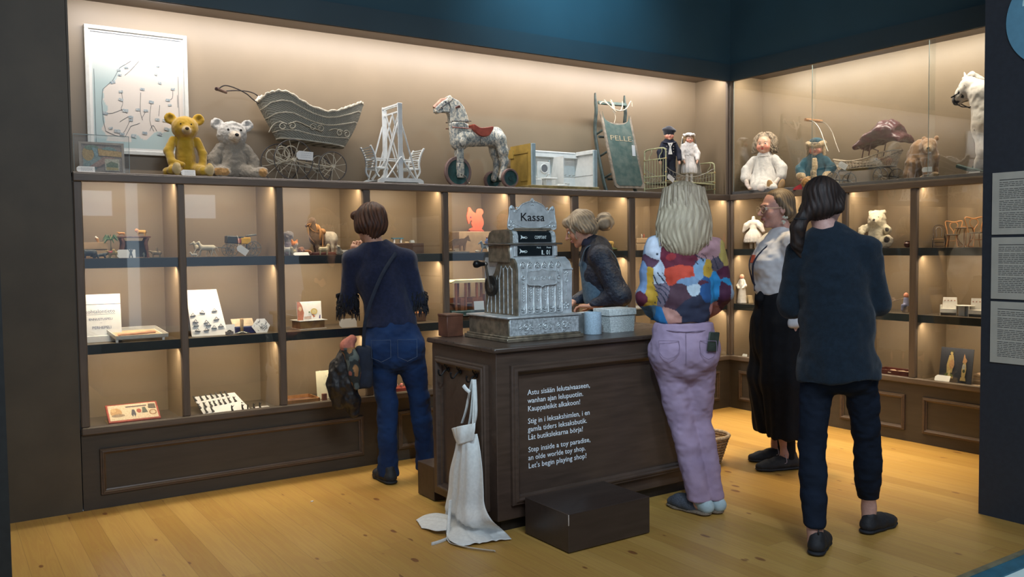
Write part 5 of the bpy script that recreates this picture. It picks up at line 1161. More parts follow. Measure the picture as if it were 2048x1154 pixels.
bag = MB().prism([(-.150, .0), (-.075, .0), (-.058, .045), (-.09, .045), (-.135, .02)], -.135, -.115); o = bag.build('red_bag', mat('red_leather', (.55, .035, .04), .5, var=.1), t, smooth=False)
# doll pram with hood
q = RL(1740, 358, .15); py0 = q.y; t = thing('doll_pram', 'cane doll pram with folded burgundy leather hood behind the glass doors', 'doll carriage', (.18, py0, ZN), RZ)
PR = lambda x, y, X=.18: (lambda p: Vector((-(p.y-py0), X-.18, p.z-ZN)))(RL(x, y, X))
M_CANE = mat('cream_cane', (.62, .50, .36), .5, var=.15, scale=60)
xa, xb = PR(1656, 300, .10).x, PR(1790, 300, .10).x; w2 = .10
def rimz(s): return .225-.035*math.sin(PI*min(1, s*1.25))+.060*max(0, s-.6)**1.2
def basin(u, v):
    a = 2*PI*u; s = .5+.5*math.cos(a); zt = rimz(s); x = xa+(xb-xa)*s; 
    k = .84+.16*v; return (((xa+xb)/2)+(x-(xa+xb)/2)*k, w2*math.sin(a)*k, .135+(zt-.135)*v)
mb = MB(); mb.tube([basin(i/60, 1) for i in range(60)], .0055, 6, closed=True); mb.tube([basin(i/60, 0) for i in range(60)], .004, 6, closed=True)
for v_ in (.33, .66): mb.tube([basin(i/60, v_) for i in range(60)], .0022, 5, closed=True)
for i in range(56): mb.tube([basin(i/56, j/4) for j in range(5)], .0020, 4)
mb.build('cane_basket', M_CANE, t)
MB().raw([basin(i/40, 0) for i in range(40)], [tuple(range(40))]).build('basket_floor', mat('pram_floor', (.2, .15, .1), .8), t)
mb = MB()
for y, X in ((-.07, .11), (.07, .25)):
    mb.tube(smoothpts([PR(1667, 303, .18)+Vector((0, y, 0)), PR(1660, 285)+Vector((0, y, 0)), PR(1652, 262)+Vector((0, y, 0)), PR(1640, 246)+Vector((0, y, 0)), PR(1627, 241)+Vector((0, y, 0))], 5), .004, 6)
mb.build('push_rods', mat('steel_rod', (.42, .38, .32), .35, .8), t)
c0 = PR(1627, 241); MB().tube([c0+Vector((0, -.10, 0)), c0+Vector((0, .10, 0))], .012, 10).build('push_bar', mat('turned_beech', (.42, .20, .08), .4, var=.1), t)
M_BURG = mat('burgundy_leather', (.075, .014, .022), .32, var=.15, scale=20, bump=.3, bscale=40, dist=.01)
def hood(u, v):
    a = math.radians(-18+u*105); c = Vector((xb-.095, 0, .215)); R = .165; wy = math.sin(PI*v); 
    rad = R*(.25+.75*wy**.5)*(1+.05*math.sin(u*16)*wy); rad = rad*(1-.15*u)
    x = c.x-.02+rad*math.sin(a)*1.05-.06*(u > .0)*0; z = c.z+rad*math.cos(a)*.72
    return (x, -w2*1.05*math.cos(PI*v), z)
b = Blob(.030); P_ = lambda x, y: PR(x, y)
for yy in np.linspace(-.085, .085, 8):
    k = 1-.25*(abs(yy)/.085)**2
    for l, r in (([(1722, 292), (1742, 270), (1768, 248), (1790, 252)], .012), ([(1724, 291), (1752, 276), (1785, 263), (1808, 272)], .012), ([(1765, 248), (1785, 246), (1796, 252)], .014), ([(1770, 262), (1790, 268), (1811, 274)], .010)):
        pts = [P_(*q_) for q_ in l]; b.chain([(p_.x, yy, p_.z*k+(1-k)*.24) for p_ in pts], r)
b.chain([(P_(1745, 275).x, -.075, P_(1745, 275).z), (P_(1790, 262).x, -.075, P_(1790, 262).z)], .02); b.build('leather_hood', M_BURG, .0065, t, fold(.005, 30, 60, 60, 8))
mb = MB()
for y in (-.09, .09):
    mb.tube([PR(1723, 293)+Vector((0, y, 0)), PR(1742, 300)+Vector((0, y, 0)), PR(1738, 320)+Vector((0, y, 0))], .0045, 6); mb.tube([PR(1757, 285)+Vector((0, y, 0)), PR(1752, 312)+Vector((0, y, 0))], .0045, 6)
mb.build('hood_stays', M_BURG, t)
for (x, y) in ((xa+.06, -.10), (xa+.06, .10), (xb-.10, -.10), (xb-.10, .10)): wheel(t, (x, y, .062), .062, 10, M_TYRE, mat('grey_hub', (.4, .38, .35), .4, .6))
mb = MB(); mb.tube([(xa+.06, -.10, .062), (xa+.06, .10, .062)], .004, 6); mb.tube([(xb-.10, -.10, .062), (xb-.10, .10, .062)], .004, 6)
for y in (-.07, .07): mb.tube(smoothpts([(xa+.06, y, .062), (xa+.09, y, .12), (xa+.14, y, .14), (xb-.16, y, .14), (xb-.10, y, .062)], 4), .0035, 6)
mb.build('chassis', M_WIRE, t)
q = RL(1674, 337, .04); label_tag((.045, q.y, q.z-.02), .078, .044, RZ, .1, 'white tag with handwriting leaning behind the glass below the cane pram', roll=.5, string=[(-.02, .0, .0), (-.05, .0, -.03)])
# brown bear on all fours
q = RL(1845, 343, .17); by0 = q.y; t = thing('toy_bear', 'light brown plush bear on all fours with head turned, right of the pram', 'toy bear', (.19, by0, ZN), RZ+.10)
b = Blob(.03); b.ell((-.045, .02, .185), (.085, .075, .090), (0, .5, 0)); b.ell((-.03, .01, .25), (.06, .055, .055)); b.ell((.035, 0, .175), (.065, .06, .075))
b.ell((.050, -.045, .250), (.056, .052, .052)); b.cone((.065, -.075, .235), (.085, -.120, .215), .034, .023)
for s in (-1, 1): b.chain([(.04, s*.035-.01, .15), (.050, s*.045-.01, .07), (.060, s*.05-.02, .02)], [.040, .030, .027], k=.02); b.chain([(-.07, s*.04+.01, .13), (-.085, s*.055+.01, .06), (-.07, s*.055, .02)], [.05, .036, .028], k=.02)
b.ell((.015, -.035, .302), (.018, .012, .018), k=.01); b.ell((.088, -.010, .298), (.018, .012, .018), k=.01); b.cut_below(.001)
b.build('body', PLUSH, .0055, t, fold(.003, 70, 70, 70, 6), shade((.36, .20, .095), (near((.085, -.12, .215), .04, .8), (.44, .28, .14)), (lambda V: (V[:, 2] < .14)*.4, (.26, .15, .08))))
eyes(t, [(.045, -.092, .262), (.092, -.078, .262)], .006); MB().ball((.092, -.140, .222), (.010, .008, .008), 8).build('nose', M_EYE, t)
q = RL(1842, 330, .05); label_tag((.06, q.y, ZN+.06), .072, .034, RZ, .05, 'white tag propped before the chest of the brown plush bear', lines=2)
q = RL(1858, 343, .09); t = thing('toy_animal', 'small tan and dark striped lying toy animal at the feet of the brown bear', 'toy animal', (.085, q.y, ZN), RZ)
b = Blob(.015); b.ell((0, 0, .026), (.060, .026, .024)); b.ell((.050, -.005, .040), (.026, .020, .020)); b.cone((-.05, 0, .02), (-.10, .01, .010), .012, .006); b.chain([(.03, -.02, .012), (.07, -.03, .008)], .009); b.chain([(-.03, -.02, .012), (.0, -.035, .008)], .010); b.cut_below(.001)
b.build('body', FUR, .004, t, None, lambda V: np.where((vnoise(V*np.array([60, 30, 30]), 9) > .1)[:, None], np.array((.05, .035, .025)), np.array((.34, .22, .12))))
# rocking horse head and rocker
q = RL(1946, 200, .18); t = thing('rocking_horse', 'white rocking horse with dark-spotted muzzle and bridle, mostly hidden behind the navy partition', 'rocking horse', (.19, -2.10, ZN), RZ)
RH = lambda x, y, X=.19: (lambda p: np.array((-(p.y+2.10), X-.19, p.z-ZN)))(RL(x, y, X))
b = Blob(.03); b.chain([RH(1938, 172), RH(1930, 186), RH(1915, 200)], [.058, .050, .036]); b.chain([RH(1945, 172), RH(1968, 190), RH(1985, 250), RH(1995, 300)], [.060, .085, .12, .12]); b.chain([RH(1995, 300), RH(2060, 300)], [.12, .11]); 
for s in (-1, 1):
    e_ = RH(1938, 158); b.cone(e_+np.array((0, s*.03, -.01)), e_+np.array((-.012, s*.036, .04)), .016, .006, k=.01)
    p_ = RH(1995, 320); b.chain([p_+np.array((0, s*.05, 0)), np.array((p_[0]-.08, s*.06, .10)), np.array((p_[0]-.10, s*.06, .05))], [.05, .03, .025])
V0 = RH(1915, 200)
b.build('body', vmat('rocking_paint', .5, .3, 60), .007, t, fold(.003, 40, 40, 40), lambda V: np.where(((vnoise(V*45, 3)-.9+1.6*np.clip((.13-np.linalg.norm(V-V0, axis=1))/.16, 0, 1)) > 0)[:, None], np.array((.035, .03, .03)), np.array((.66, .60, .52))))
mb = MB()
for y in (-.05, .05):
    y_ = np.array((0, y, 0)); mb.tube([RH(1908, 196)+y_*.7, RH(1925, 188)+y_, RH(1942, 160)+y_*.9], .005, 5); mb.tube([RH(1913, 206)+y_*.6, RH(1932, 215)+y_, RH(1950, 216)+y_*1.3, RH(1966, 210)+y_*1.6], .004, 5); mb.tube([RH(1925, 188)+y_, RH(1945, 180)+y_*1.1, RH(1966, 170)+y_*1.2], .004, 5)
mb.build('bridle', M_EYE, t)
b = Blob(.02); b.chain([RH(1930, 160), RH(1945, 152), RH(1965, 160)], [.02, .026, .02]); b.build('mane', mat('white_mane', (.62, .56, .48), .9, bump=.8, bscale=120), .006, t, fold(.006, 50, 50, 50))
mb = MB()
for y in (-.10, .10):
    mb.tube([(-.20+.36*i/10*2-.0, y, .012+.075*((i-5)/5)**2) for i in range(11)], .014, 6, flat=1.4)
mb.tube([(-.1, -.10, .03), (-.1, .10, .03)], .012, 6); mb.tube([(.3, -.10, .03), (.3, .10, .03)], .012, 6); mb.build('rocker', mat('dark_green_rocker', (.02, .06, .05), .5, var=.2), t)
q = RL(1956, 328, .05); label_tag((.06, -1.985, ZN), .08, .038, RZ, .05, 'white tag at the right end of the upper niche beside the navy partition', lines=1)
# ---------------------------------------------------------------- small exhibits on the shelves
Z1, Z2, Z3 = 1.3485, .8885, .4355
def quad(par, L, H, r, col, m=None, vox=.003, neck=(-.42, .98), head=(-.60, .88), hr=.36, legs=((-.30, -.33), (-.24, -.20), (.28, .25), (.32, .36)), leg_r=.22, tail=((.36, .66), (.50, .40)), disp=None, extra=None, ears=True, name='body', snout=.22):
    """four-legged toy animal looking toward -x, L long, H to the withers, r trunk radius"""
    b = Blob(r*.5); z = H-r; b.cone((-.26*L, 0, z), (.28*L, 0, z), r*1.02, r, sc=(1, .8, 1)); nx, nz = neck[0]*L, neck[1]*H; hx, hz = head[0]*L, head[1]*H
    b.cone((-.30*L, 0, z+r*.2), (nx, 0, nz), r*.78, r*hr*1.15); b.cone((nx, 0, nz), (hx, 0, hz), r*hr*1.25, r*snout*1.1, k=r*.3)
    for i, (a, c) in enumerate(legs): y = r*.5*(1 if i % 2 else -1); b.chain([(a*L, y, z-r*.3), ((a+c)/2*L-.01*L, y, z*.45), (c*L, y, r*leg_r)], [r*leg_r*1.9, r*leg_r*1.1, r*leg_r*.95], k=r*.3)
    if tail: b.chain([(p[0]*L, 0, p[1]*H) for p in tail], [r*.18]*(len(tail)-1)+[r*.14], k=r*.2)
    if ears:
        for s in (-1, 1): b.cone((nx+.02*L, s*r*.22, nz+r*.2), (nx+.03*L, s*r*.28, nz+r*hr*1.7), r*.12, r*.05, k=r*.1)
    if extra: extra(b)
    b.cut_below(.0005); return b.build(name, m or PAINTED, vox, par, disp, col if callable(col) else shade(col), relax=1)
def small(name, lb, cat, px, py, Y, z, rz=0, dx=0): q = at(px, py, Y); return thing(name, lb, cat, (q.x+dx, Y, z), rz)
def flatboard(par, name, w_, h_, th, m, tilt, x=0, y=0, z=0, **k):
    mb = MB(); mb.T = Matrix.Translation((x, y, z)) @ Matrix.Rotation(-tilt, 4, 'X'); mb.bb(0, w_, 0, th, 0, h_, min(.001, th*.3)); return mb.build(name, m, par, smooth=False, **k)
M_KRAFT = mat('kraft_board', (.50, .34, .19), .75, var=.08, scale=14); M_TIN = mat('dark_tin_figure', (.045, .045, .045), .55, var=.3, scale=90); M_CARDW = mat('white_card', (.80, .80, .78), .7, var=.02)
# row 1, bay 1
t = thing('cardboard_box', 'two-tier tan cardboard box at the far left of the upper glazed shelf', 'box', (-4.942, .14, Z1))
MB().bb(0, .135, 0, .12, 0, .046, .001).build('lower_box', M_KRAFT, t, smooth=False); MB().bb(-.002, .133, -.002, .118, .050, .088, .001).build('lid', M_KRAFT, t, smooth=False); MB().bb(.004, .13, .004, .11, .046, .050).build('gap_strip', mat('shadow_strip', (.05, .035, .02), .8), t, smooth=False)
t = small('toy_elephant', 'dark blue-grey tin elephant in front of the tan box on the left shelf', 'toy animal', 178, 515, .05, Z1)
quad(t, .085, .048, .017, (.035, .05, .06), None, .0022, neck=(-.42, .80), head=(-.55, .50), hr=.62, leg_r=.30, extra=lambda b: (b.chain([(-.045, 0, .030), (-.056, 0, .016), (-.062, 0, .008)], [.006, .004, .003], k=.003), b.ell((-.034, 0, .042), (.010, .018, .012))))
t = small('toy_crocodile', 'dark tin crocodile behind the elephant, tail raised to the right', 'toy animal', 198, 512, .06, Z1, 0, .005)
b = Blob(.006); b.chain([(-.045, 0, .012), (-.02, 0, .016), (.02, 0, .020), (.055, 0, .032), (.062, 0, .030)], [.004, .008, .009, .004, .002]); b.chain([(-.045, 0, .02), (-.02, 0, .021)], [.002, .006]); [b.cone((x, s*.008, .014), (x+.004, s*.014, .003), .004, .003) for x in (-.012, .022) for s in (-1, 1)]; b.build('body', PAINTED, .002, t, None, shade((.04, .055, .06)))
t = small('toy_palm_tree', 'small green tin palm tree beside the elephant', 'toy tree', 222, 515, .10, Z1)
mb = MB(); mb.tube([(0, 0, 0), (.002, 0, .05), (0, 0, .10)], [.004, .003, .003], 6); mb.lathe([(.016, 0), (.014, .004), (.003, .006)], n=12); mb.build('trunk', mat('palm_trunk', (.22, .21, .13), .7, var=.2), t)
mb = MB()
for k in range(14): a = k*2*PI/14; L = .040; mb.tube([(0, 0, .10), (math.cos(a)*L*.6, math.sin(a)*L*.6, .125-.01*(k % 3)), (math.cos(a)*L, math.sin(a)*L, .105-.012*(k % 3))], [.002, .0065, .001], 6, flat=.3)
mb.build('fronds', mat('palm_green', (.12, .22, .12), .6, var=.2), t)
t = small('toy_camel', 'tan tin camel with a red saddle cloth under the palm tree', 'toy animal', 226, 516, .04, Z1)
quad(t, .055, .038, .0095, shade((.36, .27, .10), (near((-.012, 0, .036), .012), (.35, .05, .05))), None, .0018, neck=(-.52, 1.05), head=(-.72, 1.10), hr=.34, leg_r=.24, extra=lambda b: b.ell((.004, 0, .040), (.010, .007, .010), k=.006))
MB().bb(-.03, .03, -.012, .012, -.0, .002).build('stand', mat('green_tin', (.08, .12, .09), .5), t, smooth=False)
t = small('toy_table', 'small dark wooden table with a black cloth under its top on the left shelf', 'toy table', 268, 515, .18, Z1)
M_REDW = mat('mahogany', (.14, .055, .030), .4, var=.25, scale=25); mb = MB().bb(-.085, .085, -.045, .045, .112, .122, .002); mb.build('table_top', M_REDW, t)
for s in (-1, 1):
    mb = MB(); pl = smoothpts([(s*.068, -.035, .112), (s*.058, -.035, .085), (s*.062, -.035, .055), (s*.070, -.035, 0)], 3); mb.tube(pl, [.010]*7+[.006, .006, .007], 6); mb.tube([(p.x, .035, p.z) for p in pl], .008, 6); mb.build('leg', M_REDW, t)
MB().bb(-.062, .062, -.030, -.027, .004, .095).build('cloth', mat('black_cloth', (.008, .010, .014), .9), t, smooth=False)
t = small('toy_lion', 'yellow tin lion pair standing on the small table', 'toy animal', 283, 472, .18, Z1+.122)
quad(t, .062, .034, .010, shade((.46, .27, .07), (near((-.026, 0, .032), .013), (.50, .22, .09))), None, .0018, neck=(-.40, .95), head=(-.52, .88), hr=.85, leg_r=.26)
t = small('toy_animal', 'small orange tin animal on the left half of the toy table', 'toy animal', 243, 470, .17, Z1+.122); quad(t, .045, .022, .006, (.42, .20, .06), None, .0016)
t = small('toy_figure', 'little orange and white figure perched on the tan cardboard box', 'toy figure', 196, 484, .18, Z1+.088); b = Blob(.004); b.chain([(0, 0, .003), (-.004, 0, .018), (-.010, 0, .028)], [.004, .007, .006]); b.cone((-.002, 0, .022), (.006, 0, .002), .004, .002); b.build('figure', PAINTED, .0016, t, None, shade((.45, .25, .10), (lambda V: (V[:, 2] > .024)*1., (.6, .55, .5))))
label_tag((at(233, 517, .05).x, .05, Z1), .098, .046, 0, .15, 'white tag standing among the tin animals before the toy table', lines=0)
def figure_small(lb, px, py, Y, z, h, col, pose=0, base=True, rz=0):
    t = small('toy_figure', lb, 'toy figure', px, py, Y, z, rz); s = h/.05; b = Blob(.003*s)
    b.cone((0, 0, .022*s), (0, 0, .038*s), .0055*s, .0065*s, sc=(1, .7, 1)); b.ell((0, 0, .046*s), (.0045*s, .0045*s, .005*s)); b.cone((-.003*s, 0, .022*s), (-.004*s-pose*.004*s, 0, .003*s), .004*s, .003*s); b.cone((.003*s, 0, .022*s), (.005*s+pose*.003*s, 0, .003*s), .004*s, .003*s)
    b.chain([(-.006*s, 0, .037*s), (-.012*s, -.002*s, .030*s+pose*.016*s)], [.0028*s, .002*s]); b.chain([(.006*s, 0, .037*s), (.010*s, -.002*s, .026*s+pose*.02*s)], [.0028*s, .002*s]); b.cut_below(.0008)
    b.build('figure', PAINTED, .0014*s if h > .035 else .0016, t, None, shade(col))
    if base: MB().lathe([(.010*s, 0), (.009*s, .0015*s), (.001, .002*s)], n=12).build('stand', M_TIN, t)
    return t
figure_small('dark tin figure with raised arms in front of the white tag', 262, 516, .03, Z1, .05, (.05, .05, .05), 1)
figure_small('small grey kneeling tin figure right of the white tag', 288, 516, .04, Z1, .030, (.16, .18, .15), 0)
t = small('toy_camel', 'tin camel with rider at the right end of the first glazed shelf', 'toy animal', 313, 517, .04, Z1); quad(t, .062, .036, .010, (.26, .20, .12), None, .0018, neck=(-.50, 1.0), head=(-.68, 1.02), hr=.4, extra=lambda b: (b.cone((.004, 0, .036), (.002, 0, .050), .006, .005, k=.003), b.ell((.002, 0, .056), (.004, .004, .005), k=.002)))
MB().bb(-.034, .034, -.012, .012, 0, .002).build('stand', mat('green_tin', (.08, .12, .09), .5), t, smooth=False)
# row 1, bay 2: wagon and horses
wg = small('toy_wagon', 'tin wagon with yellow and red panels and spoked wheels, drawn by two white horses', 'toy wagon', 478, 515, .14, Z1)
MB().box((-.025, 0, .098), (.10, .06, .045), .004, (0, .06, 0)).build('wagon_body', mat('black_tin', (.03, .035, .035), .4, var=.1), wg); MB().box((.035, 0, .092), (.060, .062, .040), .004).build('yellow_panel', mat('yellow_tin', (.65, .36, .02), .45, var=.05), wg)
MB().box((-.004, -.001, .092), (.022, .062, .030), .003).build('red_panel', mat('red_tin', (.42, .08, .035), .45), wg); mb = MB(); mb.box((.075, 0, .125), (.055, .05, .010), .003, (0, -.12, 0)); mb.tube([(.055, 0, .10), (.045, 0, .03)], .006, 6); mb.build('driver_seat', mat('grey_tin', (.12, .13, .12), .5), wg)
for (x, y, R) in ((-.052, -.042, .038), (-.052, .042, .038), (.078, -.042, .045), (.078, .042, .045)): wheel(wg, (x, y, R), R, 8, mat('grey_tin', (.12, .13, .12), .5), mat('grey_tin', (.12, .13, .12), .5), .0022, .005)
MB().tube([(-.05, 0, .05), (-.15, 0, .055), (-.22, 0, .045)], .003, 6).build('shaft', mat('grey_tin', (.12, .13, .12), .5), wg)
run = ((-.32, -.52), (-.26, -.36), (.28, .16), (.32, .50))
for i, (px, Y) in enumerate(((415, .115), (405, .165))):
    t = small('toy_horse', ('white tin horse nearer the glass, trotting before the tin wagon', 'white tin horse on the far side of the pair before the tin wagon')[i], 'toy horse', px, 513, Y, Z1); quad(t, .115, .068, .0155, (.50, .46, .36), None, .0024, neck=(-.42, 1.22), head=(-.60, 1.08), hr=.40, legs=run, leg_r=.17, tail=((.36, .88), (.50, .75), (.56, .45)))
t = small('toy_dog', 'small white tin dog crouching at the left end of the wagon shelf', 'toy dog', 388, 515, .05, Z1); quad(t, .045, .020, .006, (.55, .52, .44), None, .0016, neck=(-.42, 1.3), head=(-.60, 1.25), hr=.6)
label_tag((at(471, 500, .055).x, .05, Z1), .068, .040, 0, .05, 'white tag slanting down on a string from the tin wagon', roll=.62, lines=0, string=[(-.01, .02, .06), (-.03, .05, .085)])
# row 1, bay 3: saddled horse and china dogs
t = small('toy_horse', 'brown and white hide-covered horse with tan saddle and harness on a low base', 'toy horse', 648, 511, .22, Z1, .10)
quad(t, .190, .150, .045, lambda V: np.where(((V[:, 0] > -.005)[:, None]), np.array((.50, .44, .34)), np.array((.14, .09, .06)))*(1+.25*vnoise(V*60, 3))[:, None], FUR, .004, neck=(-.42, 1.42), head=(-.62, 1.24), hr=.42, legs=((-.28, -.30), (-.26, -.24), (.26, .27), (.28, .32)), leg_r=.20, tail=((.38, .90), (.46, .60), (.50, .15)))
M_TANL = mat('tan_harness', (.42, .20, .07), .6, var=.15); mb = MB(); mb.ring((-.045, 0, .135), .046, .008, 'x', 24, 6, (1.05, 1.15)); mb.ring((-.062, 0, .165), .036, .005, 'x', 20, 6); mb.build('collar', M_TANL, t)
b = Blob(.006); b.ell((-.012, 0, .148), (.020, .042, .022)); b.cut(lambda X: .125-X[..., 2]); b.build('saddle', M_TANL, .003, t)
mb = MB(); mb.tube([(-.118, -.012, .19), (-.075, -.022, .215), (-.07, 0, .228)], .003, 5); mb.tube([(-.105, -.016, .182), (-.09, -.02, .21)], .003, 5); mb.tube(smoothpts([(-.115, -.012, .18), (-.115, -.03, .12), (-.09, -.05, .08)], 4), .0018, 5); mb.tube(smoothpts([(-.105, -.012, .178), (-.08, -.03, .15), (-.05, -.045, .145)], 4), .0018, 5)
mb.tube([(-.030, -.046, .14), (-.032, -.048, .04)], .004, 5); mb.build('reins', M_TANL, t); MB().bb(-.10, .12, -.045, .045, 0, .018, .003).build('base', mat('dark_red_base', (.10, .03, .025), .5, var=.2), t)
M_CHINA = vmat('china_glaze', .25, .05, 60, .5)
def dog(lb, px, py, Y, L, H, r, col, sit=False, rz=0, **k):
    t = small('toy_dog', lb, 'toy dog', px, py, Y, Z1, rz); kw = dict(neck=(-.38, 1.18), head=(-.56, 1.05), hr=.62, leg_r=.26, tail=((.34, .85), (.42, 1.25))); kw.update(k); quad(t, L, H, r, col, M_CHINA, .0022, **kw); return t
dog('cream china terrier standing in profile before the saddled horse', 648, 512, .05, .078, .050, .014, (.50, .42, .26), rz=PI)
dog('white china dog partly cut by the left post of the horse bay', 573, 512, .05, .060, .050, .014, (.55, .52, .45)); dog('cream china spaniel in front of the orange cat', 587, 512, .05, .045, .036, .012, (.50, .42, .26), rz=.6)
t = small('toy_dog', 'reddish brown lying plush dog beside the saddled horse', 'toy dog', 607, 507, .12, Z1); b = Blob(.012); b.ell((.02, 0, .018), (.035, .018, .017)); b.ell((-.014, -.005, .036), (.018, .017, .017)); b.cone((-.018, -.012, .032), (-.022, -.030, .026), .009, .007); b.ell((-.030, 0, .030), (.006, .010, .014)); b.cut_below(.001); b.build('body', PLUSH, .0025, t, fold(.0015, 120, 120, 120), shade((.30, .12, .045)))
t = small('toy_cat', 'orange and white plush cat behind the china dogs', 'toy cat', 589, 500, .13, Z1); b = Blob(.010); b.ell((0, 0, .028), (.018, .016, .028)); b.ell((0, -.004, .068), (.020, .018, .018)); [b.cone((s*.013, -.002, .080), (s*.017, -.002, .096), .008, .004) for s in (-1, 1)]; b.cut_below(.001); b.build('body', PLUSH, .0025, t, fold(.0015, 120, 120, 120), shade((.62, .50, .38), (near((-.014, -.01, .082), .022), (.72, .22, .03)), (near((.012, -.01, .088), .014), (.72, .22, .03)))); eyes(t, [(-.007, -.020, .070), (.007, -.020, .070)], .0025)
t = small('toy_figure', 'grey woolly figure half hidden by the left post of the horse bay', 'toy figure', 577, 500, .20, Z1); b = Blob(.02); b.cone((0, 0, .02), (0, 0, .09), .032, .022); b.ell((0, 0, .125), (.034, .030, .028)); b.cut_below(.001); b.build('body', FUR, .004, t, fold(.003, 80, 80, 80), shade((.20, .18, .17), (lambda V: (V[:, 2] < .085)*1., (.26, .22, .25))))
t = small('toy_dog', 'grey and white sitting sheepdog figure at the right of the horse bay', 'toy dog', 676, 511, .06, Z1); b = Blob(.010); b.ell((.008, 0, .020), (.022, .016, .022)); b.ell((-.002, -.006, .046), (.016, .015, .014)); b.ell((.05, 0, .010), (.034, .014, .010)); b.cut_below(.001); b.build('body', FUR, .0022, t, fold(.002, 150, 150, 150), shade((.36, .34, .29))); MB().ball((-.004, -.022, .046), .003, 8).build('nose', M_EYE, t)
label_tag((at(586, 512, .035).x, .022, Z1), .100, .030, 0, .9, 'white tag lying back in front of the china dogs', lines=0); label_tag((at(683, 509, .10).x, .09, Z1), .042, .030, 0, .1, 'small white card behind the grey sheepdog figure', lines=0, cut=0)
# row 1, bays 4, 5, 7, 8
t = small('wooden_box', 'long low dark brown box on the shelf right of the woman in the navy jumper', 'box', 818, 511, .15, Z1, 0, -.06); MB().bb(-.10, .175, 0, .12, 0, .072, .003).build('box_body', mat('brown_box', (.085, .045, .028), .5, var=.1), t)
bxx = t.location.x
for i, (dx, wd, h_, c, nm, lb, cat) in enumerate(((-.005, .080, .034, (.04, .22, .34), 'toy_bench', 'tiny blue-topped white toy table on the long brown box', 'toy furniture'), (.062, .030, .008, (.60, .48, .30), 'toy_plank', 'tiny tan toy plank on the long brown box', 'toy furniture'), (.105, .028, .018, (.45, .50, .52), 'toy_chest', 'tiny pale toy chest at the right end of the small toys on the brown box', 'toy furniture'))):
    t = thing(nm, lb, cat, (bxx+dx, .19, Z1+.073)); M_ = mat('tiny_%s' % nm, c, .6, var=.05)
    if i == 0:
        MB().bb(-.04, .04, -.012, .012, .028, .034).build('top', M_, t, smooth=False)
        for s in (-1, 1): MB().bb(s*.025-.005, s*.025+.005, -.008, .008, 0, .028).build('leg', M_CARDW, t, smooth=False)
    else: MB().bb(-wd/2, wd/2, -.012, .012, 0, h_*.6, .001).bb(-wd/2+.002, wd/2-.002, -.010, .010, h_*.6, h_, .001).build('body', M_, t, smooth=False)
kb = small('cardboard_box', 'large tan cardboard box carrying the red squirrel, in the fifth bay', 'box', 950, 507, .16, Z1, 0, -.125); MB().bb(0, .28, 0, .14, 0, .150, .003).build('box_body', M_KRAFT, kb)
t = small('squirrel_cutout', 'flat salmon-red wooden squirrel with round tail on top of the tan box', 'toy squirrel', 950, 464, .19, Z1+.150); s_ = .0043
sq = [(477, 90), (468, 165), (440, 260), (470, 400), (490, 400), (505, 350), (545, 350), (530, 400), (560, 480), (510, 500), (495, 540), (775, 540), (740, 510), (785, 420), (780, 330), (745, 245), (782, 190), (770, 130), (715, 105), (650, 130), (635, 200), (560, 165), (530, 120), (515, 92)]
pl = [((x-610)/10.49*.0042, (545-y)/10.49*.00375+.006) for x, y in sq]; mb = MB().prism(sm2(pl, 2), -.006, .006); mb.build('body', mat('salmon_red', (.72, .16, .085), .5, var=.04), t, smooth=False); MB().bb(-.052, .065, -.018, .018, 0, .008).build('foot_board', mat('red_board', (.38, .08, .06), .5), t, smooth=False); MB().tube([(-.038, -.0075, .10), (-.038, -.006, .10)], .005, 8).build('painted_eye', mat('violet_ink', (.12, .03, .12), .5), t)
hc = h2b = [(75, 890), (100, 800), (150, 770), (215, 740), (400, 735), (450, 700), (485, 670), (535, 790), (500, 780), (470, 760), (435, 850), (420, 975), (395, 975), (385, 870), (340, 880), (335, 975), (315, 975), (310, 860), (215, 880), (190, 960), (170, 960), (175, 860), (120, 920), (90, 975), (75, 975)]
t = small('horse_cutout', 'flat tan wooden horse cutout standing at the left of the squirrel box', 'toy horse', 918, 507, .08, Z1); pl = [((x-300)/10.49*.0042, (1000-y)/10.49*.0037+.006) for x, y in hc]; MB().prism(pl, -.005, .005).build('body', mat('tan_plywood', (.30, .18, .09), .6, var=.1), t, smooth=False); MB().bb(-.085, .075, -.016, .016, 0, .010).build('stand', mat('grey_board', (.28, .27, .24), .6), t, smooth=False)
t = small('wood_slats', 'pale wooden sawn slats on the shelf behind the horse cutout', 'wood piece', 905, 507, .11, Z1); MB().bb(-.03, .06, 0, .03, 0, .016).bb(-.03, .06, .0, .03, .022, .032).bb(.02, .06, 0, .03, .016, .022).build('slats', mat('pale_pine', (.62, .48, .30), .6), t, smooth=False)
rd = small('rocking_rider', 'grey painted horse with a rider in blue, right of the squirrel box', 'toy rider', 974, 503, .06, Z1)
quad(rd, .115, .058, .015, (.18, .22, .25), None, .0022, neck=(-.42, 1.30), head=(-.60, 1.05), hr=.42, legs=((-.32, -.48), (-.26, -.34), (.28, .36), (.32, .44)), leg_r=.2)
b = Blob(.005); b.cone((-.004, 0, .055), (.002, 0, .090), .011, .009); b.ell((.0, 0, .106), (.007, .007, .008)); b.chain([(0, -.010, .088), (-.022, -.008, .074)], [.005, .004]); b.chain([(-.002, -.012, .056), (-.012, -.016, .028)], [.007, .005]); b.build('rider', PAINTED, .002, rd, None, shade((.035, .09, .28), (lambda V: (V[:, 2] > .099)*1., (.30, .13, .08)), (lambda V: (V[:, 2] < .048)*1., (.25, .28, .30)))); MB().bb(-.05, .06, -.018, .018, 0, .006).build('stand', mat('olive_stand', (.10, .11, .08), .6), rd, smooth=False)
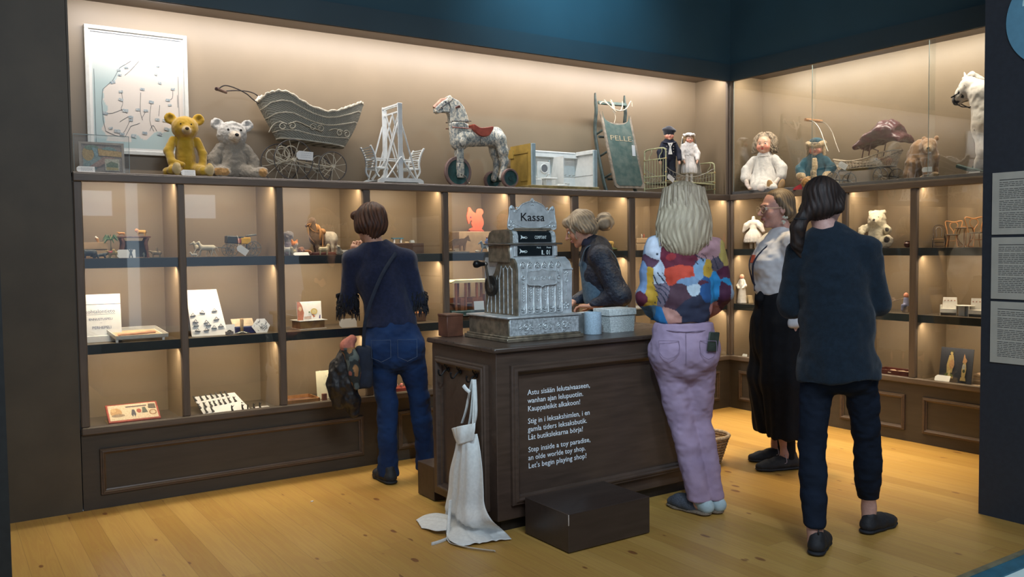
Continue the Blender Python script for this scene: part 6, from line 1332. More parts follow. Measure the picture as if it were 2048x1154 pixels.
t = small('stone_block', 'small pale stone-like block before the squirrel box', 'block', 955, 507, .04, Z1); b = Blob(.004); b.ell((0, 0, .010), (.018, .010, .010)); b.cut_below(.001); b.build('block', mat('chalk_stone', (.55, .48, .36), .8, var=.2), .0022, t, fold(.002, 90, 90, 90))
label_tag((at(976, 507, .03).x, .03, Z1), .078, .044, 0, .3, 'white tag leaning below the rider in blue', lines=0)
t = small('toy_lion', 'golden toy lion on a mossy green base beside the bun of the woman in denim', 'toy lion', 1218, 500, .15, Z1+.014)
quad(t, .110, .062, .018, shade((.50, .32, .10), (near((-.045, 0, .062), .024), (.58, .40, .17))), None, .0028, neck=(-.38, 1.05), head=(-.50, .95), hr=.80, leg_r=.25)
b = Blob(.01); b.ell((0, 0, -.002), (.080, .040, .012)); b.ell((.03, .0, .004), (.03, .02, .010)); b.cut_below(-.0135); b.build('mossy_base', mat('moss_green', (.10, .13, .05), .9, var=.4, scale=60, bump=.8, bscale=150), .004, t, fold(.004, 60, 60, 60))
kb = small('cardboard_box', 'tan two-part cardboard box at the right, behind the blonde woman', 'box', 1292, 500, .16, Z1, 0, -.10); MB().bb(0, .25, 0, .13, 0, .055, .002).build('lower_box', M_KRAFT, kb, smooth=False); MB().bb(-.002, .252, -.002, .132, .058, .098, .002).build('lid', M_KRAFT, kb, smooth=False)
for i, (dx, c) in enumerate(((.09, (.55, .50, .45)), (.115, (.45, .10, .06)))): figure_small(('tiny white china figure on the lid of the tan box', 'tiny red-brown figure beside the white one on the lid of the tan box')[i], 1285, 475, .2, Z1+.098, .034, c, 0).location.x = kb.location.x+dx
figure_small('dark small toy figure in front of the tan box behind the blonde woman', 1297, 500, .06, Z1, .045, (.03, .035, .045), 1)
# row 2
t = thing('game_box', 'white game box with blue title lettering standing at the left end of the middle shelf', 'box', (-4.942, .16, Z2))
bw, bh = .195, .262; o = flatboard(t, 'lid', bw, bh, .022, M_CARDW, -.10*0+.10)
mb = MB(); M0 = Matrix.Rotation(-.10, 4, 'X'); TW = lambda s, x, z, size, wd: text_mb(mb, s, size, M0 @ facing((x, -.0008, z)), wd, .0003)
TW('kohtalontieto', .012, .158, .030, .150); TW('ENNUSTUSPELI', .030, .118, .018, .118); TW('—', .085, .100, .014, .012); TW('PERHEPELI', .045, .070, .022, .095)
mb.T = M0; mb.bb(.0, bw, -.001, -.0004, .205, .208); mb.bb(.012, .165, -.001, -.0004, .150, .1515); mb.build('title', mat('title_blue', (.10, .13, .22), .6), t, smooth=False, fix=False)
MB().bb(0, bw-.01, -.03, -.002, 0, .034, .001).build('lower_tray', M_CARDW, t, smooth=False)
t = thing('card_tray', 'flat open white box holding a tan strip, before the game box', 'box', (-4.80, .035, Z2)); t.rotation_euler = (0, 0, 0)
mb = MB(); mb.T = Matrix.Translation((0, 0, .014)) @ Matrix.Rotation(.20, 4, 'X'); mb.prism([(0, 0), (.27, .0), (.235, .17), (-.03, .17)], 0, .003, 'xy')
for a, c in (((0, 0), (.27, 0)), ((.27, 0), (.235, .17)), ((.235, .17), (-.03, .17)), ((-.03, .17), (0, 0))): mb.prism([(a[0], a[1]), (c[0], c[1]), (c[0]+.003, c[1]+.003), (a[0]+.003, a[1]+.003)], 0, .022, 'xy')
mb.build('tray', mat('pale_box', (.66, .64, .58), .7, var=.04), t, smooth=False); MB().bb(.0, .012, .0, .012, 0, .016).bb(.24, .252, 0, .012, 0, .016).bb(-.02, -.008, .15, .16, 0, .046).bb(.21, .222, .15, .16, 0, .046).build('supports', M_CARDW, t, smooth=False)
mb = MB(); mb.T = Matrix.Translation((0, 0, .014)) @ Matrix.Rotation(.20, 4, 'X'); mb.prism([(.008, .006), (.258, .006), (.228, .163), (-.020, .163)], .003, .005, 'xy'); mb.build('lining', mat('tray_lining', (.60, .45, .26), .7), t, smooth=False); mb = MB(); mb.T = Matrix.Translation((0, 0, .014)) @ Matrix.Rotation(.20, 4, 'X'); mb.prism([(.02, .05), (.22, .075), (.22, .098), (.02, .072)], .005, .014, 'xy'); mb.build('strip', mat('orange_strip', (.50, .24, .12), .6), t, smooth=False)
# bay 2: card with mounted tin pieces
t = thing('mounted_card', 'tall white card with small tin pieces mounted in rows, leaning in the second bay', 'display card', (-4.385, .10, Z2)); cw, ch, ct = .205, .29, .42
mb = MB(); Mc = Matrix.Rotation(-ct, 4, 'X'); mb.T = Mc; mb.prism([(0, 0), (cw, 0), (cw*.86, ch), (0, ch)], 0, .004); mb.build('card', M_CARDW, t, smooth=False)
rr = random.Random(8)
for i, (x, z) in enumerate(((.02, .125), (.075, .140), (.145, .148), (.03, .085), (.09, .078), (.15, .095), (.035, .03), (.085, .032), (.13, .042), (.170, .050), (.03, .062), (.10, .062))):
    mb = MB(); mb.T = Mc; a = rr.uniform(-.2, .2); mb.box((x, -.006, z), (.030, .010, .006), .001, (0, a, 0)); mb.tube([(x-.008, -.008, z+.004), (x, -.010, z+.016), (x+.008, -.008, z+.006)], .0022, 5); mb.build('tin_piece', mat('silver_tin', (.30, .31, .32), .35, .5, var=.3, scale=90), t)
label_tag((at(444, 668, .12).x, .12, Z2), .078, .056, 0, .15, 'white tag between the mounted card and the small blue box', lines=0, cut=.5)
t = small('tin_box', 'small grey box with a dark figure on it, before the white tag', 'box', 459, 668, .07, Z2); MB().bb(-.022, .022, -.008, .010, 0, .020, .001).build('box_body', mat('grey_tin_box', (.28, .25, .24), .5, var=.2, scale=80), t); MB().tube([(-.012, 0, .020), (0, 0, .026), (.012, 0, .021)], .004, 6).build('figure', M_TIN, t)
t = small('open_box', 'dark blue box with its wooden lid open behind, in the second bay', 'box', 492, 664, .10, Z2); MB().bb(-.060, .060, 0, .045, 0, .040, .002).build('box_body', mat('dark_blue_box', (.025, .03, .12), .6), t, smooth=False)
mb = MB(); mb.T = Matrix.Translation((0, .045, .040)) @ Matrix.Rotation(-.75, 4, 'X'); mb.bb(-.065, .065, 0, .006, 0, .060, .001); mb.build('lid', mat('pale_pine', (.62, .48, .30), .6), t, smooth=False)
t = small('wooden_handled_tool', 'small spiked metal tool with an upright wooden handle', 'toy tool', 484, 664, .07, Z2); MB().lathe([(.006, .016), (.009, .022), (.010, .055), (.011, .080), (.009, .090), (.003, .093)], n=14).build('handle', mat('turned_pine', (.56, .36, .16), .5, var=.05), t); mb = MB(); [mb.tube([(0, 0, .014), (math.cos(a)*.045, math.sin(a)*.02-.004, .004)], [.005, .0015], 5) for a in (0.1, .9, 2.2, 3.1, 3.8, 5.4)]; mb.lathe([(.012, .004), (.014, .012), (.007, .018)], n=12); mb.build('spiked_head', mat('grey_steel', (.22, .24, .24), .4, .6), t)
t = small('hexagonal_card', 'white hexagonal card with a black scribbled pattern leaning at the right of the second bay', 'card', 523, 664, .08, Z2); mb = MB(); Mh = Matrix.Rotation(-.25, 4, 'X'); mb.T = Mh; hx_ = [(-.030, 0), (.034, .0), (.056, .042), (.028, .085), (-.020, .085), (-.056, .040)]; mb.prism(hx_, 0, .003); mb.build('card', M_CARDW, t, smooth=False)
mb = MB(); mb.T = Mh; rr = random.Random(2)
for k in range(26):
    x, z = rr.uniform(-.036, .036), rr.uniform(.008, .076); a = rr.uniform(0, 6)
    mb.tube([(x+.008*math.cos(a+j*.8)*(1-.1*j), -.0008, z+.008*math.sin(a+j*.8)*(1-.1*j)) for j in range(3)], .0009, 4)
for r_ in (.03, .04, .05): mb.tube([(.045-r_*math.cos(a), -.0008, .0+r_*math.sin(a)) for a in [.35+.12*i for i in range(9)]], .0010, 4)
mb.build('pattern', M_TIN, t)
# bay 3: picture box
t = small('picture_box', 'brown printed box with an illustrated white lid propped up behind it, third bay', 'box', 626, 655, .10, Z2); t.rotation_euler = (0, 0, .08)
MB().bb(-.085, .080, -.0, .12, .004, .050, .002).build('box_body', mat('printed_brown', (.16, .07, .03), .5, col2=(.34, .20, .07), scale=16), t, smooth=False); MB().bb(-.092, .088, -.008, .128, 0, .005).build('bottom_flange', mat('white_flange', (.6, .56, .5), .6), t, smooth=False); MB().bb(-.094, .094, -.010, .130, .052, .056).build('open_tray', M_CARDW, t, smooth=False)
o = flatboard(t, 'picture_lid', .165, .115, .006, M_CARDW, .08, -.088, .03, .056)
o = panel_art(t, .165, .115, [((.42, .16, .10), [(.0, 0), (.22, 0), (.27, .4), (.2, .8), (.12, 1), (0, 1)]), ((.60, .45, .30), disc(.12, .62, .07, .12)), ((.55, .42, .15), disc(.68, .45, .14, .17)), ((.62, .55, .30), disc(.68, .45, .09, .11)), ((.45, .35, .30), [(.27, .06), (.55, .06), (.55, .22), (.27, .18)]), ((.50, .14, .05), [(.60, .3), (.72, .18), (.64, .12)]), ((.05, .04, .18), [(.86, .05), (.90, .25), (.93, .24), (.92, .05)]), ((.15, .25, .12), disc(.48, .42, .03, .05))], name='lid_picture'); o.location = (-.088, .029, .056); o.rotation_euler = (-.08, 0, 0)
label_tag((at(678, 655, .06).x, .05, Z2), .118, .056, 0, .15, 'blank white tag right of the picture box in the third bay', lines=0)
# bay 4: brown orange box edge
t = small('wooden_tray', 'brown wooden box edge on the middle shelf at the right of the navy jumper', 'box', 838, 646, .14, Z2); MB().bb(-.09, .055, 0, .14, 0, .058, .003).build('box_body', mat('brown_box', (.085, .045, .028), .5, var=.1), t); MB().bb(-.085, .05, .005, .135, .056, .062, .002).build('orange_rim', mat('orange_rim', (.50, .20, .08), .5), t)
# bay 5: tram
tm = thing('toy_tram', 'open-sided reddish wooden toy tram with cream roof on a green board', 'toy tram', (-2.672, .055, Z2)); M_TRW = mat('tram_wood', (.36, .115, .045), .45, var=.12, scale=18); tl = .43
MB().bb(-.02, tl, -.012, .125, .030, .066, .002).build('green_board', mat('green_board', (.07, .13, .11), .5, var=.1), tm, smooth=False); MB().bb(-.018, tl-.002, -.014, -.011, .058, .064).bb(-.018, tl-.002, -.014, -.011, .030, .034).build('board_stripes', mat('pale_green_line', (.40, .46, .40), .5), tm, smooth=False)
MB().bb(0, .03, .03, .09, 0, .030).bb(tl-.06, tl-.03, .03, .09, 0, .030).build('feet', M_TIN, tm, smooth=False)
mb = MB(); mb.prism([(-.015, .255), (tl-.01, .255), (tl-.005, .262), (tl-.03, .275), (.01, .275), (-.018, .262)], -.012, .125); mb.build('roof', mat('cream_roof', (.78, .66, .38), .4, var=.03), tm, smooth=False)
mb = MB()
for x in (.018, .095, .185, .285, .345): mb.bb(x, x+.014, -.002, .010, .066, .256).bb(x, x+.014, .105, .115, .066, .256)
mb.build('posts', M_TRW, tm, smooth=False)
mb = MB()
for x in (.060, .155, .205): mb.bb(x, x+.030, -.001, .112, .066, .150, .002)
mb.bb(.30, tl-.01, -.001, .112, .066, .168, .002); mb.bb(.005, tl-.01, .100, .108, .066, .150); mb.build('seats', M_TRW, tm, smooth=False)
mb = MB().bb(.03, .06, .01, .10, .108, .114).bb(.11, .155, .01, .10, .110, .116); mb.build('benches', mat('pale_bench', (.50, .28, .14), .5), tm, smooth=False)
label_tag((at(947, 617, .03).x, .018, Z2+.066), .080, .060, 0, .1, 'blank white tag standing on the board of the wooden tram', lines=0, cut=0)
# bay 8 cards and small white stacks
for i, (z, w_) in enumerate(((0, .10), (.024, .09), (.048, .08))):
    t = small('game_card_box', ('lowest of three small stacked card boxes left of the blonde woman on the middle shelf', 'middle one of three small stacked card boxes left of the blonde woman', 'topmost of three small stacked card boxes left of the blonde woman')[i], 'box', 1278, 612, .08, Z2+z); MB().bb(-.045, -.045+w_, 0, .06, .0005, .022, .001).build('box_body', (M_CARDW, mat('tray_lining', (.60, .45, .26), .7), M_CARDW)[i], t, smooth=False)
t = small('picture_card', 'pale card with a brown sketch leaning on the lowest shelf right of the blonde woman', 'card', 1439, 706, .12, Z3, 0, -.01); o = flatboard(t, 'card', .11, .20, .003, mat('pale_box', (.66, .64, .58), .7, var=.04), .15, -.05); mb = MB(); mb.T = Matrix.Rotation(-.15, 4, 'X'); mb.tube(smoothpts([(.0, -.001, .05), (.02, -.001, .09), (.01, -.001, .13), (.03, -.001, .16)], 3), .003, 5); mb.build('sketch', mat('sepia_ink', (.22, .14, .06), .7), t)
# row 3
t = thing('picture_box', 'red-bordered picture box lying tilted at the left end of the lowest shelf', 'box', (-4.845, .065, Z3)); t.rotation_euler = (0, 0, -.02); MB().bb(0, .265, 0, .16, 0, .001).build('underlay', mat('aged_card', (.45, .33, .2), .8), t, smooth=False)
Mr = Matrix.Translation((0, .0, .003)) @ Matrix.Rotation(.52, 4, 'X'); mb = MB(); mb.T = Mr; mb.bb(0, .27, 0, .155, 0, .012, .002); mb.build('lid', mat('worn_red', (.34, .055, .040), .6, var=.15, scale=30), t, smooth=False); MB().bb(.04, .23, .125, .145, 0, .078).build('prop', mat('aged_card', (.45, .33, .2), .8), t, smooth=False)
ar = panel_art(t, .25, .132, [((.66, .55, .38), [(0, 0), (1, 0), (1, 1), (0, 1)]), ((.50, .30, .14), disc(.15, .5, .12, .3)), ((.30, .22, .15), disc(.18, .30, .14, .10)), ((.60, .40, .20), disc(.1, .66, .06, .12)), ((.12, .10, .10), [(.36, .86), (.80, .86), (.80, .78), (.36, .78)]), ((.08, .08, .10), [(.45, .3), (.48, .62), (.53, .60), (.55, .30), (.52, .12), (.50, .3), (.47, .12)]), ((.40, .10, .07), disc(.62, .50, .05, .14)), ((.10, .12, .10), [(.68, .35), (.70, .70), (.76, .72), (.80, .35)]), ((.12, .10, .08), [(.82, .62), (.98, .55), (.98, .88), (.84, .90)]), ((.30, .16, .08), disc(.90, .32, .08, .18)), ((.62, .50, .34), disc(.90, .32, .055, .12))], name='lid_picture', y=0)
ar.matrix_local = Mr @ Matrix.Translation((.010, .012, .0125)) @ Matrix.Rotation(-PI/2, 4, 'X')
# tin soldiers on their white card
c00, c10, c01, c11 = at(408, 827, .045), at(494, 816, .045), at(386, 794, .26), at(453, 783, .26)
c00.z = c10.z = Z3+.004; pn = (c10-c00).cross(c01-c00).normalized()
t = thing('soldier_board', 'white card board on the lowest shelf on which rows of dark tin soldiers are fixed', 'display board', c00); sb = MB(); c4 = c00+(c11-c01)*1.25+(c01-c00)
c4 = c4-pn*((c4-c00).dot(pn)); vs = [c00, c10+Vector((.02, 0, 0)), c4, c01]; vs = [v-pn*((v-c00).dot(pn))-c00 for v in vs]
sb.raw(vs+[v-pn*.004 for v in vs], [(0, 1, 2, 3), (7, 6, 5, 4), (0, 4, 5, 1), (1, 5, 6, 2), (2, 6, 7, 3), (3, 7, 4, 0)]); sb.build('card', M_CARDW, t, smooth=False); MB().box(tuple((vs[2]+vs[3])/2-Vector((0, .01, (vs[2].z+vs[3].z)/4+.003))), (.14, .01, max(.01, (vs[2].z+vs[3].z)/2-.012))).build('prop', M_CARDW, t, smooth=False)
def on_board(px, py):
    d = fw + R2*((px-1024)/F_PX) - U2*((py-577)/F_PX); k = (c00-CAM).dot(pn)/d.dot(pn); return CAM+d*k
def soldier_mesh():
    b = Blob(.003); b.chain([(0, 0, .003), (-.002, 0, .014), (-.003, 0, .026)], [.0045, .0045, .005]); b.ell((-.004, 0, .034), (.0038, .0038, .0045)); b.chain([(-.003, 0, .027), (.004, -.001, .030), (.012, -.001, .038)], [.0025, .002, .001]); b.cone((.002, 0, .012), (.006, 0, .003), .0035, .003); b.ell((0, 0, .0015), (.010, .006, .0022)); return b
proto = None; G1 = 'tin soldiers fixed in rows on the white board'
ups = (c01-c00).normalized(); tilt = math.atan2(ups.z, ups.y)
R1 = [(235, 465), (375, 450), (490, 425), (600, 405), (705, 385), (815, 365), (915, 350)]; RW2 = [(330, 625), (450, 600), (575, 580), (665, 560), (775, 540), (875, 525), (980, 495), (1095, 475)]; RW3 = [(475, 715), (610, 695)]
for r_, row in enumerate((R1, RW2, RW3)):
    for i, (zx, zy) in enumerate(row):
        p = on_board(370+zx/10.78, 760+zy/10.78)+pn*.003
        lb = 'dark tin soldier fixed on the white board, in the %s row of soldiers' % ('back', 'middle', 'front')[r_]
        if proto is None:
            o = soldier_mesh().build('tin_soldier', M_TIN, .0017, None); proto = o; tag(o, lb, 'tin soldier', G1+', back row')
        else: o = dup(proto, p, 0, lb, G1+', %s row' % ('back', 'middle', 'front')[r_])
        o.location = p; o.rotation_euler = (-1.05+tilt, 0, .25)
for i, (zx, zy, Y, lb) in enumerate(((1020, 650, .028, 'tin soldier standing alone at the front edge of the white board'), (1240, 560, .13, 'tin soldier standing tallest behind the front group right of the board'), (1245, 625, .028, 'tin soldier crouching at the right corner of the white board'), (1355, 610, .035, 'tin soldier aiming a rifle, first right of the board corner'), (1490, 598, .045, 'tin soldier aiming a rifle, second from the right end of the loose row'), (1620, 585, .055, 'tin soldier at the right end of the loose row, rifle raised'))):
    p = at(370+zx/10.78, 760+zy/10.78, Y); o = dup(proto, (p.x, Y, Z3+.0005), (0, .3, 0, 1.2, .1, -.2)[i], lb); o.rotation_euler.x = 0
    if 'group' in o: del o['group']
    if i == 0 or i == 2: o.location.z = Z3+.006
t = thing('paper_tag', 'white tag lying flat behind the loose tin soldiers', 'label', (at(505, 813, .09).x, .075, Z3+.001)); MB().bb(0, .10, 0, .045, 0, .0012).build('card', M_CARD, t, smooth=False)
# bay 3 lowest: wooden tray, board, block
t = small('picture_tray', 'shallow wooden framed tray with a brown picture inside, lowest shelf of the third bay', 'tray', 611, 806, .05, Z3); t.rotation_euler = (0, 0, 0)
M_TRAY = mat('orange_wood', (.42, .20, .075), .5, var=.15, scale=20); mb = MB()
for a in ((-.125, .095, 0, .008), (-.125, .095, .182, .19), (-.125, -.117, 0, .19), (.087, .095, 0, .19)): mb.bb(a[0], a[1], a[2], a[3], 0, .028, .001)
mb.build('frame', M_TRAY, t, smooth=False); MB().bb(-.117, .087, .008, .182, .002, .008).build('picture', mat('brown_picture', (.34, .20, .12), .6, col2=(.16, .07, .05), scale=16), t, smooth=False)
t = small('game_board', 'pale yellow square board with a grey octagon leaning in the third bay', 'game board', 662, 800, .14, Z3); o = flatboard(t, 'board', .165, .178, .004, mat('pale_yellow_board', (.72, .68, .48), .6, var=.03), .12, -.09)
oc = panel_art(t, .165, .178, [((.35, .42, .44), disc(.66, .5, .30, .34, 8, .39, .39+2*PI)), ((.5, .55, .56), disc(.66, .5, .24, .27, 8, .39, .39+2*PI)), ((.5, .5, .42), disc(.4, .8, .015, .03)), ((.5, .5, .42), disc(.3, .5, .015, .03)), ((.5, .4, .36), disc(.25, .15, .02, .03))], name='board_print'); oc.location = (-.09, -.001, 0); oc.rotation_euler = (-.12, 0, 0)
t = small('wooden_block', 'small upright reddish wooden block between the tray and the yellow board', 'block', 650, 799, .06, Z3, 0, 0); MB().bb(-.014, .014, 0, .02, 0, .046, .001).build('block', mat('rosy_wood', (.26, .11, .085), .5, var=.1), t, smooth=False)
t = small('board_game', 'box with red and white figures between the legs of the woman in jeans', 'box', 803, 780, .10, Z3); MB().bb(-.07, .05, 0, .10, 0, .022, .002).build('tray', mat('worn_red', (.34, .055, .040), .6), t, smooth=False); mb = MB(); [mb.ball((-.045+.03*i, .03+.02*(i % 2), .036), (.013, .013, .016), 10) for i in range(3)]; mb.build('pieces', mat('red_white_piece', (.65, .55, .5), .5, col2=(.5, .1, .08), scale=30), t)
# ---------------------------------------------------------------- right cabinet exhibits (local x right, front toward the shop)
def smallR(name, lb, cat, px, py, X, z, rz=0): q = RL(px, py, X); return thing(name, lb, cat, (X, q.y, z), RZ+rz)
t = smallR('doll_dress', 'white doll dress with puffed sleeves on a small headless stand', 'doll dress', 1507, 497, .17, Z1, .35)
b = Blob(.012); b.cone((0, 0, .215), (0, 0, .175), .030, .026, sc=(1, .75, 1)); b.cone((0, 0, .17), (0, 0, .085), .030, .075, sc=(1, .8, 1)); b.cone((0, 0, .085), (0, 0, .062), .075, .080, sc=(1, .8, 1)); b.cone((0, 0, .225), (0, 0, .262), .016, .015)
for s in (-1, 1): b.chain([(s*.030, 0, .222), (s*.060, -.006, .195), (s*.088, -.012, .150)], [.022, .024, .015])
b.cut(lambda X: .055-X[..., 2]); b.build('dress', CLOTHW, .0042, t, lambda V, N: .004*np.sin(np.arctan2(V[:, 1], V[:, 0])*15)*np.clip((.18-V[:, 2])*9, 0, 1)+.002*vnoise(V*60, 4))
for s in (-1, 1): MB().tube([(s*.020, 0, .10), (s*.020, 0, .004)], [.016, .013], 10).build('leg', mat('doll_leg', (.60, .46, .32), .5), t)
MB().lathe([(.006, .25), (.014, .262), (.014, .268), (.003, .270)], n=14).build('neck_stand', M_TIN, t)
t = smallR('paper_cone', 'small red paper cone behind the chin of the woman with glasses', 'toy', 1544, 460, .22, Z1+0, 0); MB().lathe([(.024, .0), (.003, .14)], n=18).build('cone', mat('salmon_red', (.72, .16, .085), .5), t)
t = smallR('girl_doll', 'small pale doll in a long dress on the middle shelf near the corner, modelled in place of a reflection', 'doll', 1484, 606, .07, Z2, .3); doll_head(t, (0, 0, .225), .022, None, vox=.0022); b = Blob(.01); b.cone((0, 0, .195), (0, 0, .15), .020, .024); b.cone((0, 0, .15), (0, 0, .006), .026, .044, sc=(1, .8, 1)); [b.chain([(s*.02, 0, .19), (s*.036, -.01, .15), (s*.02, -.03, .13)], [.010, .010, .008]) for s in (-1, 1)]; b.cut_below(.001); b.build('dress', CLOTHW, .0035, t, fold(.002, 60, 60, 20))  # solid doll added in place of a pale reflection in the glass
q = RL(1470, 607, .06); label_tag((.06, q.y, Z2), .10, .012, RZ, .9, 'white tag lying flat on the middle shelf near the corner', lines=0, cut=0); q = RL(1484, 712, .05); label_tag((.05, q.y, Z3), .05, .028, RZ, .3, 'small white tag on the lowest shelf beside the room corner', lines=0)
t = smallR('book', 'small book standing half open behind the waist of the woman with glasses', 'book', 1497, 606, .10, Z2); MB().box((0, 0, .035), (.012, .05, .068), .001, (0, .12, 0)).box((.02, 0, .035), (.010, .05, .068), .001, (0, -.2, 0)).build('covers', mat('tray_lining', (.60, .45, .26), .7), t, smooth=False)
t = smallR('teddy_bear', 'shaggy white teddy bear with dark paw pads, sitting on the upper shelf at the right', 'teddy bear', 1755, 496, .17, Z1, .25)
b = Blob(.022); b.ell((0, .01, .085), (.070, .058, .090)); b.ell((-.006, 0, .215), (.060, .055, .062), (0, -.1, 0)); b.ell((-.006, -.005, .19), (.058, .055, .05)); b.cone((.0, -.035, .200), (.006, -.075, .196), .032, .022)
for s in (-1, 1): b.ell((-.006+s*.045, .0, .262), (.020, .012, .016), k=.012)
b.chain([(-.058, 0, .155), (-.105, -.02, .135), (-.100, -.05, .11)], [.026, .026, .022], k=.012); b.chain([(.055, 0, .150), (.085, -.04, .125), (.092, -.07, .13)], [.026, .026, .024], k=.012)
b.chain([(-.04, -.02, .04), (-.06, -.09, .035)], [.040, .034]); b.chain([(.04, -.02, .04), (.085, -.085, .040), (.105, -.095, .060)], [.042, .036, .034]); b.cut_below(.001)
b.build('body', FUR, .0045, t, lambda V, N: .0045*vnoise(V*60, 2)+.003*vnoise(V*150, 5), shade((.60, .54, .40), (near((.108, -.135, .062), .026, .25), (.03, .025, .025)), (near((.098, -.098, .134), .018, .25), (.05, .045, .04))))
MB().ball((.006, -.098, .205), (.010, .007, .008), 10).build('nose', M_EYE, t); eyes(t, [(-.026, -.056, .225), (.024, -.056, .225)], .004)
t = smallR('toy_pot', 'tiny dark red pot beside the post right of the shaggy white bear', 'toy', 1815, 489, .18, Z1); MB().lathe([(.010, 0), (.022, .012), (.024, .03), (.015, .042), (.018, .048), (.002, .046)], n=18).build('pot', mat('dark_red_pot', (.09, .025, .02), .4), t)
M_BENT = mat('bentwood', (.50, .23, .085), .4, var=.12, scale=40); M_BENTD = mat('dark_bentwood', (.07, .05, .04), .35, var=.15)
def bent_chair(lb, px, py, X, rz, h=.185):
    t = smallR('bentwood_chair', lb, 'toy chair', px, py, X, Z1, rz); s = h/.185; T = lambda *p: tuple(v*s for v in p)
    mb = MB(); mb.lathe([(T(.001)[0], T(.083)[0]), (T(.040)[0], T(.083)[0]), (T(.042)[0], T(.086)[0]), (T(.040)[0], T(.090)[0]), (T(.001)[0], T(.090)[0])], n=28); mb.build('seat', mat('cane_seat', (.16, .13, .10), .6), t)
    mb = MB(); mb.tube(smoothpts([T(-.036, .025, .088), T(-.042, .034, .125), T(-.052, .038, .160), T(-.046, .040, .180), T(0, .042, .172), T(.046, .040, .180), T(.052, .038, .160), T(.042, .034, .125), T(.036, .025, .088)], 5), .0036*s, 7); mb.build('back_frame', M_BENT, t)
    mb = MB(); mb.tube(smoothpts([T(0, .032, .090), T(.004, .036, .112), T(.024, .038, .142), T(.018, .040, .165), T(0, .040, .170), T(-.018, .040, .165), T(-.024, .038, .142), T(-.004, .036, .112), T(0, .032, .090)], 4), .0030*s, 6); mb.build('back_loop', M_BENT, t)
    for a in (.8, 2.35, 3.95, 5.5): mb = MB(); x, y = math.cos(a)*.034, math.sin(a)*.034; mb.tube(smoothpts([T(x, y, .084), T(x*1.15, y*1.15, .045), T(x*1.45, y*1.45, .003)], 4), .0034*s, 6); mb.build('leg', M_BENT, t)
    mb = MB(); mb.ring(T(0, 0, .045), .034*s, .0022*s, 'z', 24, 5); mb.build('leg_ring', M_BENT, t); return t
bent_chair('small bentwood doll chair left of the round toy table', 1905, 492, .15, .35); bent_chair('bentwood doll chair with high looped back at the right, beside the navy partition', 1953, 493, .11, .9, .205)
t = smallR('bentwood_table', 'round bentwood toy table between two small bentwood chairs', 'toy table', 1930, 492, .20, Z1); MB().lathe([(.001, .128), (.058, .128), (.060, .131), (.058, .135), (.001, .135)], n=32).build('table_top', mat('dark_top', (.15, .10, .07), .4), t)
for a in (.6, 2.2, 3.7, 5.3): mb = MB(); x, y = math.cos(a), math.sin(a); mb.tube(smoothpts([(x*.040, y*.040, .128), (x*.052, y*.052, .09), (x*.035, y*.035, .04), (x*.012, y*.012, .010), (x*.045, y*.045, .003)], 4), .0034, 6); mb.build('leg', M_BENT, t)
MB().ring((-.01, 0, .140), .018, .0028, 'z', 20, 5).build('tray_handle', M_BENT, t)
t = smallR('toy_wheelchair', 'small dark bentwood wheelchair with cane seat left of the bentwood chairs', 'toy wheelchair', 1878, 494, .13, Z1, .55)
for s in (-1, 1): MB().ring((s*.040, .01, .036), .034, .003, 'x', 30, 6).build('wheel', M_BENTD, t)
MB().bb(-.034, .034, -.035, .03, .056, .060, .001).build('seat', mat('cane_orange', (.42, .22, .09), .6), t, smooth=False); mb = MB(); mb.tube(smoothpts([(-.032, .03, .058), (-.034, .06, .12), (-.024, .072, .148), (0, .076, .155), (.024, .072, .148), (.034, .06, .12), (.032, .03, .058)], 5), .0032, 6); mb.tube(smoothpts([(-.014, .04, .075), (-.018, .062, .125), (0, .070, .142), (.018, .062, .125), (.014, .04, .075)], 4), .003, 6); mb.build('back', M_BENTD, t)
mb = MB()
for s in (-1, 1): mb.tube(smoothpts([(s*.034, .035, .085), (s*.036, -.02, .092), (s*.036, -.045, .075), (s*.034, -.035, .05), (s*.03, -.07, .012)], 4), .003, 6)
mb.tube([(-.042, .01, .036), (.042, .01, .036)], .003, 6); mb.bb(-.025, .025, -.085, -.065, .008, .012); mb.build('frame', M_BENTD, t)
# middle shelf right
t = smallR('toy_cart', 'wooden two-wheeled toy cart with long shafts tipped up, middle shelf', 'toy cart', 1772, 625, .15, Z2, .3); M_GW = mat('grey_wood', (.36, .26, .18), .7, var=.2, scale=30)
for s in (-1, 1): o = MB().lathe([(.001, -.006), (.033, -.006), (.036, 0), (.033, .006), (.001, .006)], (-.01, s*.035, .036), 28, 'y').build('wheel', M_GW, t)
mb = MB(); mb.tube([(-.01, -.04, .036), (-.01, .04, .036)], .004, 6)
for s in (-1, 1): mb.box((.035, s*.026, .068), (.155, .006, .006), .001, (0, -.34, 0)); mb.box((.012, s*.026, .075), (.09, .003, .022), .001, (0, -.34, 0))
for k in range(5): mb.box((-.02+k*.020, 0, .052+k*.007), (.012, .052, .003), 0, (0, -.34, 0))
mb.box((-.075, 0, .022), (.05, .05, .006), .001, (0, -.5, 0)); mb.build('cart_frame', M_GW, t)
t = smallR('seated_doll', 'small doll in lilac-blue clothes seated on a tiny stool by the post', 'doll', 1812, 621, .15, Z2, .2); MB().bb(-.022, .022, -.018, .018, 0, .045, .002).build('stool', M_GW, t, smooth=False); b = Blob(.006); b.cone((0, 0, .05), (0, 0, .095), .022, .017); b.chain([(.0, -.01, .055), (-.012, -.03, .05), (-.016, -.032, .018)], [.012, .010, .008]); b.build('clothes', mat('lilac_cloth', (.25, .26, .42), .8), .003, t); b = Blob(.004); b.ell((0, 0, .120), (.017, .017, .020)); b.build('head', mat('pink_head', (.66, .26, .16), .6), .0025, t)
M_PPW = mat('paper_white', (.74, .72, .66), .7, var=.03)
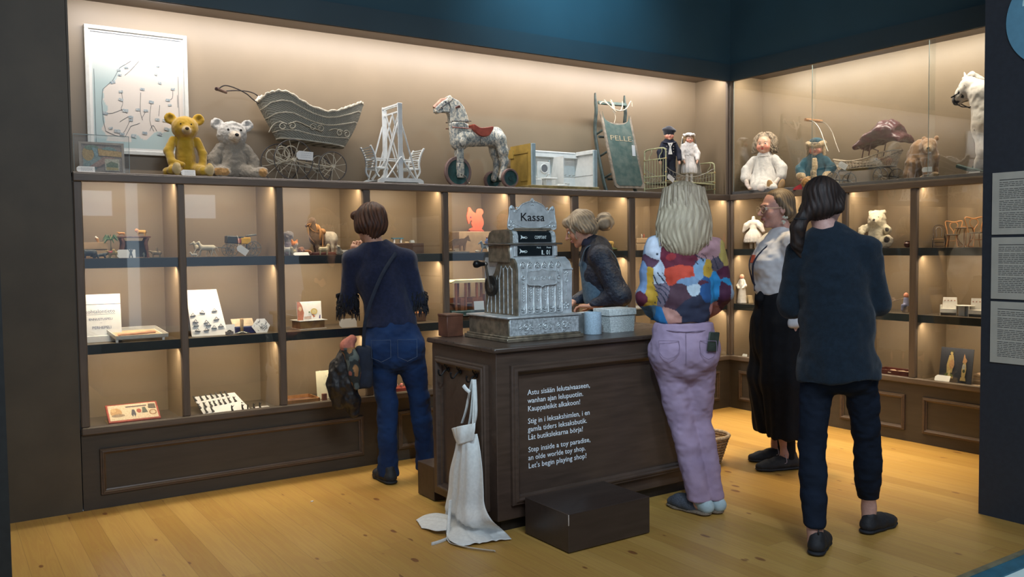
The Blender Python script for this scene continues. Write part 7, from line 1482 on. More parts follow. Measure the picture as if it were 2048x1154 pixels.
def paper_chair(lb, px, py, X, rz=0):
    t = smallR('paper_armchair', lb, 'toy furniture', px, py, X, Z2, rz); MB().bb(-.052, -.048, -.03, .03, 0, .070).bb(.048, .052, -.03, .03, 0, .070).build('arms', M_PPW, t, smooth=False); mb = MB(); mb.prism([(-.050, 0), (.050, 0), (.042, .120), (-.042, .120)], .028, .032); mb.build('backrest', M_PPW, t, smooth=False); MB().bb(-.05, .05, -.03, .03, .040, .044).bb(-.05, .05, -.032, -.028, .018, .044).build('seat', M_PPW, t, smooth=False)
    mb = MB(); [mb.ball((-.03+.02*i, .026, .098), (.005, .0015, .004), 6) for i in range(4)]; mb.build('motif', mat('rose_ink', (.45, .22, .16), .7), t); return t
paper_chair('white paper doll armchair with small printed motifs, left of the paper table', 1898, 632, .13, .35); paper_chair('white paper doll armchair at the right, cut off by the navy partition', 1955, 636, .13, .35)
t = smallR('paper_table', 'white paper doll table with arched legs between the two paper armchairs', 'toy furniture', 1930, 635, .13, Z2, .35); MB().lathe([(.001, .068), (.060, .068), (.060, .071), (.001, .071)], n=28).build('table_top', M_PPW, t); MB().bb(-.04, .04, -.001, .001, 0, .068).bb(-.001, .001, -.035, .035, 0, .068).build('cross_foot', M_PPW, t, smooth=False)
# lowest shelf right
t = smallR('puzzle_tray', 'dark red wooden tray holding pale pieces on the lowest shelf at the right', 'tray', 1790, 752, .10, Z3); mb = MB()
for a in ((-.13, .13, -.05, -.044), (-.13, .13, .09, .096), (-.13, -.124, -.05, .096), (.124, .13, -.05, .096)): mb.bb(a[0], a[1], a[2], a[3], 0, .040, .001)
mb.build('frame', mat('dark_red_wood', (.13, .032, .022), .45, var=.15), t, smooth=False); MB().bb(-.124, .124, -.044, .09, .001, .006).build('tray_floor', mat('dark_red_wood', (.13, .032, .022), .45), t, smooth=False); mb = MB(); rr = random.Random(6); [mb.box((rr.uniform(-.06, .11), rr.uniform(-.03, .07), .020+.003*(i % 3)), (.05, .03, .006), .001, (0, 0, rr.uniform(0, 3))) for i in range(12)]; o = mb.build('pale_pieces', mat('pale_piece', (.62, .47, .33), .6, var=.05), t, smooth=False)
t = smallR('black_card', 'black card with two gilt scrap figures leaning on the lowest shelf at the right', 'display card', 1905, 765, .09, Z3, 0); o = flatboard(t, 'card', .225, .235, .004, mat('black_card', (.030, .034, .045), .6, var=.05), .16, -.10)
gil = (.42, .31, .12); sk_ = (.40, .22, .10); dkk = (.05, .06, .03)
oc = panel_art(t, .225, .235, [((.12, .15, .04), disc(.30, .16, .14, .11, 12, 0, PI)), (gil, [(.16, .12), (.44, .12), (.44, .17), (.16, .17)]), (gil, [(.24, .26), (.22, .5), (.28, .78), (.40, .80), (.44, .6), (.40, .28)]), (sk_, disc(.37, .52, .08, .14)), (gil, disc(.35, .84, .04, .05)), (dkk, disc(.37, .90, .06, .025)), ((.55, .42, .2), [(.28, .17), (.30, .34), (.34, .34), (.36, .17)]),
    (gil, [(.66, .08), (.84, .08), (.82, .18), (.68, .18)]), (gil, [(.70, .18), (.69, .42), (.72, .58), (.80, .60), (.83, .42), (.80, .18)]), (sk_, [(.70, .60), (.74, .86), (.78, .74), (.84, .66), (.80, .58)]), ((.34, .34, .30), disc(.75, .48, .05, .08)), (dkk, disc(.76, .36, .04, .05))], name='gilt_figures'); oc.location = (-.10, -.001, 0); oc.rotation_euler = (-.16, 0, 0)
q = RL(1868, 760, .045); label_tag((.042, q.y, Z3), .105, .050, RZ, .45, 'blank white tag before the black card with gilt figures', lines=0, string=[(-.02, 0, .02), (-.03, 0, .0)])
for i, (z, h_, w_) in enumerate(((0, .030, .12), (.034, .032, .12))):
    t = smallR('cardboard_box', ('lower one of two small tan boxes beside the black card', 'upper one of two small tan boxes beside the black card')[i], 'box', 1962, 768, .15, Z3+z); MB().bb(-.05, .08, 0, .10, .0005, h_, .001).build('box_body', M_KRAFT, t, smooth=False); MB().bb(-.052, .082, -.002, .102, h_*.6, h_+.001, .001).build('lid', mat('kraft_lid', (.56, .40, .24), .7), t, smooth=False)
t = smallR('picture_cards', 'small spread of pale picture cards lying before the two tan boxes', 'cards', 1955, 772, .06, Z3); mb = MB(); [mb.box((-.02+.02*i, .0+.01*i, .003+.0016*i), (.05, .05, .0012), 0, (0, 0, .5*i)) for i in range(5)]; mb.build('cards', mat('pale_cards', (.66, .58, .44), .6, col2=(.4, .25, .15), scale=30), t, smooth=False)
# ---------------------------------------------------------------- people
def place(b, o, M):
    """add the shapes of blob o, moved by the rigid matrix M, to blob b"""
    Rm = np.array(M.to_3x3()); tr = np.array(M.translation)
    for fn, lo, hi, k, sub in o.p:
        cs = np.array([Rm@np.array((x, y, z))+tr for x in (lo[0], hi[0]) for y in (lo[1], hi[1]) for z in (lo[2], hi[2])])
        b.p.append(((lambda X, fn=fn: fn((X-tr)@Rm)), cs.min(0), cs.max(0), k, sub))
def head_shapes():
    b = Blob(.020)
    b.ell((0, -.014, .026), (.074, .092, .090)); b.ell((0, .028, -.028), (.058, .058, .074)); b.ell((0, .034, -.074), (.043, .044, .034)); b.ell((0, .072, -.094), (.017, .014, .014))
    b.ell((0, .076, .030), (.048, .016, .013), k=.012)
    for s in (-1, 1):
        b.ell((s*.037, .058, -.026), (.022, .022, .024)); b.ell((s*.031, .094, .010), (.015, .011, .011), k=.010, sub=True); b.ell((s*.031, .073, .010), (.014, .013, .012), k=.004)
        b.ell((s*.077, -.006, -.006), (.008, .018, .030), (.15, 0, s*.25), k=.006); b.ell((s*.081, .0, -.004), (.005, .010, .016), (.15, 0, s*.25), k=.003, sub=True)
        b.ell((s*.010, .100, -.026), (.008, .009, .007), k=.006)
    b.cone((0, .090, .014), (0, .117, -.022), .0065, .010, k=.008); b.ell((0, .093, -.048), (.023, .010, .0055), k=.005); b.ell((0, .091, -.058), (.019, .010, .006), k=.005); b.ell((0, .0985, -.053), (.020, .006, .0012), k=.002, sub=True)
    return b
def hand_shapes(side, curl=.45, spread=.05, thumb=.5):
    b = Blob(.006); b.box((0, .046, 0), (.036, .046, .012), .011, k=.008); b.cone((0, -.02, 0), (0, .02, 0), .024, .024, sc=(1, 1, .75), k=.012)
    b.ell((side*.024, .030, -.008), (.016, .028, .013), k=.010)
    for i, (x, L) in enumerate(((-.027, .060), (-.0095, .072), (.009, .078), (.027, .070))):
        x_ = x*side; p = np.array((x_, .086, 0.)); a = curl*(1.15-.12*i); th = 0; segs = (.46, .31, .23); r = .0086-.0008*(i == 0)
        for j, f_ in enumerate(segs):
            th += a*(.8 if j == 0 else 1.1); q = p+L*f_*np.array((math.sin(spread*(i-1.5)*side), math.cos(th), -math.sin(th))); b.cone(p, q, r, r*.9, k=.004); p = q; r *= .9
    p = np.array((side*.030, .022, -.006)); t1 = p+np.array((side*.024, .026, -.010*thumb*2)); t2 = t1+np.array((side*.008*(1-thumb), .026, -.010-.012*thumb)); t3 = t2+np.array((-side*.006*thumb, .022, -.008*thumb))
    b.cone(p, t1, .0125, .0105, k=.008); b.cone(t1, t2, .0105, .0092, k=.004); b.cone(t2, t3, .0092, .0075, k=.004)
    return b
def aim(origin, d, n):
    """matrix: local +y along d, local +z close to n"""
    y = Vector(d).normalized(); z = Vector(n); z = (z-y*z.dot(y)).normalized(); x = y.cross(z)
    return Matrix(((x.x, y.x, z.x, origin[0]), (x.y, y.y, z.y, origin[1]), (x.z, y.z, z.z, origin[2]), (0, 0, 0, 1)))
M_SKIN = vmat('skin', .5, .06, 90, .4, dist=.002)
def figure(label, loc, face, J, skin=(.50, .29, .205), lips=(.36, .12, .10), vox=.0052):
    """one continuous body from head to ankles in the pose given by J (local: x right, y forward, z up)"""
    b = Blob(.025)
    hm = Matrix.Translation(J['head']) @ Euler(J.get('head_rot', (0, 0, 0)), 'ZXY').to_matrix().to_4x4()
    nk, ch, wa, hp = [np.array(J[k]) for k in ('neck', 'chest', 'waist', 'hip')]
    hc = np.array(hm @ Vector((0, -.022, -.075)))
    for a, c, ra, rb in ((nk+(ch-nk)*.35, ch, .085, .125), (ch, wa, .125, .105), (wa, hp, .105, .145)): b.cone(a, c, ra, rb, sc=(1, .68, 1))
    for s, S in ((-1, 'L'), (1, 'R')):
        sh, el, wr = [np.array(J[k+S]) for k in ('sh', 'el', 'wr')]
        b.cone(nk+(ch-nk)*.3, sh, .055, .045, k=.03); b.chain([sh, el], [.046, .036]); b.chain([el, el+(wr-el)*.4, wr], [.037, .035, .022])
        hi, kn, an = [np.array(J[k+S]) for k in ('hi', 'kn', 'an')]
        b.chain([hi, kn], [.080, .050]); b.chain([kn, kn+(an-kn)*.35, an], [.048, .050, .030]); b.cone(an, an-np.array((0, 0, .05)), .030, .034)
    b.cone(hc, nk, .048, .052, k=.02); b.cone(nk, nk+(ch-nk)*.4, .052, .075, k=.03)
    place(b, head_shapes(), hm)
    for s, S in ((-1, 'L'), (1, 'R')):
        if 'hd'+S in J: place(b, hand_shapes(*J['hd'+S][2:]) if len(J['hd'+S]) > 2 else hand_shapes(-s), aim(J['wr'+S], J['hd'+S][0], J['hd'+S][1]))
    im = np.array(hm.inverted()); sk = np.array(skin)
    def col(V):
        H_ = V@im[:3, :3].T+im[:3, 3]; C = np.tile(sk, (len(V), 1)); C *= (1+.06*vnoise(V*30, 3))[:, None]
        def mixc(m, c): nonlocal C; m = np.clip(m, 0, 1)[:, None]; C = C*(1-m)+np.array(c)*m
        mixc((1-np.linalg.norm((H_-np.array((0, .095, -.053)))/np.array((.025, .02, .010)), axis=1))*3, lips)
        for s in (-1, 1):
            mixc((1-np.linalg.norm((H_-np.array((s*.042, .075, -.03)))/.028, axis=1))*.35, (.55, .20, .15)); mixc((1-np.linalg.norm((H_-np.array((s*.033, .092, .033)))/np.array((.020, .02, .0042)), axis=1))*2, J.get('brow', (.10, .07, .045)))
        return C
    o = b.build('person', M_SKIN, vox, None, None, col); o.location = loc; o.rotation_euler = (0, 0, -math.radians(face)); tag(o, label, 'person')
    for s in (-1, 1):
        p = hm @ Vector((s*.031, .0775, .010)); q = hm @ Vector((s*.031, .0885, .010))
        e = MB().ball(tuple(p), .0118, 12).build('eye', mat('eye_white', (.62, .60, .58), .2, var=.03), o); MB().ball(tuple(q), .0048, 10).build('iris', mat('eye_iris', (.05, .06, .06), .15), e)
    return o, hm
def P_(par, name, b, m, vox=.006, disp=None, color=None, label=None, relax=2): return b.build(name, m, vox, par, disp, color, label, relax)
def shoe(par, heel, toe, m, w=.046, h=.085, name='shoe', sole=None, laces=None, clog=False):
    h_, t_ = np.array(heel, float), np.array(toe, float); d = (t_-h_)/np.linalg.norm(t_-h_); L = np.linalg.norm(t_-h_); rz = math.atan2(d[1], d[0])-PI/2
    b = Blob(.02); A = lambda f, z: h_+d*L*f+np.array((0, 0, z))
    if clog: b.chain([A(.45, .035), A(.70, .040), A(.88, .028)], [.050, .048, .038], sc=(1, 1, .8))
    else: b.chain([A(.14, .035), A(.45, .034), A(.72, .030), A(.90, .026)], [.036, .042, .046, .036], sc=(1, 1, .72)); b.cone(A(.16, .05), A(.20, h), .034, .034); b.cone(A(.3, .05), A(.55, .05), .034, .032)
    b.cut_below(h_[2]+.012)
    o = P_(par, name, b, m, .0045, fold(.0015, 60, 60, 60), relax=1)
    s = Blob(.012); s.chain([A(.13, .012), A(.45, .010), A(.74, .010), A(.89, .012)], [.040, .041, .047, .040], sc=(1, 1, .30)); s.cut_below(h_[2]+.0)
    P_(o, 'sole', s, sole or m, .0045, relax=1)
    if laces:
        mb = MB()
        for k in range(4):
            f = .42+.07*k; n = np.array((-d[1], d[0], 0)); c = A(f, .068-.007*k); mb.tube([c-n*.022-np.array((0, 0, .012)), c, c+n*.022-np.array((0, 0, .012))], .003, 5)
        c = A(.40, .075)
        for a in (-1, 1): n = np.array((-d[1], d[0], 0)); mb.tube(smoothpts([c, c+n*a*.03+np.array((0, 0, .02)), c+n*a*.05+np.array((0, 0, -.02)), c+n*a*.035+d*.02+np.array((0, 0, -.03))], 3), .0022, 5)
        mb.build('laces', laces, o)
    return o
def tubes_hair(mb, locks, n=6):
    for pts, r0, r1 in locks:
        q = smoothpts(pts, 3); m = len(q); mb.tube(q, [r0+(r1-r0)*(i/(m-1))**1.5 for i in range(m)], n, flat=.55)
def knit(name, col, sc=300, bump=.5, **k): return mat(name, col, .9, var=.10, scale=60, bump=bump, bscale=sc, sheen=.15, spec=.2, **k)
def wrinkle(a=.004, seed=0, f=(14, 14, 9)): return lambda V, N: a*vnoise(V*np.array(f), seed)+a*.45*vnoise(V*np.array(f)*2.6, seed+1)
M_BLACKSHOE = mat('black_shoe', (.012, .013, .016), .7, var=.1, scale=80, bump=.3, bscale=200)
# --- woman in navy jumper and jeans by the cabinet
J = dict(head=(-.085, .02, 1.532), head_rot=(-.22, 0, .42), neck=(-.055, -.01, 1.385), chest=(-.035, 0, 1.24), waist=(.01, 0, 1.02), hip=(.045, 0, .84),
         shL=(-.195, -.01, 1.325), elL=(-.225, .04, 1.075), wrL=(-.180, .175, 1.315), shR=(.125, -.01, 1.325), elR=(.182, .02, 1.08), wrR=(.04, .20, 1.02),
         hiL=(-.045, 0, .82), knL=(-.005, .02, .47), anL=(-.005, -.01, .10), hiR=(.125, 0, .82), knR=(.185, .03, .49), anR=(.225, .10, .13),
         hdL=((.10, -.28, .95), (-.4, -1, 0), 1, .9, .03, .3), hdR=((-1, .2, .1), (0, 1, .2), -1, .6))
o, hm = figure('woman in navy jumper and blue jeans, hand at her chin, facing the cabinet', (-3.40, -.42, 0), 25, J, skin=(.47, .26, .18))
PA = o
M_NAVYK = knit('navy_knit', (.014, .020, .050), 350)
b = Blob(.03); b.cone((-.04, 0, 1.31), (-.035, 0, 1.22), .132, .145, sc=(1, .66, 1)); b.cone((-.035, 0, 1.22), (.015, 0, 1.02), .145, .140, sc=(1, .70, 1)); b.cone((.015, 0, 1.02), (.025, 0, .955), .140, .158, sc=(1, .72, 1), k=.02); b.cone((-.055, -.015, 1.372), (-.045, 0, 1.30), .072, .11, sc=(1, .9, 1))
for sh, el, wr in ((J['shL'], J['elL'], J['wrL']), (J['shR'], J['elR'], J['wrR'])):
    sh, el, wr = map(np.array, (sh, el, wr)); b.cone((-.04, -.01, 1.345), sh, .066, .052); b.chain([sh, el], [.055, .045]); b.chain([el, el+(wr-el)*.9], [.045, .032])
b.ell((-.06, .015, 1.425), (.062, .065, .045), k=.015, sub=True); b.cut(lambda X: .925-X[..., 2])
P_(o, 'jumper', b, M_NAVYK, .0065, wrinkle(.007, 3))
mb = MB(); rr = random.Random(4)
for (c, n_) in ((J['elL'], 70), (J['elR'], 60)):
    for k in range(n_*3):
        a = rr.uniform(0, 2*PI); z = c[2]+rr.uniform(-.07, .055); p = Vector((c[0]+math.cos(a)*.040, c[1]+math.sin(a)*.040, z)); e = p+Vector((math.cos(a)*rr.uniform(.008, .030), math.sin(a)*.022, -rr.uniform(.02, .055))); mb.tube([p, (p+e)/2+Vector((math.cos(a)*.012, 0, .008)), e], [.0045, .004, .0012], 4)
mb.build('sleeve_fringe', mat('black_fringe', (.006, .007, .012), .9), o)
M_JEAN = mat('blue_denim', (.012, .036, .110), .85, col2=(.008, .020, .062), scale=7, bump=.35, bscale=350, spec=.2)
b = Blob(.03); b.cone((.03, -.0, .93), (.042, -.01, .82), .146, .172, sc=(1, .76, 1))
for s, hi, kn, an in ((-1, J['hiL'], J['knL'], J['anL']), (1, J['hiR'], J['knR'], J['anR'])):
    b.ell((hi[0], -.050, .80), (.086, .078, .090)); b.chain([hi, kn], [.092, .061]); b.chain([kn, tuple(np.array(kn)*.6+np.array(an)*.4), tuple(np.array(an)+(np.array(kn)-np.array(an))*.25), (an[0], an[1]+.005, .05)], [.061, .059, .055, .064], k=.012)
b.cut(lambda X: .035-X[..., 2]); P_(o, 'jeans', b, M_JEAN, .0065, wrinkle(.006, 5, (16, 16, 22)))
mb = MB()
for x0, x1 in ((-.09, .02), (.06, .17)):
    mb.tube([(x0, -.150, .86), (x1, -.150, .86), (x1, -.155, .76), ((x0+x1)/2, -.160, .735), (x0, -.155, .76)], .0014, 4, closed=True)
mb.build('pocket_seams', mat('seam_thread', (.05, .08, .14), .8), o)
shoe(o, (.020, -.085, 0), (-.075, .150, 0), M_BLACKSHOE); shoe(o, (.225, .055, 0), (.245, .30, 0), M_BLACKSHOE)
hb = Blob(.02); hb.ell((0, -.022, .030), (.090, .100, .094)); hb.ell((0, -.045, -.02), (.084, .075, .070)); hb.cone((0, -.055, -.03), (0, -.064, -.072), .060, .034, sc=(1, .7, 1)); hb.ell((-.03, .065, .058), (.06, .035, .035)); hb.ell((.03, .065, .058), (.06, .035, .035))
for s in (-1, 1): hb.ell((s*.072, .0, -.005), (.020, .050, .058))
b = Blob(.02); place(b, hb, hm); im = np.array(hm.inverted())
def strands(amp, im, na=26, wob=2.5):
    def f(V, N):
        H_ = V@im[:3, :3].T+im[:3, 3]; a = np.arctan2(H_[:, 1], H_[:, 0]); return amp*np.sin(a*na+wob*np.sin(H_[:, 2]*30)+3*vnoise(H_*12, 4))*np.clip((.125-H_[:, 2])*16, .15, 1)+amp*.9*vnoise(H_*np.array((60, 60, 14)), 8)
    return f
def hair_col(c1, c2, im, top=None):
    c1, c2 = np.array(c1), np.array(c2)
    def f(V):
        H_ = V@im[:3, :3].T+im[:3, 3]; a = np.arctan2(H_[:, 1], H_[:, 0]); m = np.clip(.5+.5*np.sin(a*31+4*vnoise(H_*9, 2))+.5*vnoise(H_*np.array((50, 50, 10)), 7), 0, 1)[:, None]; return c1*m+c2*(1-m)
    return f
M_HAIR = vmat('hair', .55, .5, 160, .35, (1, 1, .15), dist=.004)
P_(o, 'hair', b, M_HAIR, .0045, strands(.0035, im), hair_col((.085, .036, .020), (.030, .014, .010), im), relax=1)
# what she carries
t = thing('shoulder_bag', 'navy cloth shoulder bag hanging at the left hip of the woman in jeans', 'bag', (-3.40, -.42, 0), -math.radians(25))
b = Blob(.02); b.box((-.135, -.10, .70), (.050, .045, .125), .03); P_(t, 'bag_body', b, mat('navy_canvas', (.012, .020, .040), .85, bump=.3, bscale=200), .006, wrinkle(.006, 9))
MB().tube(smoothpts([(-.135, -.125, .82), (-.115, -.165, 1.0), (-.03, -.150, 1.22), (.06, -.10, 1.36)], 6), .010, 6, flat=.25).build('strap', mat('navy_canvas', (.012, .020, .040), .85), t)
t = thing('folded_coat', 'black padded coat bundled over the bag at the left side of the woman in jeans', 'coat', (-3.40, -.42, 0), -math.radians(25))
b = Blob(.03); b.chain([(-.225, -.07, .79), (-.265, -.08, .70), (-.280, -.08, .60), (-.29, -.07, .50)], [.045, .060, .066, .040]); b.chain([(-.21, -.09, .75), (-.22, -.10, .62), (-.215, -.10, .52), (-.20, -.08, .44)], [.04, .05, .05, .030])
P_(t, 'coat_body', b, mat('black_padded', (.010, .011, .014), .5, var=.2, scale=20, bump=.5, bscale=60), .006, wrinkle(.010, 12, (25, 25, 18)))
t = thing('patterned_scarf', 'pink and dark floral scarf tucked into the black coat beside the blue jeans', 'scarf', (-3.40, -.42, 0), -math.radians(25))
b = Blob(.02); b.chain([(-.20, -.12, .865), (-.225, -.13, .83), (-.195, -.155, .76), (-.185, -.165, .68), (-.18, -.160, .60)], [.026, .036, .034, .036, .024])
def scarfc(V):
    n1, n2 = vnoise(V*28, 2), vnoise(V*34+5, 6); C = np.tile(np.array((.030, .038, .040)), (len(V), 1)); C[n1 > .15] = (.28, .10, .075); C[n2 > .3] = (.10, .13, .13); C[(n1 < -.45)] = (.30, .16, .07); C[V[:, 2] > .825] = (.45, .17, .13); return C
P_(t, 'scarf_body', b, vmat('scarf_cloth', .85, .3, 150), .005, wrinkle(.006, 15, (30, 30, 12)), scarfc)
# --- blonde woman in the painted blouse
J = dict(head=(-.100, .03, 1.585), head_rot=(-.12, 0, -.05), neck=(-.10, .0, 1.43), chest=(-.105, .0, 1.27), waist=(-.11, 0, 1.06), hip=(-.10, 0, .87),
         shL=(-.235, 0, 1.365), elL=(-.283, .03, 1.12), wrL=(-.20, .26, .955), shR=(.045, 0, 1.365), elR=(.086, .05, 1.14), wrR=(-.02, .26, .955),
         hiL=(-.185, 0, .85), knL=(-.112, .02, .46), anL=(-.032, -.07, .10), hiR=(-.02, 0, .85), knR=(-.028, .06, .47), anR=(.030, -.03, .12),
         hdL=((.35, 1, -.12), (0, .1, 1), 1, .35), hdR=((-.35, 1, -.12), (0, .1, 1), -1, .35))
o, hm = figure('woman with loose blonde hair, colourful abstract blouse and lilac trousers, leaning on the counter', (-2.30, -1.90, 0), 42, J)
b = Blob(.035); b.cone((-.10, 0, 1.36), (-.11, 0, 1.22), .125, .150, sc=(1, .68, 1)); b.cone((-.11, 0, 1.22), (-.115, 0, 1.09), .150, .155, sc=(1, .74, 1)); b.cone((-.115, 0, 1.09), (-.11, 0, 1.03), .155, .140, sc=(1, .78, 1)); b.cone((-.10, -.01, 1.43), (-.10, 0, 1.36), .065, .12, sc=(1, .85, 1))
for sh, el, wr in ((J['shL'], J['elL'], J['wrL']), (J['shR'], J['elR'], J['wrR'])):
    sh, el, wr = map(np.array, (sh, el, wr)); b.cone((-.10, -.01, 1.38), sh, .075, .060); b.chain([sh, el, el+(wr-el)*.35, el+(wr-el)*.9], [.064, .066, .058, .038], k=.022)
b.cut(lambda X: .985-X[..., 2]); im = np.array(hm.inverted())
PT = [((1356, 500, 34, 28), (.13, .018, .035)), ((1345, 508, 14, 12), (.30, .03, .035)), ((1415, 502, 28, 21), (.42, .24, .26)), ((1309, 499, 14, 19), (.55, .58, .66)), ((1304, 519, 15, 9), (.10, .04, .07)), ((1359, 548, 30, 18), (.55, .065, .035)), ((1320, 544, 11, 26), (.50, .55, .64)), ((1301, 582, 13, 40), (.52, .30, .035)),
      ((1288, 560, 6, 30), (.20, .30, .50)), ((1321, 582, 12, 26), (.17, .13, .17)), ((1396, 543, 14, 22), (.20, .34, .50)), ((1416, 538, 13, 17), (.46, .28, .035)), ((1432, 526, 13, 14), (.10, .08, .11)), ((1373, 562, 25, 12), (.18, .28, .42)), ((1405, 567, 18, 8), (.09, .025, .045)), ((1384, 578, 17, 10), (.48, .58, .66)),
      ((1410, 585, 16, 34), (.025, .09, .25)), ((1429, 582, 11, 38), (.025, .22, .48)), ((1350, 592, 24, 22), (.075, .035, .05)), ((1392, 616, 36, 27), (.028, .032, .060)), ((1345, 629, 20, 14), (.48, .24, .20)), ((1318, 634, 13, 15), (.03, .18, .42)), ((1430, 622, 12, 18), (.45, .20, .18)), ((1445, 505, 10, 20), (.42, .33, .10)),
      ((1451, 548, 12, 14), (.09, .02, .05)), ((1453, 560, 10, 9), (.03, .25, .50)), ((1446, 590, 12, 26), (.07, .02, .05)), ((1288, 600, 10, 12), (.12, .02, .04)), ((1300, 625, 16, 12), (.10, .17, .24))]
def blouse(V):
    n = np.stack([vnoise(V*16, 1), vnoise(V*16, 5)], 1)*.016+np.stack([vnoise(V*45, 2), vnoise(V*45, 6)], 1)*.002
    X, Z = V[:, 0]+n[:, 0], V[:, 2]+n[:, 1]; C = np.tile(np.array((.30, .38, .50)), (len(V), 1)); best = np.full(len(V), 9.); Y = V[:, 1]
    for (px, py, rx, ry), c in PT:
        x, z = (px-1408)*.00255, 1.38-(py-491.5)*.00255; d = ((X-x)/(rx*.00255))**2+((Z-z)/(ry*.00255))**2; m = d < np.minimum(best, 2.6); C[m] = c; best = np.where(m, d, best)
    st_ = (np.sin((X*.7+Z*.5)*330) > .72); a = (np.abs(X-(1320-1408)*.00255) < .03) & (np.abs(Z-(1.38-(575-491.5)*.00255)) < .085); a |= (np.abs(X-(1396-1408)*.00255) < .03) & (np.abs(Z-(1.38-(517-491.5)*.00255)) < .025); a |= (np.abs(X-(1430-1408)*.00255) < .03) & (np.abs(Z-(1.38-(524-491.5)*.00255)) < .03)
    C[st_ & a] = (.03, .035, .06); d = (X-(1315-1408)*.00255)**2+(Z-(1.38-(503-491.5)*.00255))**2; C[d < .007**2] = (.02, .025, .04); C *= (1+.14*vnoise(V*np.array((70, 70, 25)), 11))[:, None]; return np.clip(C, 0, 1)
P_(o, 'blouse', b, vmat('blouse_cloth', .75, .12, 300, .3), .0050, wrinkle(.009, 21, (11, 11, 16)), blouse)
b = Blob(.01); b.chain([(-.155, .035, 1.435), (-.16, -.03, 1.435), (-.10, -.075, 1.440), (-.04, -.03, 1.435), (-.045, .035, 1.435)], [.018, .020, .022, .020, .018], sc=(1, .8, 1)); P_(o, 'collar', b, mat('maroon_collar', (.13, .018, .035), .8), .005)
M_LIL = mat('lilac_denim', (.36, .26, .36), .85, col2=(.30, .215, .31), scale=10, bump=.3, bscale=400, spec=.2)
b = Blob(.03); b.cone((-.105, 0, .985), (-.105, -.01, .84), .150, .178, sc=(1, .76, 1))
for hi, kn, an in ((J['hiL'], J['knL'], J['anL']), (J['hiR'], J['knR'], J['anR'])):
    b.ell((hi[0]+.008, -.058, .83), (.082, .070, .092)); b.chain([hi, kn], [.097, .070], k=.02); b.chain([kn, tuple(np.array(kn)*.6+np.array(an)*.4), tuple(np.array(an)+(np.array(kn)-np.array(an))*.25), (an[0]+.003, an[1], .075)], [.070, .067, .063, .067], k=.006)
b.cone((-.10, -.165, .90), (-.10, -.160, .74), .004, .006, k=.02, sub=True); b.cut(lambda X: .070-X[..., 2]); b.cut(lambda X: X[..., 2]-.985)
P_(o, 'trousers', b, M_LIL, .0060, wrinkle(.007, 25, (15, 15, 20)))
mb = MB()
def seam(l, y=-.150): mb.tube([(x, y, z) for x, z in l], .0016, 4)
b_ = .0
for x0, x1, xm in ((-.235, -.135, -.19), (-.03, .05, .01)): mb.tube(smoothpts([(x0, -.128, .90), (x0+.003, -.145, .84), (xm, -.158, .81), (x1, -.150, .84), (x1, -.140, .90)], 2), .0016, 4); mb.tube([(x0, -.128, .90), (xm, -.146, .902), (x1, -.140, .90)], .0016, 4)
mb.tube(smoothpts([(-.25, -.045, .945), (-.18, -.115, .950), (-.10, -.128, .945), (-.02, -.115, .950), (.04, -.045, .945)], 4), .0025, 5); mb.build('seams', mat('lilac_thread', (.24, .17, .25), .8), o)
t2 = thing('mobile_phone', 'dark phone sticking out of the back pocket of the lilac trousers', 'phone', (-2.30, -1.90, 0), -math.radians(42)); mb = MB(); mb.T = Matrix.Translation((.036, -.128, .895)) @ Matrix.Rotation(.12, 4, 'Y') @ Matrix.Rotation(.5, 4, 'Z'); mb.box((0, 0, 0), (.062, .010, .10), .004); mb.build('case', mat('phone_case', (.035, .045, .035), .5), t2)
M_FELT = mat('grey_felt', (.07, .08, .10), .9, var=.2, scale=200, bump=.5, bscale=300); M_CORK = mat('cork_sole', (.22, .17, .12), .8, var=.3, scale=200)
M_SOCK = mat('pale_blue_sock', (.40, .52, .56), .85, var=.05, bump=.3, bscale=300)
for hx, hy, an in ((.018, -.120, J['anL']), (.082, -.080, J['anR'])):
    b = Blob(.015); b.cone((an[0]+.005, an[1], .16), (an[0]+.005, an[1], .08), .036, .036); b.cone((an[0]+.005, an[1]-.01, .075), (hx-.012, hy+.02, .045), .036, .036); b.cone((hx-.012, hy+.02, .045), (hx-.10, hy+.12, .040), .034, .032); b.cut_below(.016)
    P_(o, 'sock', b, M_SOCK, .005); shoe(o, (hx, hy, 0), (hx-.195, hy+.175, 0), M_FELT, name='clog', sole=M_CORK, clog=True)
hb = Blob(.03); hb.ell((0, -.02, .030), (.104, .108, .098)); hb.cone((0, -.040, .0), (.0, -.062, -.11), .112, .134, sc=(1, .68, 1)); hb.cone((0, -.062, -.11), (.002, -.072, -.160), .134, .118, sc=(1, .58, 1)); hb.ell((0, .068, .055), (.055, .035, .040))
for s in (-1, 1): hb.cone((s*.075, .01, .0), (s*.095, .005, -.13), .034, .036)
b = Blob(.03); place(b, hb, hm); im = np.array(hm.inverted()); hc = hair_col((.52, .43, .30), (.33, .26, .175), im)
P_(o, 'hair', b, M_HAIR, .005, lambda V, N, f=strands(.0022, im, 37, 4): f(V, N)+.005*vnoise(V*20, 3), hc, relax=1)
mb = MB(); mb.tube([(-.10, -.138, .94), (-.10, -.150, .86), (-.10, -.146, .78)], .0015, 4); mb.build('back_seam', mat('lilac_thread', (.24, .17, .25), .8), o); mb = MB(); rr = random.Random(11); L_k = []
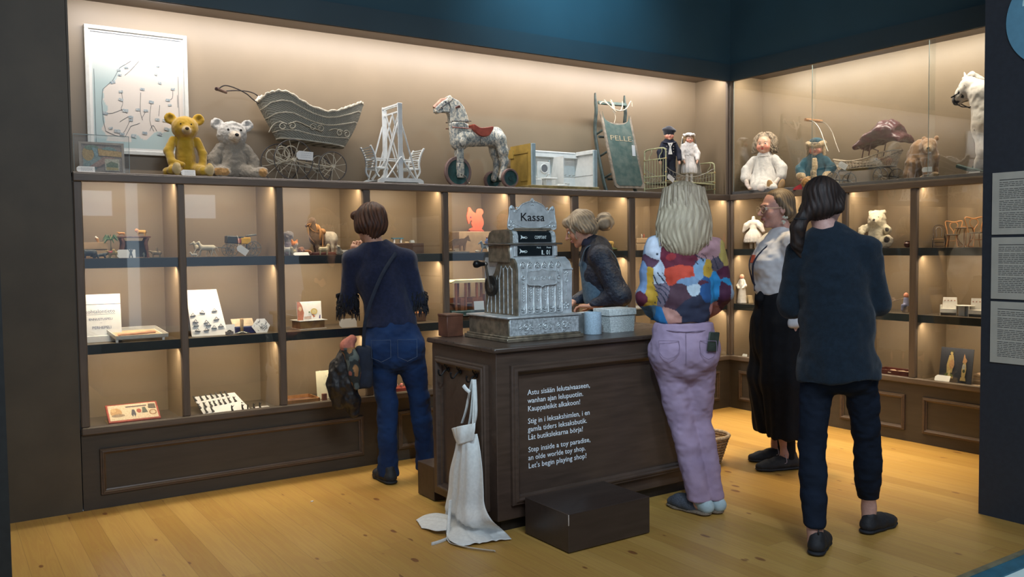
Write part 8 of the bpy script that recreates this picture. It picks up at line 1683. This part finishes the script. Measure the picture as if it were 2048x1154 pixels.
for k in range(110):
    a = rr.uniform(-PI*1.12, .12*PI); x, y = math.cos(a), math.sin(a); r1 = rr.uniform(.93, 1.02); pts = []; z1 = -.17-rr.uniform(.0, .055); w_ = rr.uniform(.004, .012); ph = rr.uniform(0, 6)
    for j in range(6):
        s = j/5; z = .09+(z1-.09)*s; rx = .098+.042*min(1, s*1.3)-.016*max(0, s-.7)*3; ry = .098-.006*s; pts.append(hm @ Vector((x*rx*r1+w_*math.sin(s*6+ph)*s, -.03-.03*s+y*ry*r1*(.92-.1*s), z)))
    L_k.append((pts, rr.uniform(.007, .012), .0018))
tubes_hair(mb, L_k); ob = mb.build('hair_locks', mat('ash_blonde', (.48, .39, .27), .5, col2=(.32, .25, .17), scale=40, bump=.4, bscale=300, stretch=(1, 1, .2)), o, fix=False, ang=3)
# --- woman with glasses and white blouse
J = dict(head=(0, -.035, 1.600), head_rot=(-.10, 0, .05), neck=(0, -.085, 1.445), chest=(0, -.055, 1.29), waist=(0, -.045, 1.10), hip=(0, -.05, .93),
         shL=(-.165, -.075, 1.375), elL=(-.215, -.17, 1.13), wrL=(-.195, -.065, .925), shR=(.165, -.075, 1.375), elR=(.215, -.12, 1.13), wrR=(.18, -.02, .94),
         hiL=(-.085, -.05, .90), knL=(-.09, -.02, .48), anL=(-.10, -.06, .10), hiR=(.085, -.05, .90), knR=(.09, -.06, .48), anR=(.12, -.10, .10), brow=(.16, .11, .07),
         hdL=((.10, .35, -1), (-1, 0, 0), 1, .3), hdR=((-.1, .3, -1), (1, 0, 0), -1, .3))
o, hm = figure('woman in profile with glasses, white blouse, wide black trousers and a dark lanyard', (-1.30, -1.50, 0), -64, J, skin=(.47, .26, .21))
M_WBL = mat('white_cotton', (.60, .62, .66), .85, var=.04, scale=20, bump=.15, bscale=300, sheen=.1)
b = Blob(.035); b.cone((0, -.07, 1.36), (0, -.035, 1.26), .135, .160, sc=(1, .80, 1)); b.cone((0, -.035, 1.26), (0, -.035, 1.14), .160, .145, sc=(1, .85, 1)); b.cone((0, -.035, 1.14), (0, -.045, 1.07), .145, .13, sc=(1, .82, 1)); b.ell((0, .045, 1.275), (.115, .065, .075)); b.cone((0, -.08, 1.435), (0, -.06, 1.36), .062, .11, sc=(1, .95, 1))
for s, sh, el, wr in ((-1, J['shL'], J['elL'], J['wrL']), (1, J['shR'], J['elR'], J['wrR'])):
    sh, el, wr = map(np.array, (sh, el, wr)); b.cone((0, -.07, 1.38), sh, .08, .070); b.chain([sh, (sh+el)/2, el, el+(wr-el)*.6, el+(wr-el)*.86], [.078, .088, .078, .062, .042], k=.03)
    b.cone(el+(wr-el)*.88, wr, .045, .047, k=.006)
b.cut(lambda X: np.where(np.abs(X[..., 0]) < .14, 1.075-X[..., 2], -1)); P_(o, 'blouse', b, M_WBL, .0062, wrinkle(.010, 33, (13, 13, 18)))
M_BLK = mat('black_crepe', (.007, .008, .011), .85, var=.1, bump=.2, bscale=200, spec=.2)
b = Blob(.05); b.cone((0, -.045, 1.115), (0, -.045, 1.02), .125, .150, sc=(1, .82, 1)); b.cone((0, -.045, 1.02), (0, -.045, .80), .150, .19, sc=(1, .80, 1))
for s in (-1, 1): b.chain([(s*.075, -.045, .88), (s*.095, -.035, .55), (s*.105, -.06, .225)], [.130, .128, .112], k=.04)
b.cone((0, .085, .93), (0, .060, .84), .03, .05); b.cut(lambda X: .195-X[..., 2]); b.cut(lambda X: X[..., 2]-1.125)
P_(o, 'wide_trousers', b, M_BLK, .0070, lambda V, N: .006*np.sin(np.arctan2(V[:, 1]+.045, V[:, 0])*15)*np.clip(1.2-V[:, 2], 0, 1)+.006*vnoise(V*12, 3))
b = Blob(.01); b.chain([(math.cos(a)*.122, -.045+math.sin(a)*.104, 1.105+.006*math.sin(a*6)) for a in [2*PI*i/20 for i in range(21)]], .018); b.chain([(-.04, .065, 1.09), (-.05, .095, 1.05), (-.03, .085, .99)], [.02, .026, .010]); P_(o, 'gathered_waistband', b, M_BLK, .005, fold(.003, 60, 60, 20))
for s, y in ((-1, -.10), (1, -.15)):
    b = Blob(.01); b.cone((s*.10, y+.03, .24), (s*.10, y+.02, .07), .043, .040); P_(o, 'sock', b, M_BLK, .006); shoe(o, (s*.10, y-.05, 0), (s*.115, y+.235, 0), M_BLACKSHOE, name='trainer', sole=mat('black_sole', (.015, .016, .02), .6), laces=mat('pale_laces', (.36, .30, .36), .7))
hb = Blob(.018); hb.ell((0, -.034, .040), (.080, .092, .088)); hb.ell((0, -.066, -.02), (.072, .055, .070)); hb.ell((0, -.105, -.065), (.040, .034, .036)); hb.ell((0, .012, .092), (.050, .030, .022))
for s in (-1, 1): hb.cone((s*.066, .010, .060), (s*.074, -.045, -.030), .018, .024)
b = Blob(.018); place(b, hb, hm); im = np.array(hm.inverted()); P_(o, 'hair', b, M_HAIR, .0045, strands(.0014, im, 34, 2), hair_col((.18, .135, .085), (.085, .062, .04), im), relax=1)
M_GFR = mat('clear_frames', (.42, .34, .25), .2, var=.1); mb = MB()
for s in (-1, 1): mb.tube([hm @ Vector((s*.034+math.cos(a)*.026, .103-.004*abs(math.cos(a)), .006+math.sin(a)*.021)) for a in [2*PI*i/20 for i in range(20)]], .0022, 6, closed=True); mb.tube([hm @ Vector(q_) for q_ in ((s*.060, .100, .012), (s*.078, .085, .012), (s*.080, .0, .004), (s*.078, -.012, -.006))], .0022, 6)
mb.tube([hm @ Vector((-.009, .106, .012)), hm @ Vector((0, .110, .014)), hm @ Vector((.009, .106, .012))], .002, 6); g = mb.build('glasses', M_GFR, o)
for s in (-1, 1):
    mb = MB(); mb.raw([hm @ Vector((s*.034+math.cos(a)*.025, .103, .006+math.sin(a)*.020)) for a in [2*PI*i/20 for i in range(20)]], [tuple(range(20))]); mb.build('lens', M_GLASS, g, fix=False)
for s in (-1, 1):
    mb = MB(); rr = random.Random(5); c = hm @ Vector((s*.082, -.010, -.045))
    for k in range(7): p = c+Vector((s*.004, rr.uniform(-.014, .014), -rr.uniform(0, .050))); mb.ball(tuple(p), (.004, rr.uniform(.006, .011), rr.uniform(.005, .009)), 8)
    mb.build('earring', mat('shell_earring', (.48, .50, .42), .35, var=.15, scale=90), o)
mb = MB()
for s in (-1, 1): mb.tube(smoothpts([(s*.045, -.135, 1.425), (s*.075, -.08, 1.430), (s*.070, .035, 1.385), (s*.035, .120, 1.28), (s*.010, .116, 1.17), (.0, .098, 1.125)], 5), .0055, 6, flat=.3)
mb.tube([(0, .098, 1.125), (0, .100, 1.095)], .006, 6); mb.build('lanyard', mat('lanyard_navy', (.012, .015, .035), .6), o)
MB().box((.0, .114, 1.295), (.045, .006, .050), .001, (.25, .0, 0)).build('orange_sticker', mat('orange_sticker', (.50, .09, .045), .6), o)
# --- woman with dark ponytail in the foreground
dy = -.12
J = dict(head=(-.060, dy+.02, 1.565), head_rot=(-.12, 0, -.35), neck=(-.045, dy-.01, 1.43), chest=(-.02, dy, 1.28), waist=(0, dy, 1.06), hip=(.005, dy, .87),
         shL=(-.165, dy, 1.345), elL=(-.205, dy+.04, 1.10), wrL=(-.11, dy+.25, 1.05), shR=(.122, dy, 1.35), elR=(.170, dy+.05, 1.11), wrR=(.05, dy+.25, 1.05),
         hiL=(-.075, dy, .85), knL=(-.105, dy-.04, .46), anL=(-.088, -.27, .10), hiR=(.09, dy, .85), knR=(.135, dy+.12, .47), anR=(.150, .10, .12),
         hdL=((1, .3, .2), (0, 1, .2), 1, .7), hdR=((-1, .3, .2), (0, 1, .2), -1, .7))
o, hm = figure('woman with low dark ponytail, dark navy jumper and trousers, walking at the right', (-2.10, -2.55, 0), 54, J, skin=(.50, .30, .25))
M_DKN = knit('midnight_knit', (.008, .017, .028), 300)
b = Blob(.035); b.cone((-.03, dy, 1.355), (-.015, dy, 1.24), .128, .148, sc=(1, .68, 1)); b.cone((-.015, dy, 1.24), (.0, dy, 1.0), .148, .155, sc=(1, .76, 1)); b.cone((.0, dy, 1.0), (.005, dy, .78), .155, .186, sc=(1, .86, 1)); b.cone((-.045, dy-.005, 1.415), (-.03, dy, 1.35), .066, .12, sc=(1, .85, 1))
for sh, el, wr in ((J['shL'], J['elL'], J['wrL']), (J['shR'], J['elR'], J['wrR'])):
    sh, el, wr = map(np.array, (sh, el, wr)); b.cone((-.03, dy, 1.37), sh, .074, .058); b.chain([sh, el, el+(wr-el)*.9], [.060, .054, .040], k=.025)
b.cut(lambda X: .765-X[..., 2]+.012*np.sin(X[..., 0]*12)); P_(o, 'jumper', b, M_DKN, .0065, wrinkle(.010, 41, (10, 10, 12)))
M_DKT = mat('dark_trousers', (.007, .013, .026), .85, var=.12, scale=12, bump=.3, bscale=300, spec=.2)
b = Blob(.03); b.cone((.0, dy, .90), (.005, dy, .83), .120, .140, sc=(1, .80, 1))
for hi, kn, an, zb_ in ((J['hiL'], J['knL'], J['anL'], .125), (J['hiR'], J['knR'], J['anR'], .165)):
    b.ell((hi[0]*.85, dy-.035, .80), (.080, .07, .09)); b.chain([hi, kn], [.084, .060], k=.02); b.chain([kn, tuple(np.array(kn)*.65+np.array(an)*.35), tuple(np.array(an)+(np.array(kn)-np.array(an))*.38), (an[0], an[1], zb_)], [.060, .062, .056, .048], k=.01)
b.cut(lambda X: np.where(X[..., 0] < .03, .120, .162)-X[..., 2]); P_(o, 'trousers', b, M_DKT, .0065, wrinkle(.006, 45, (15, 15, 22)))
s1 = shoe(o, (-.085, -.335, 0), (-.055, -.080, 0), M_BLACKSHOE, name='shoe', h=.075); s2 = shoe(o, (.125, .050, 0), (.265, .270, 0), M_BLACKSHOE, name='shoe', h=.075)
mb = MB(); mb.ring((-.072, -.305, .105), .012, .003, 'x', 16, 6); mb.build('pull_loop', M_BLACKSHOE, s1)
hb = Blob(.018); hb.ell((0, -.020, .032), (.084, .103, .094)); hb.ell((0, -.055, -.02), (.078, .062, .068)); hb.cone((-.02, -.085, -.035), (-.055, -.105, -.075), .042, .026); hb.ell((0, .060, .068), (.058, .035, .034))
for s in (-1, 1): hb.cone((s*.072, .015, .04), (s*.078, -.03, -.03), .020, .026)
b = Blob(.018); place(b, hb, hm); b2 = [hm @ Vector(q_) for q_ in ((-.055, -.105, -.075), (-.075, -.110, -.12), (-.085, -.095, -.19), (-.075, -.07, -.25))]; b.chain([tuple(q_) for q_ in b2], [.030, .034, .028, .010], k=.01)
im = np.array(hm.inverted()); P_(o, 'hair', b, M_HAIR, .0045, strands(.0014, im, 33, 3), hair_col((.030, .018, .014), (.012, .008, .007), im), relax=1)
mb = MB(); c = hm @ Vector((-.060, -.106, -.080)); mb.ring(tuple(c), .030, .006, 'z', 20, 6); mb.build('hair_tie', mat('black_elastic', (.01, .01, .012), .8), o)
MB().ball(tuple(hm @ Vector((-.084, -.012, -.045))), (.010, .012, .012), 12).build('earring', mat('pearl', (.75, .66, .55), .25), o)
# --- woman behind the counter
J = dict(head=(0, .160, 1.505), head_rot=(-.45, 0, -.05), neck=(0, .075, 1.365), chest=(0, .035, 1.23), waist=(0, -.02, 1.05), hip=(0, -.05, .90),
         shL=(-.165, .040, 1.315), elL=(-.225, -.080, 1.06), wrL=(-.15, .09, .985), shR=(.165, .05, 1.315), elR=(.22, .02, 1.06), wrR=(.10, .20, 1.0),
         hiL=(-.08, -.05, .88), knL=(-.085, -.03, .48), anL=(-.085, -.06, .10), hiR=(.08, -.05, .88), knR=(.085, -.03, .48), anR=(.085, -.04, .10), brow=(.30, .22, .14),
         hdL=((.5, 1, 0), (0, 0, 1), 1, .5), hdR=((-.5, 1, 0), (0, 0, 1), -1, .5))
o, hm = figure('woman with blonde bun, dark quilted jacket and denim pinafore behind the cash register', (-1.80, -.50, 0), -56, J, skin=(.52, .27, .185))
b = Blob(.03); b.cone((0, .045, 1.32), (0, .02, 1.19), .135, .155, sc=(1, .80, 1)); b.cone((0, .02, 1.19), (0, -.02, 1.02), .155, .15, sc=(1, .82, 1)); b.cone((0, .085, 1.405), (0, .055, 1.33), .066, .115, sc=(1, .95, 1))
for sh, el, wr in ((J['shL'], J['elL'], J['wrL']), (J['shR'], J['elR'], J['wrR'])):
    sh, el, wr = map(np.array, (sh, el, wr)); b.cone((0, .05, 1.34), sh, .08, .068); b.chain([sh, el, el+(wr-el)*.9], [.074, .072, .045], k=.03)
b.cut(lambda X: .985-X[..., 2])
M_QUILT = mat('quilted_navy', (.012, .022, .045), .6, col2=(.006, .010, .022), scale=40, bump=.8, bscale=45, dist=.012); P_(o, 'jacket', b, M_QUILT, .0065, wrinkle(.006, 51))
M_DEN = mat('pale_denim', (.075, .135, .20), .85, col2=(.045, .09, .14), scale=60, bump=.3, bscale=300)
b = Blob(.03); b.cone((0, .075, 1.24), (0, .035, 1.06), .115, .14, sc=(1, .80, 1)); b.cone((0, -.02, 1.04), (0, -.04, .45), .155, .24, sc=(1, .82, 1)); b.cut(lambda X: .42-X[..., 2]); P_(o, 'pinafore', b, M_DEN, .007, lambda V, N: .007*np.sin(np.arctan2(V[:, 1], V[:, 0])*17)*np.clip((1.05-V[:, 2])*4, 0, 1))
mb = MB()
for s in (-1, 1): mb.tube(smoothpts([(s*.06, .165, 1.25), (s*.085, .13, 1.37), (s*.095, .03, 1.40), (s*.08, -.075, 1.30), (s*.05, -.115, 1.10)], 5), .014, 6, flat=.3)
mb.build('shoulder_straps', M_DEN, o)
b = Blob(.01); [b.ell((math.cos(a)*.066, .085+math.sin(a)*.062, 1.40+.014*math.sin(a)), (.020, .020, .030)) for a in [2*PI*i/16 for i in range(16)]]; P_(o, 'collar', b, mat('navy_collar', (.018, .024, .055), .8), .006)
for s in (-1, 1): b = Blob(.01); b.cone((s*.085, -.05, .45), (s*.085, -.05, .08), .05, .036); P_(o, 'stocking', b, M_BLK, .007); shoe(o, (s*.085, -.12, 0), (s*.10, .13, 0), M_BLACKSHOE)
hb = Blob(.02); hb.ell((0, -.022, .036), (.086, .102, .092)); hb.ell((0, -.065, -.015), (.078, .058, .065)); hb.ell((0, .058, .078), (.060, .038, .034)); hb.ell((0, -.170, -.030), (.062, .060, .062), k=.008); hb.cone((0, -.09, -.01), (0, -.13, -.02), .035, .030, k=.01)
for s in (-1, 1): hb.cone((s*.070, .025, .05), (s*.078, -.03, -.02), .024, .030); hb.cone((s*.066, .055, .03), (s*.068, .052, -.05), .010, .006)
b = Blob(.02); place(b, hb, hm); im = np.array(hm.inverted()); P_(o, 'hair', b, M_HAIR, .0048, lambda V, N, f=strands(.003, im, 28, 3): f(V, N)+.004*vnoise(V*35, 3), hair_col((.46, .38, .27), (.24, .19, .13), im), relax=1)
mb = MB(); c = hm @ Vector((0, -.118, -.018)); mb.ring(tuple(c), .030, .007, 'y', 20, 6); mb.build('hair_tie', mat('dark_tie', (.03, .02, .02), .8), o)
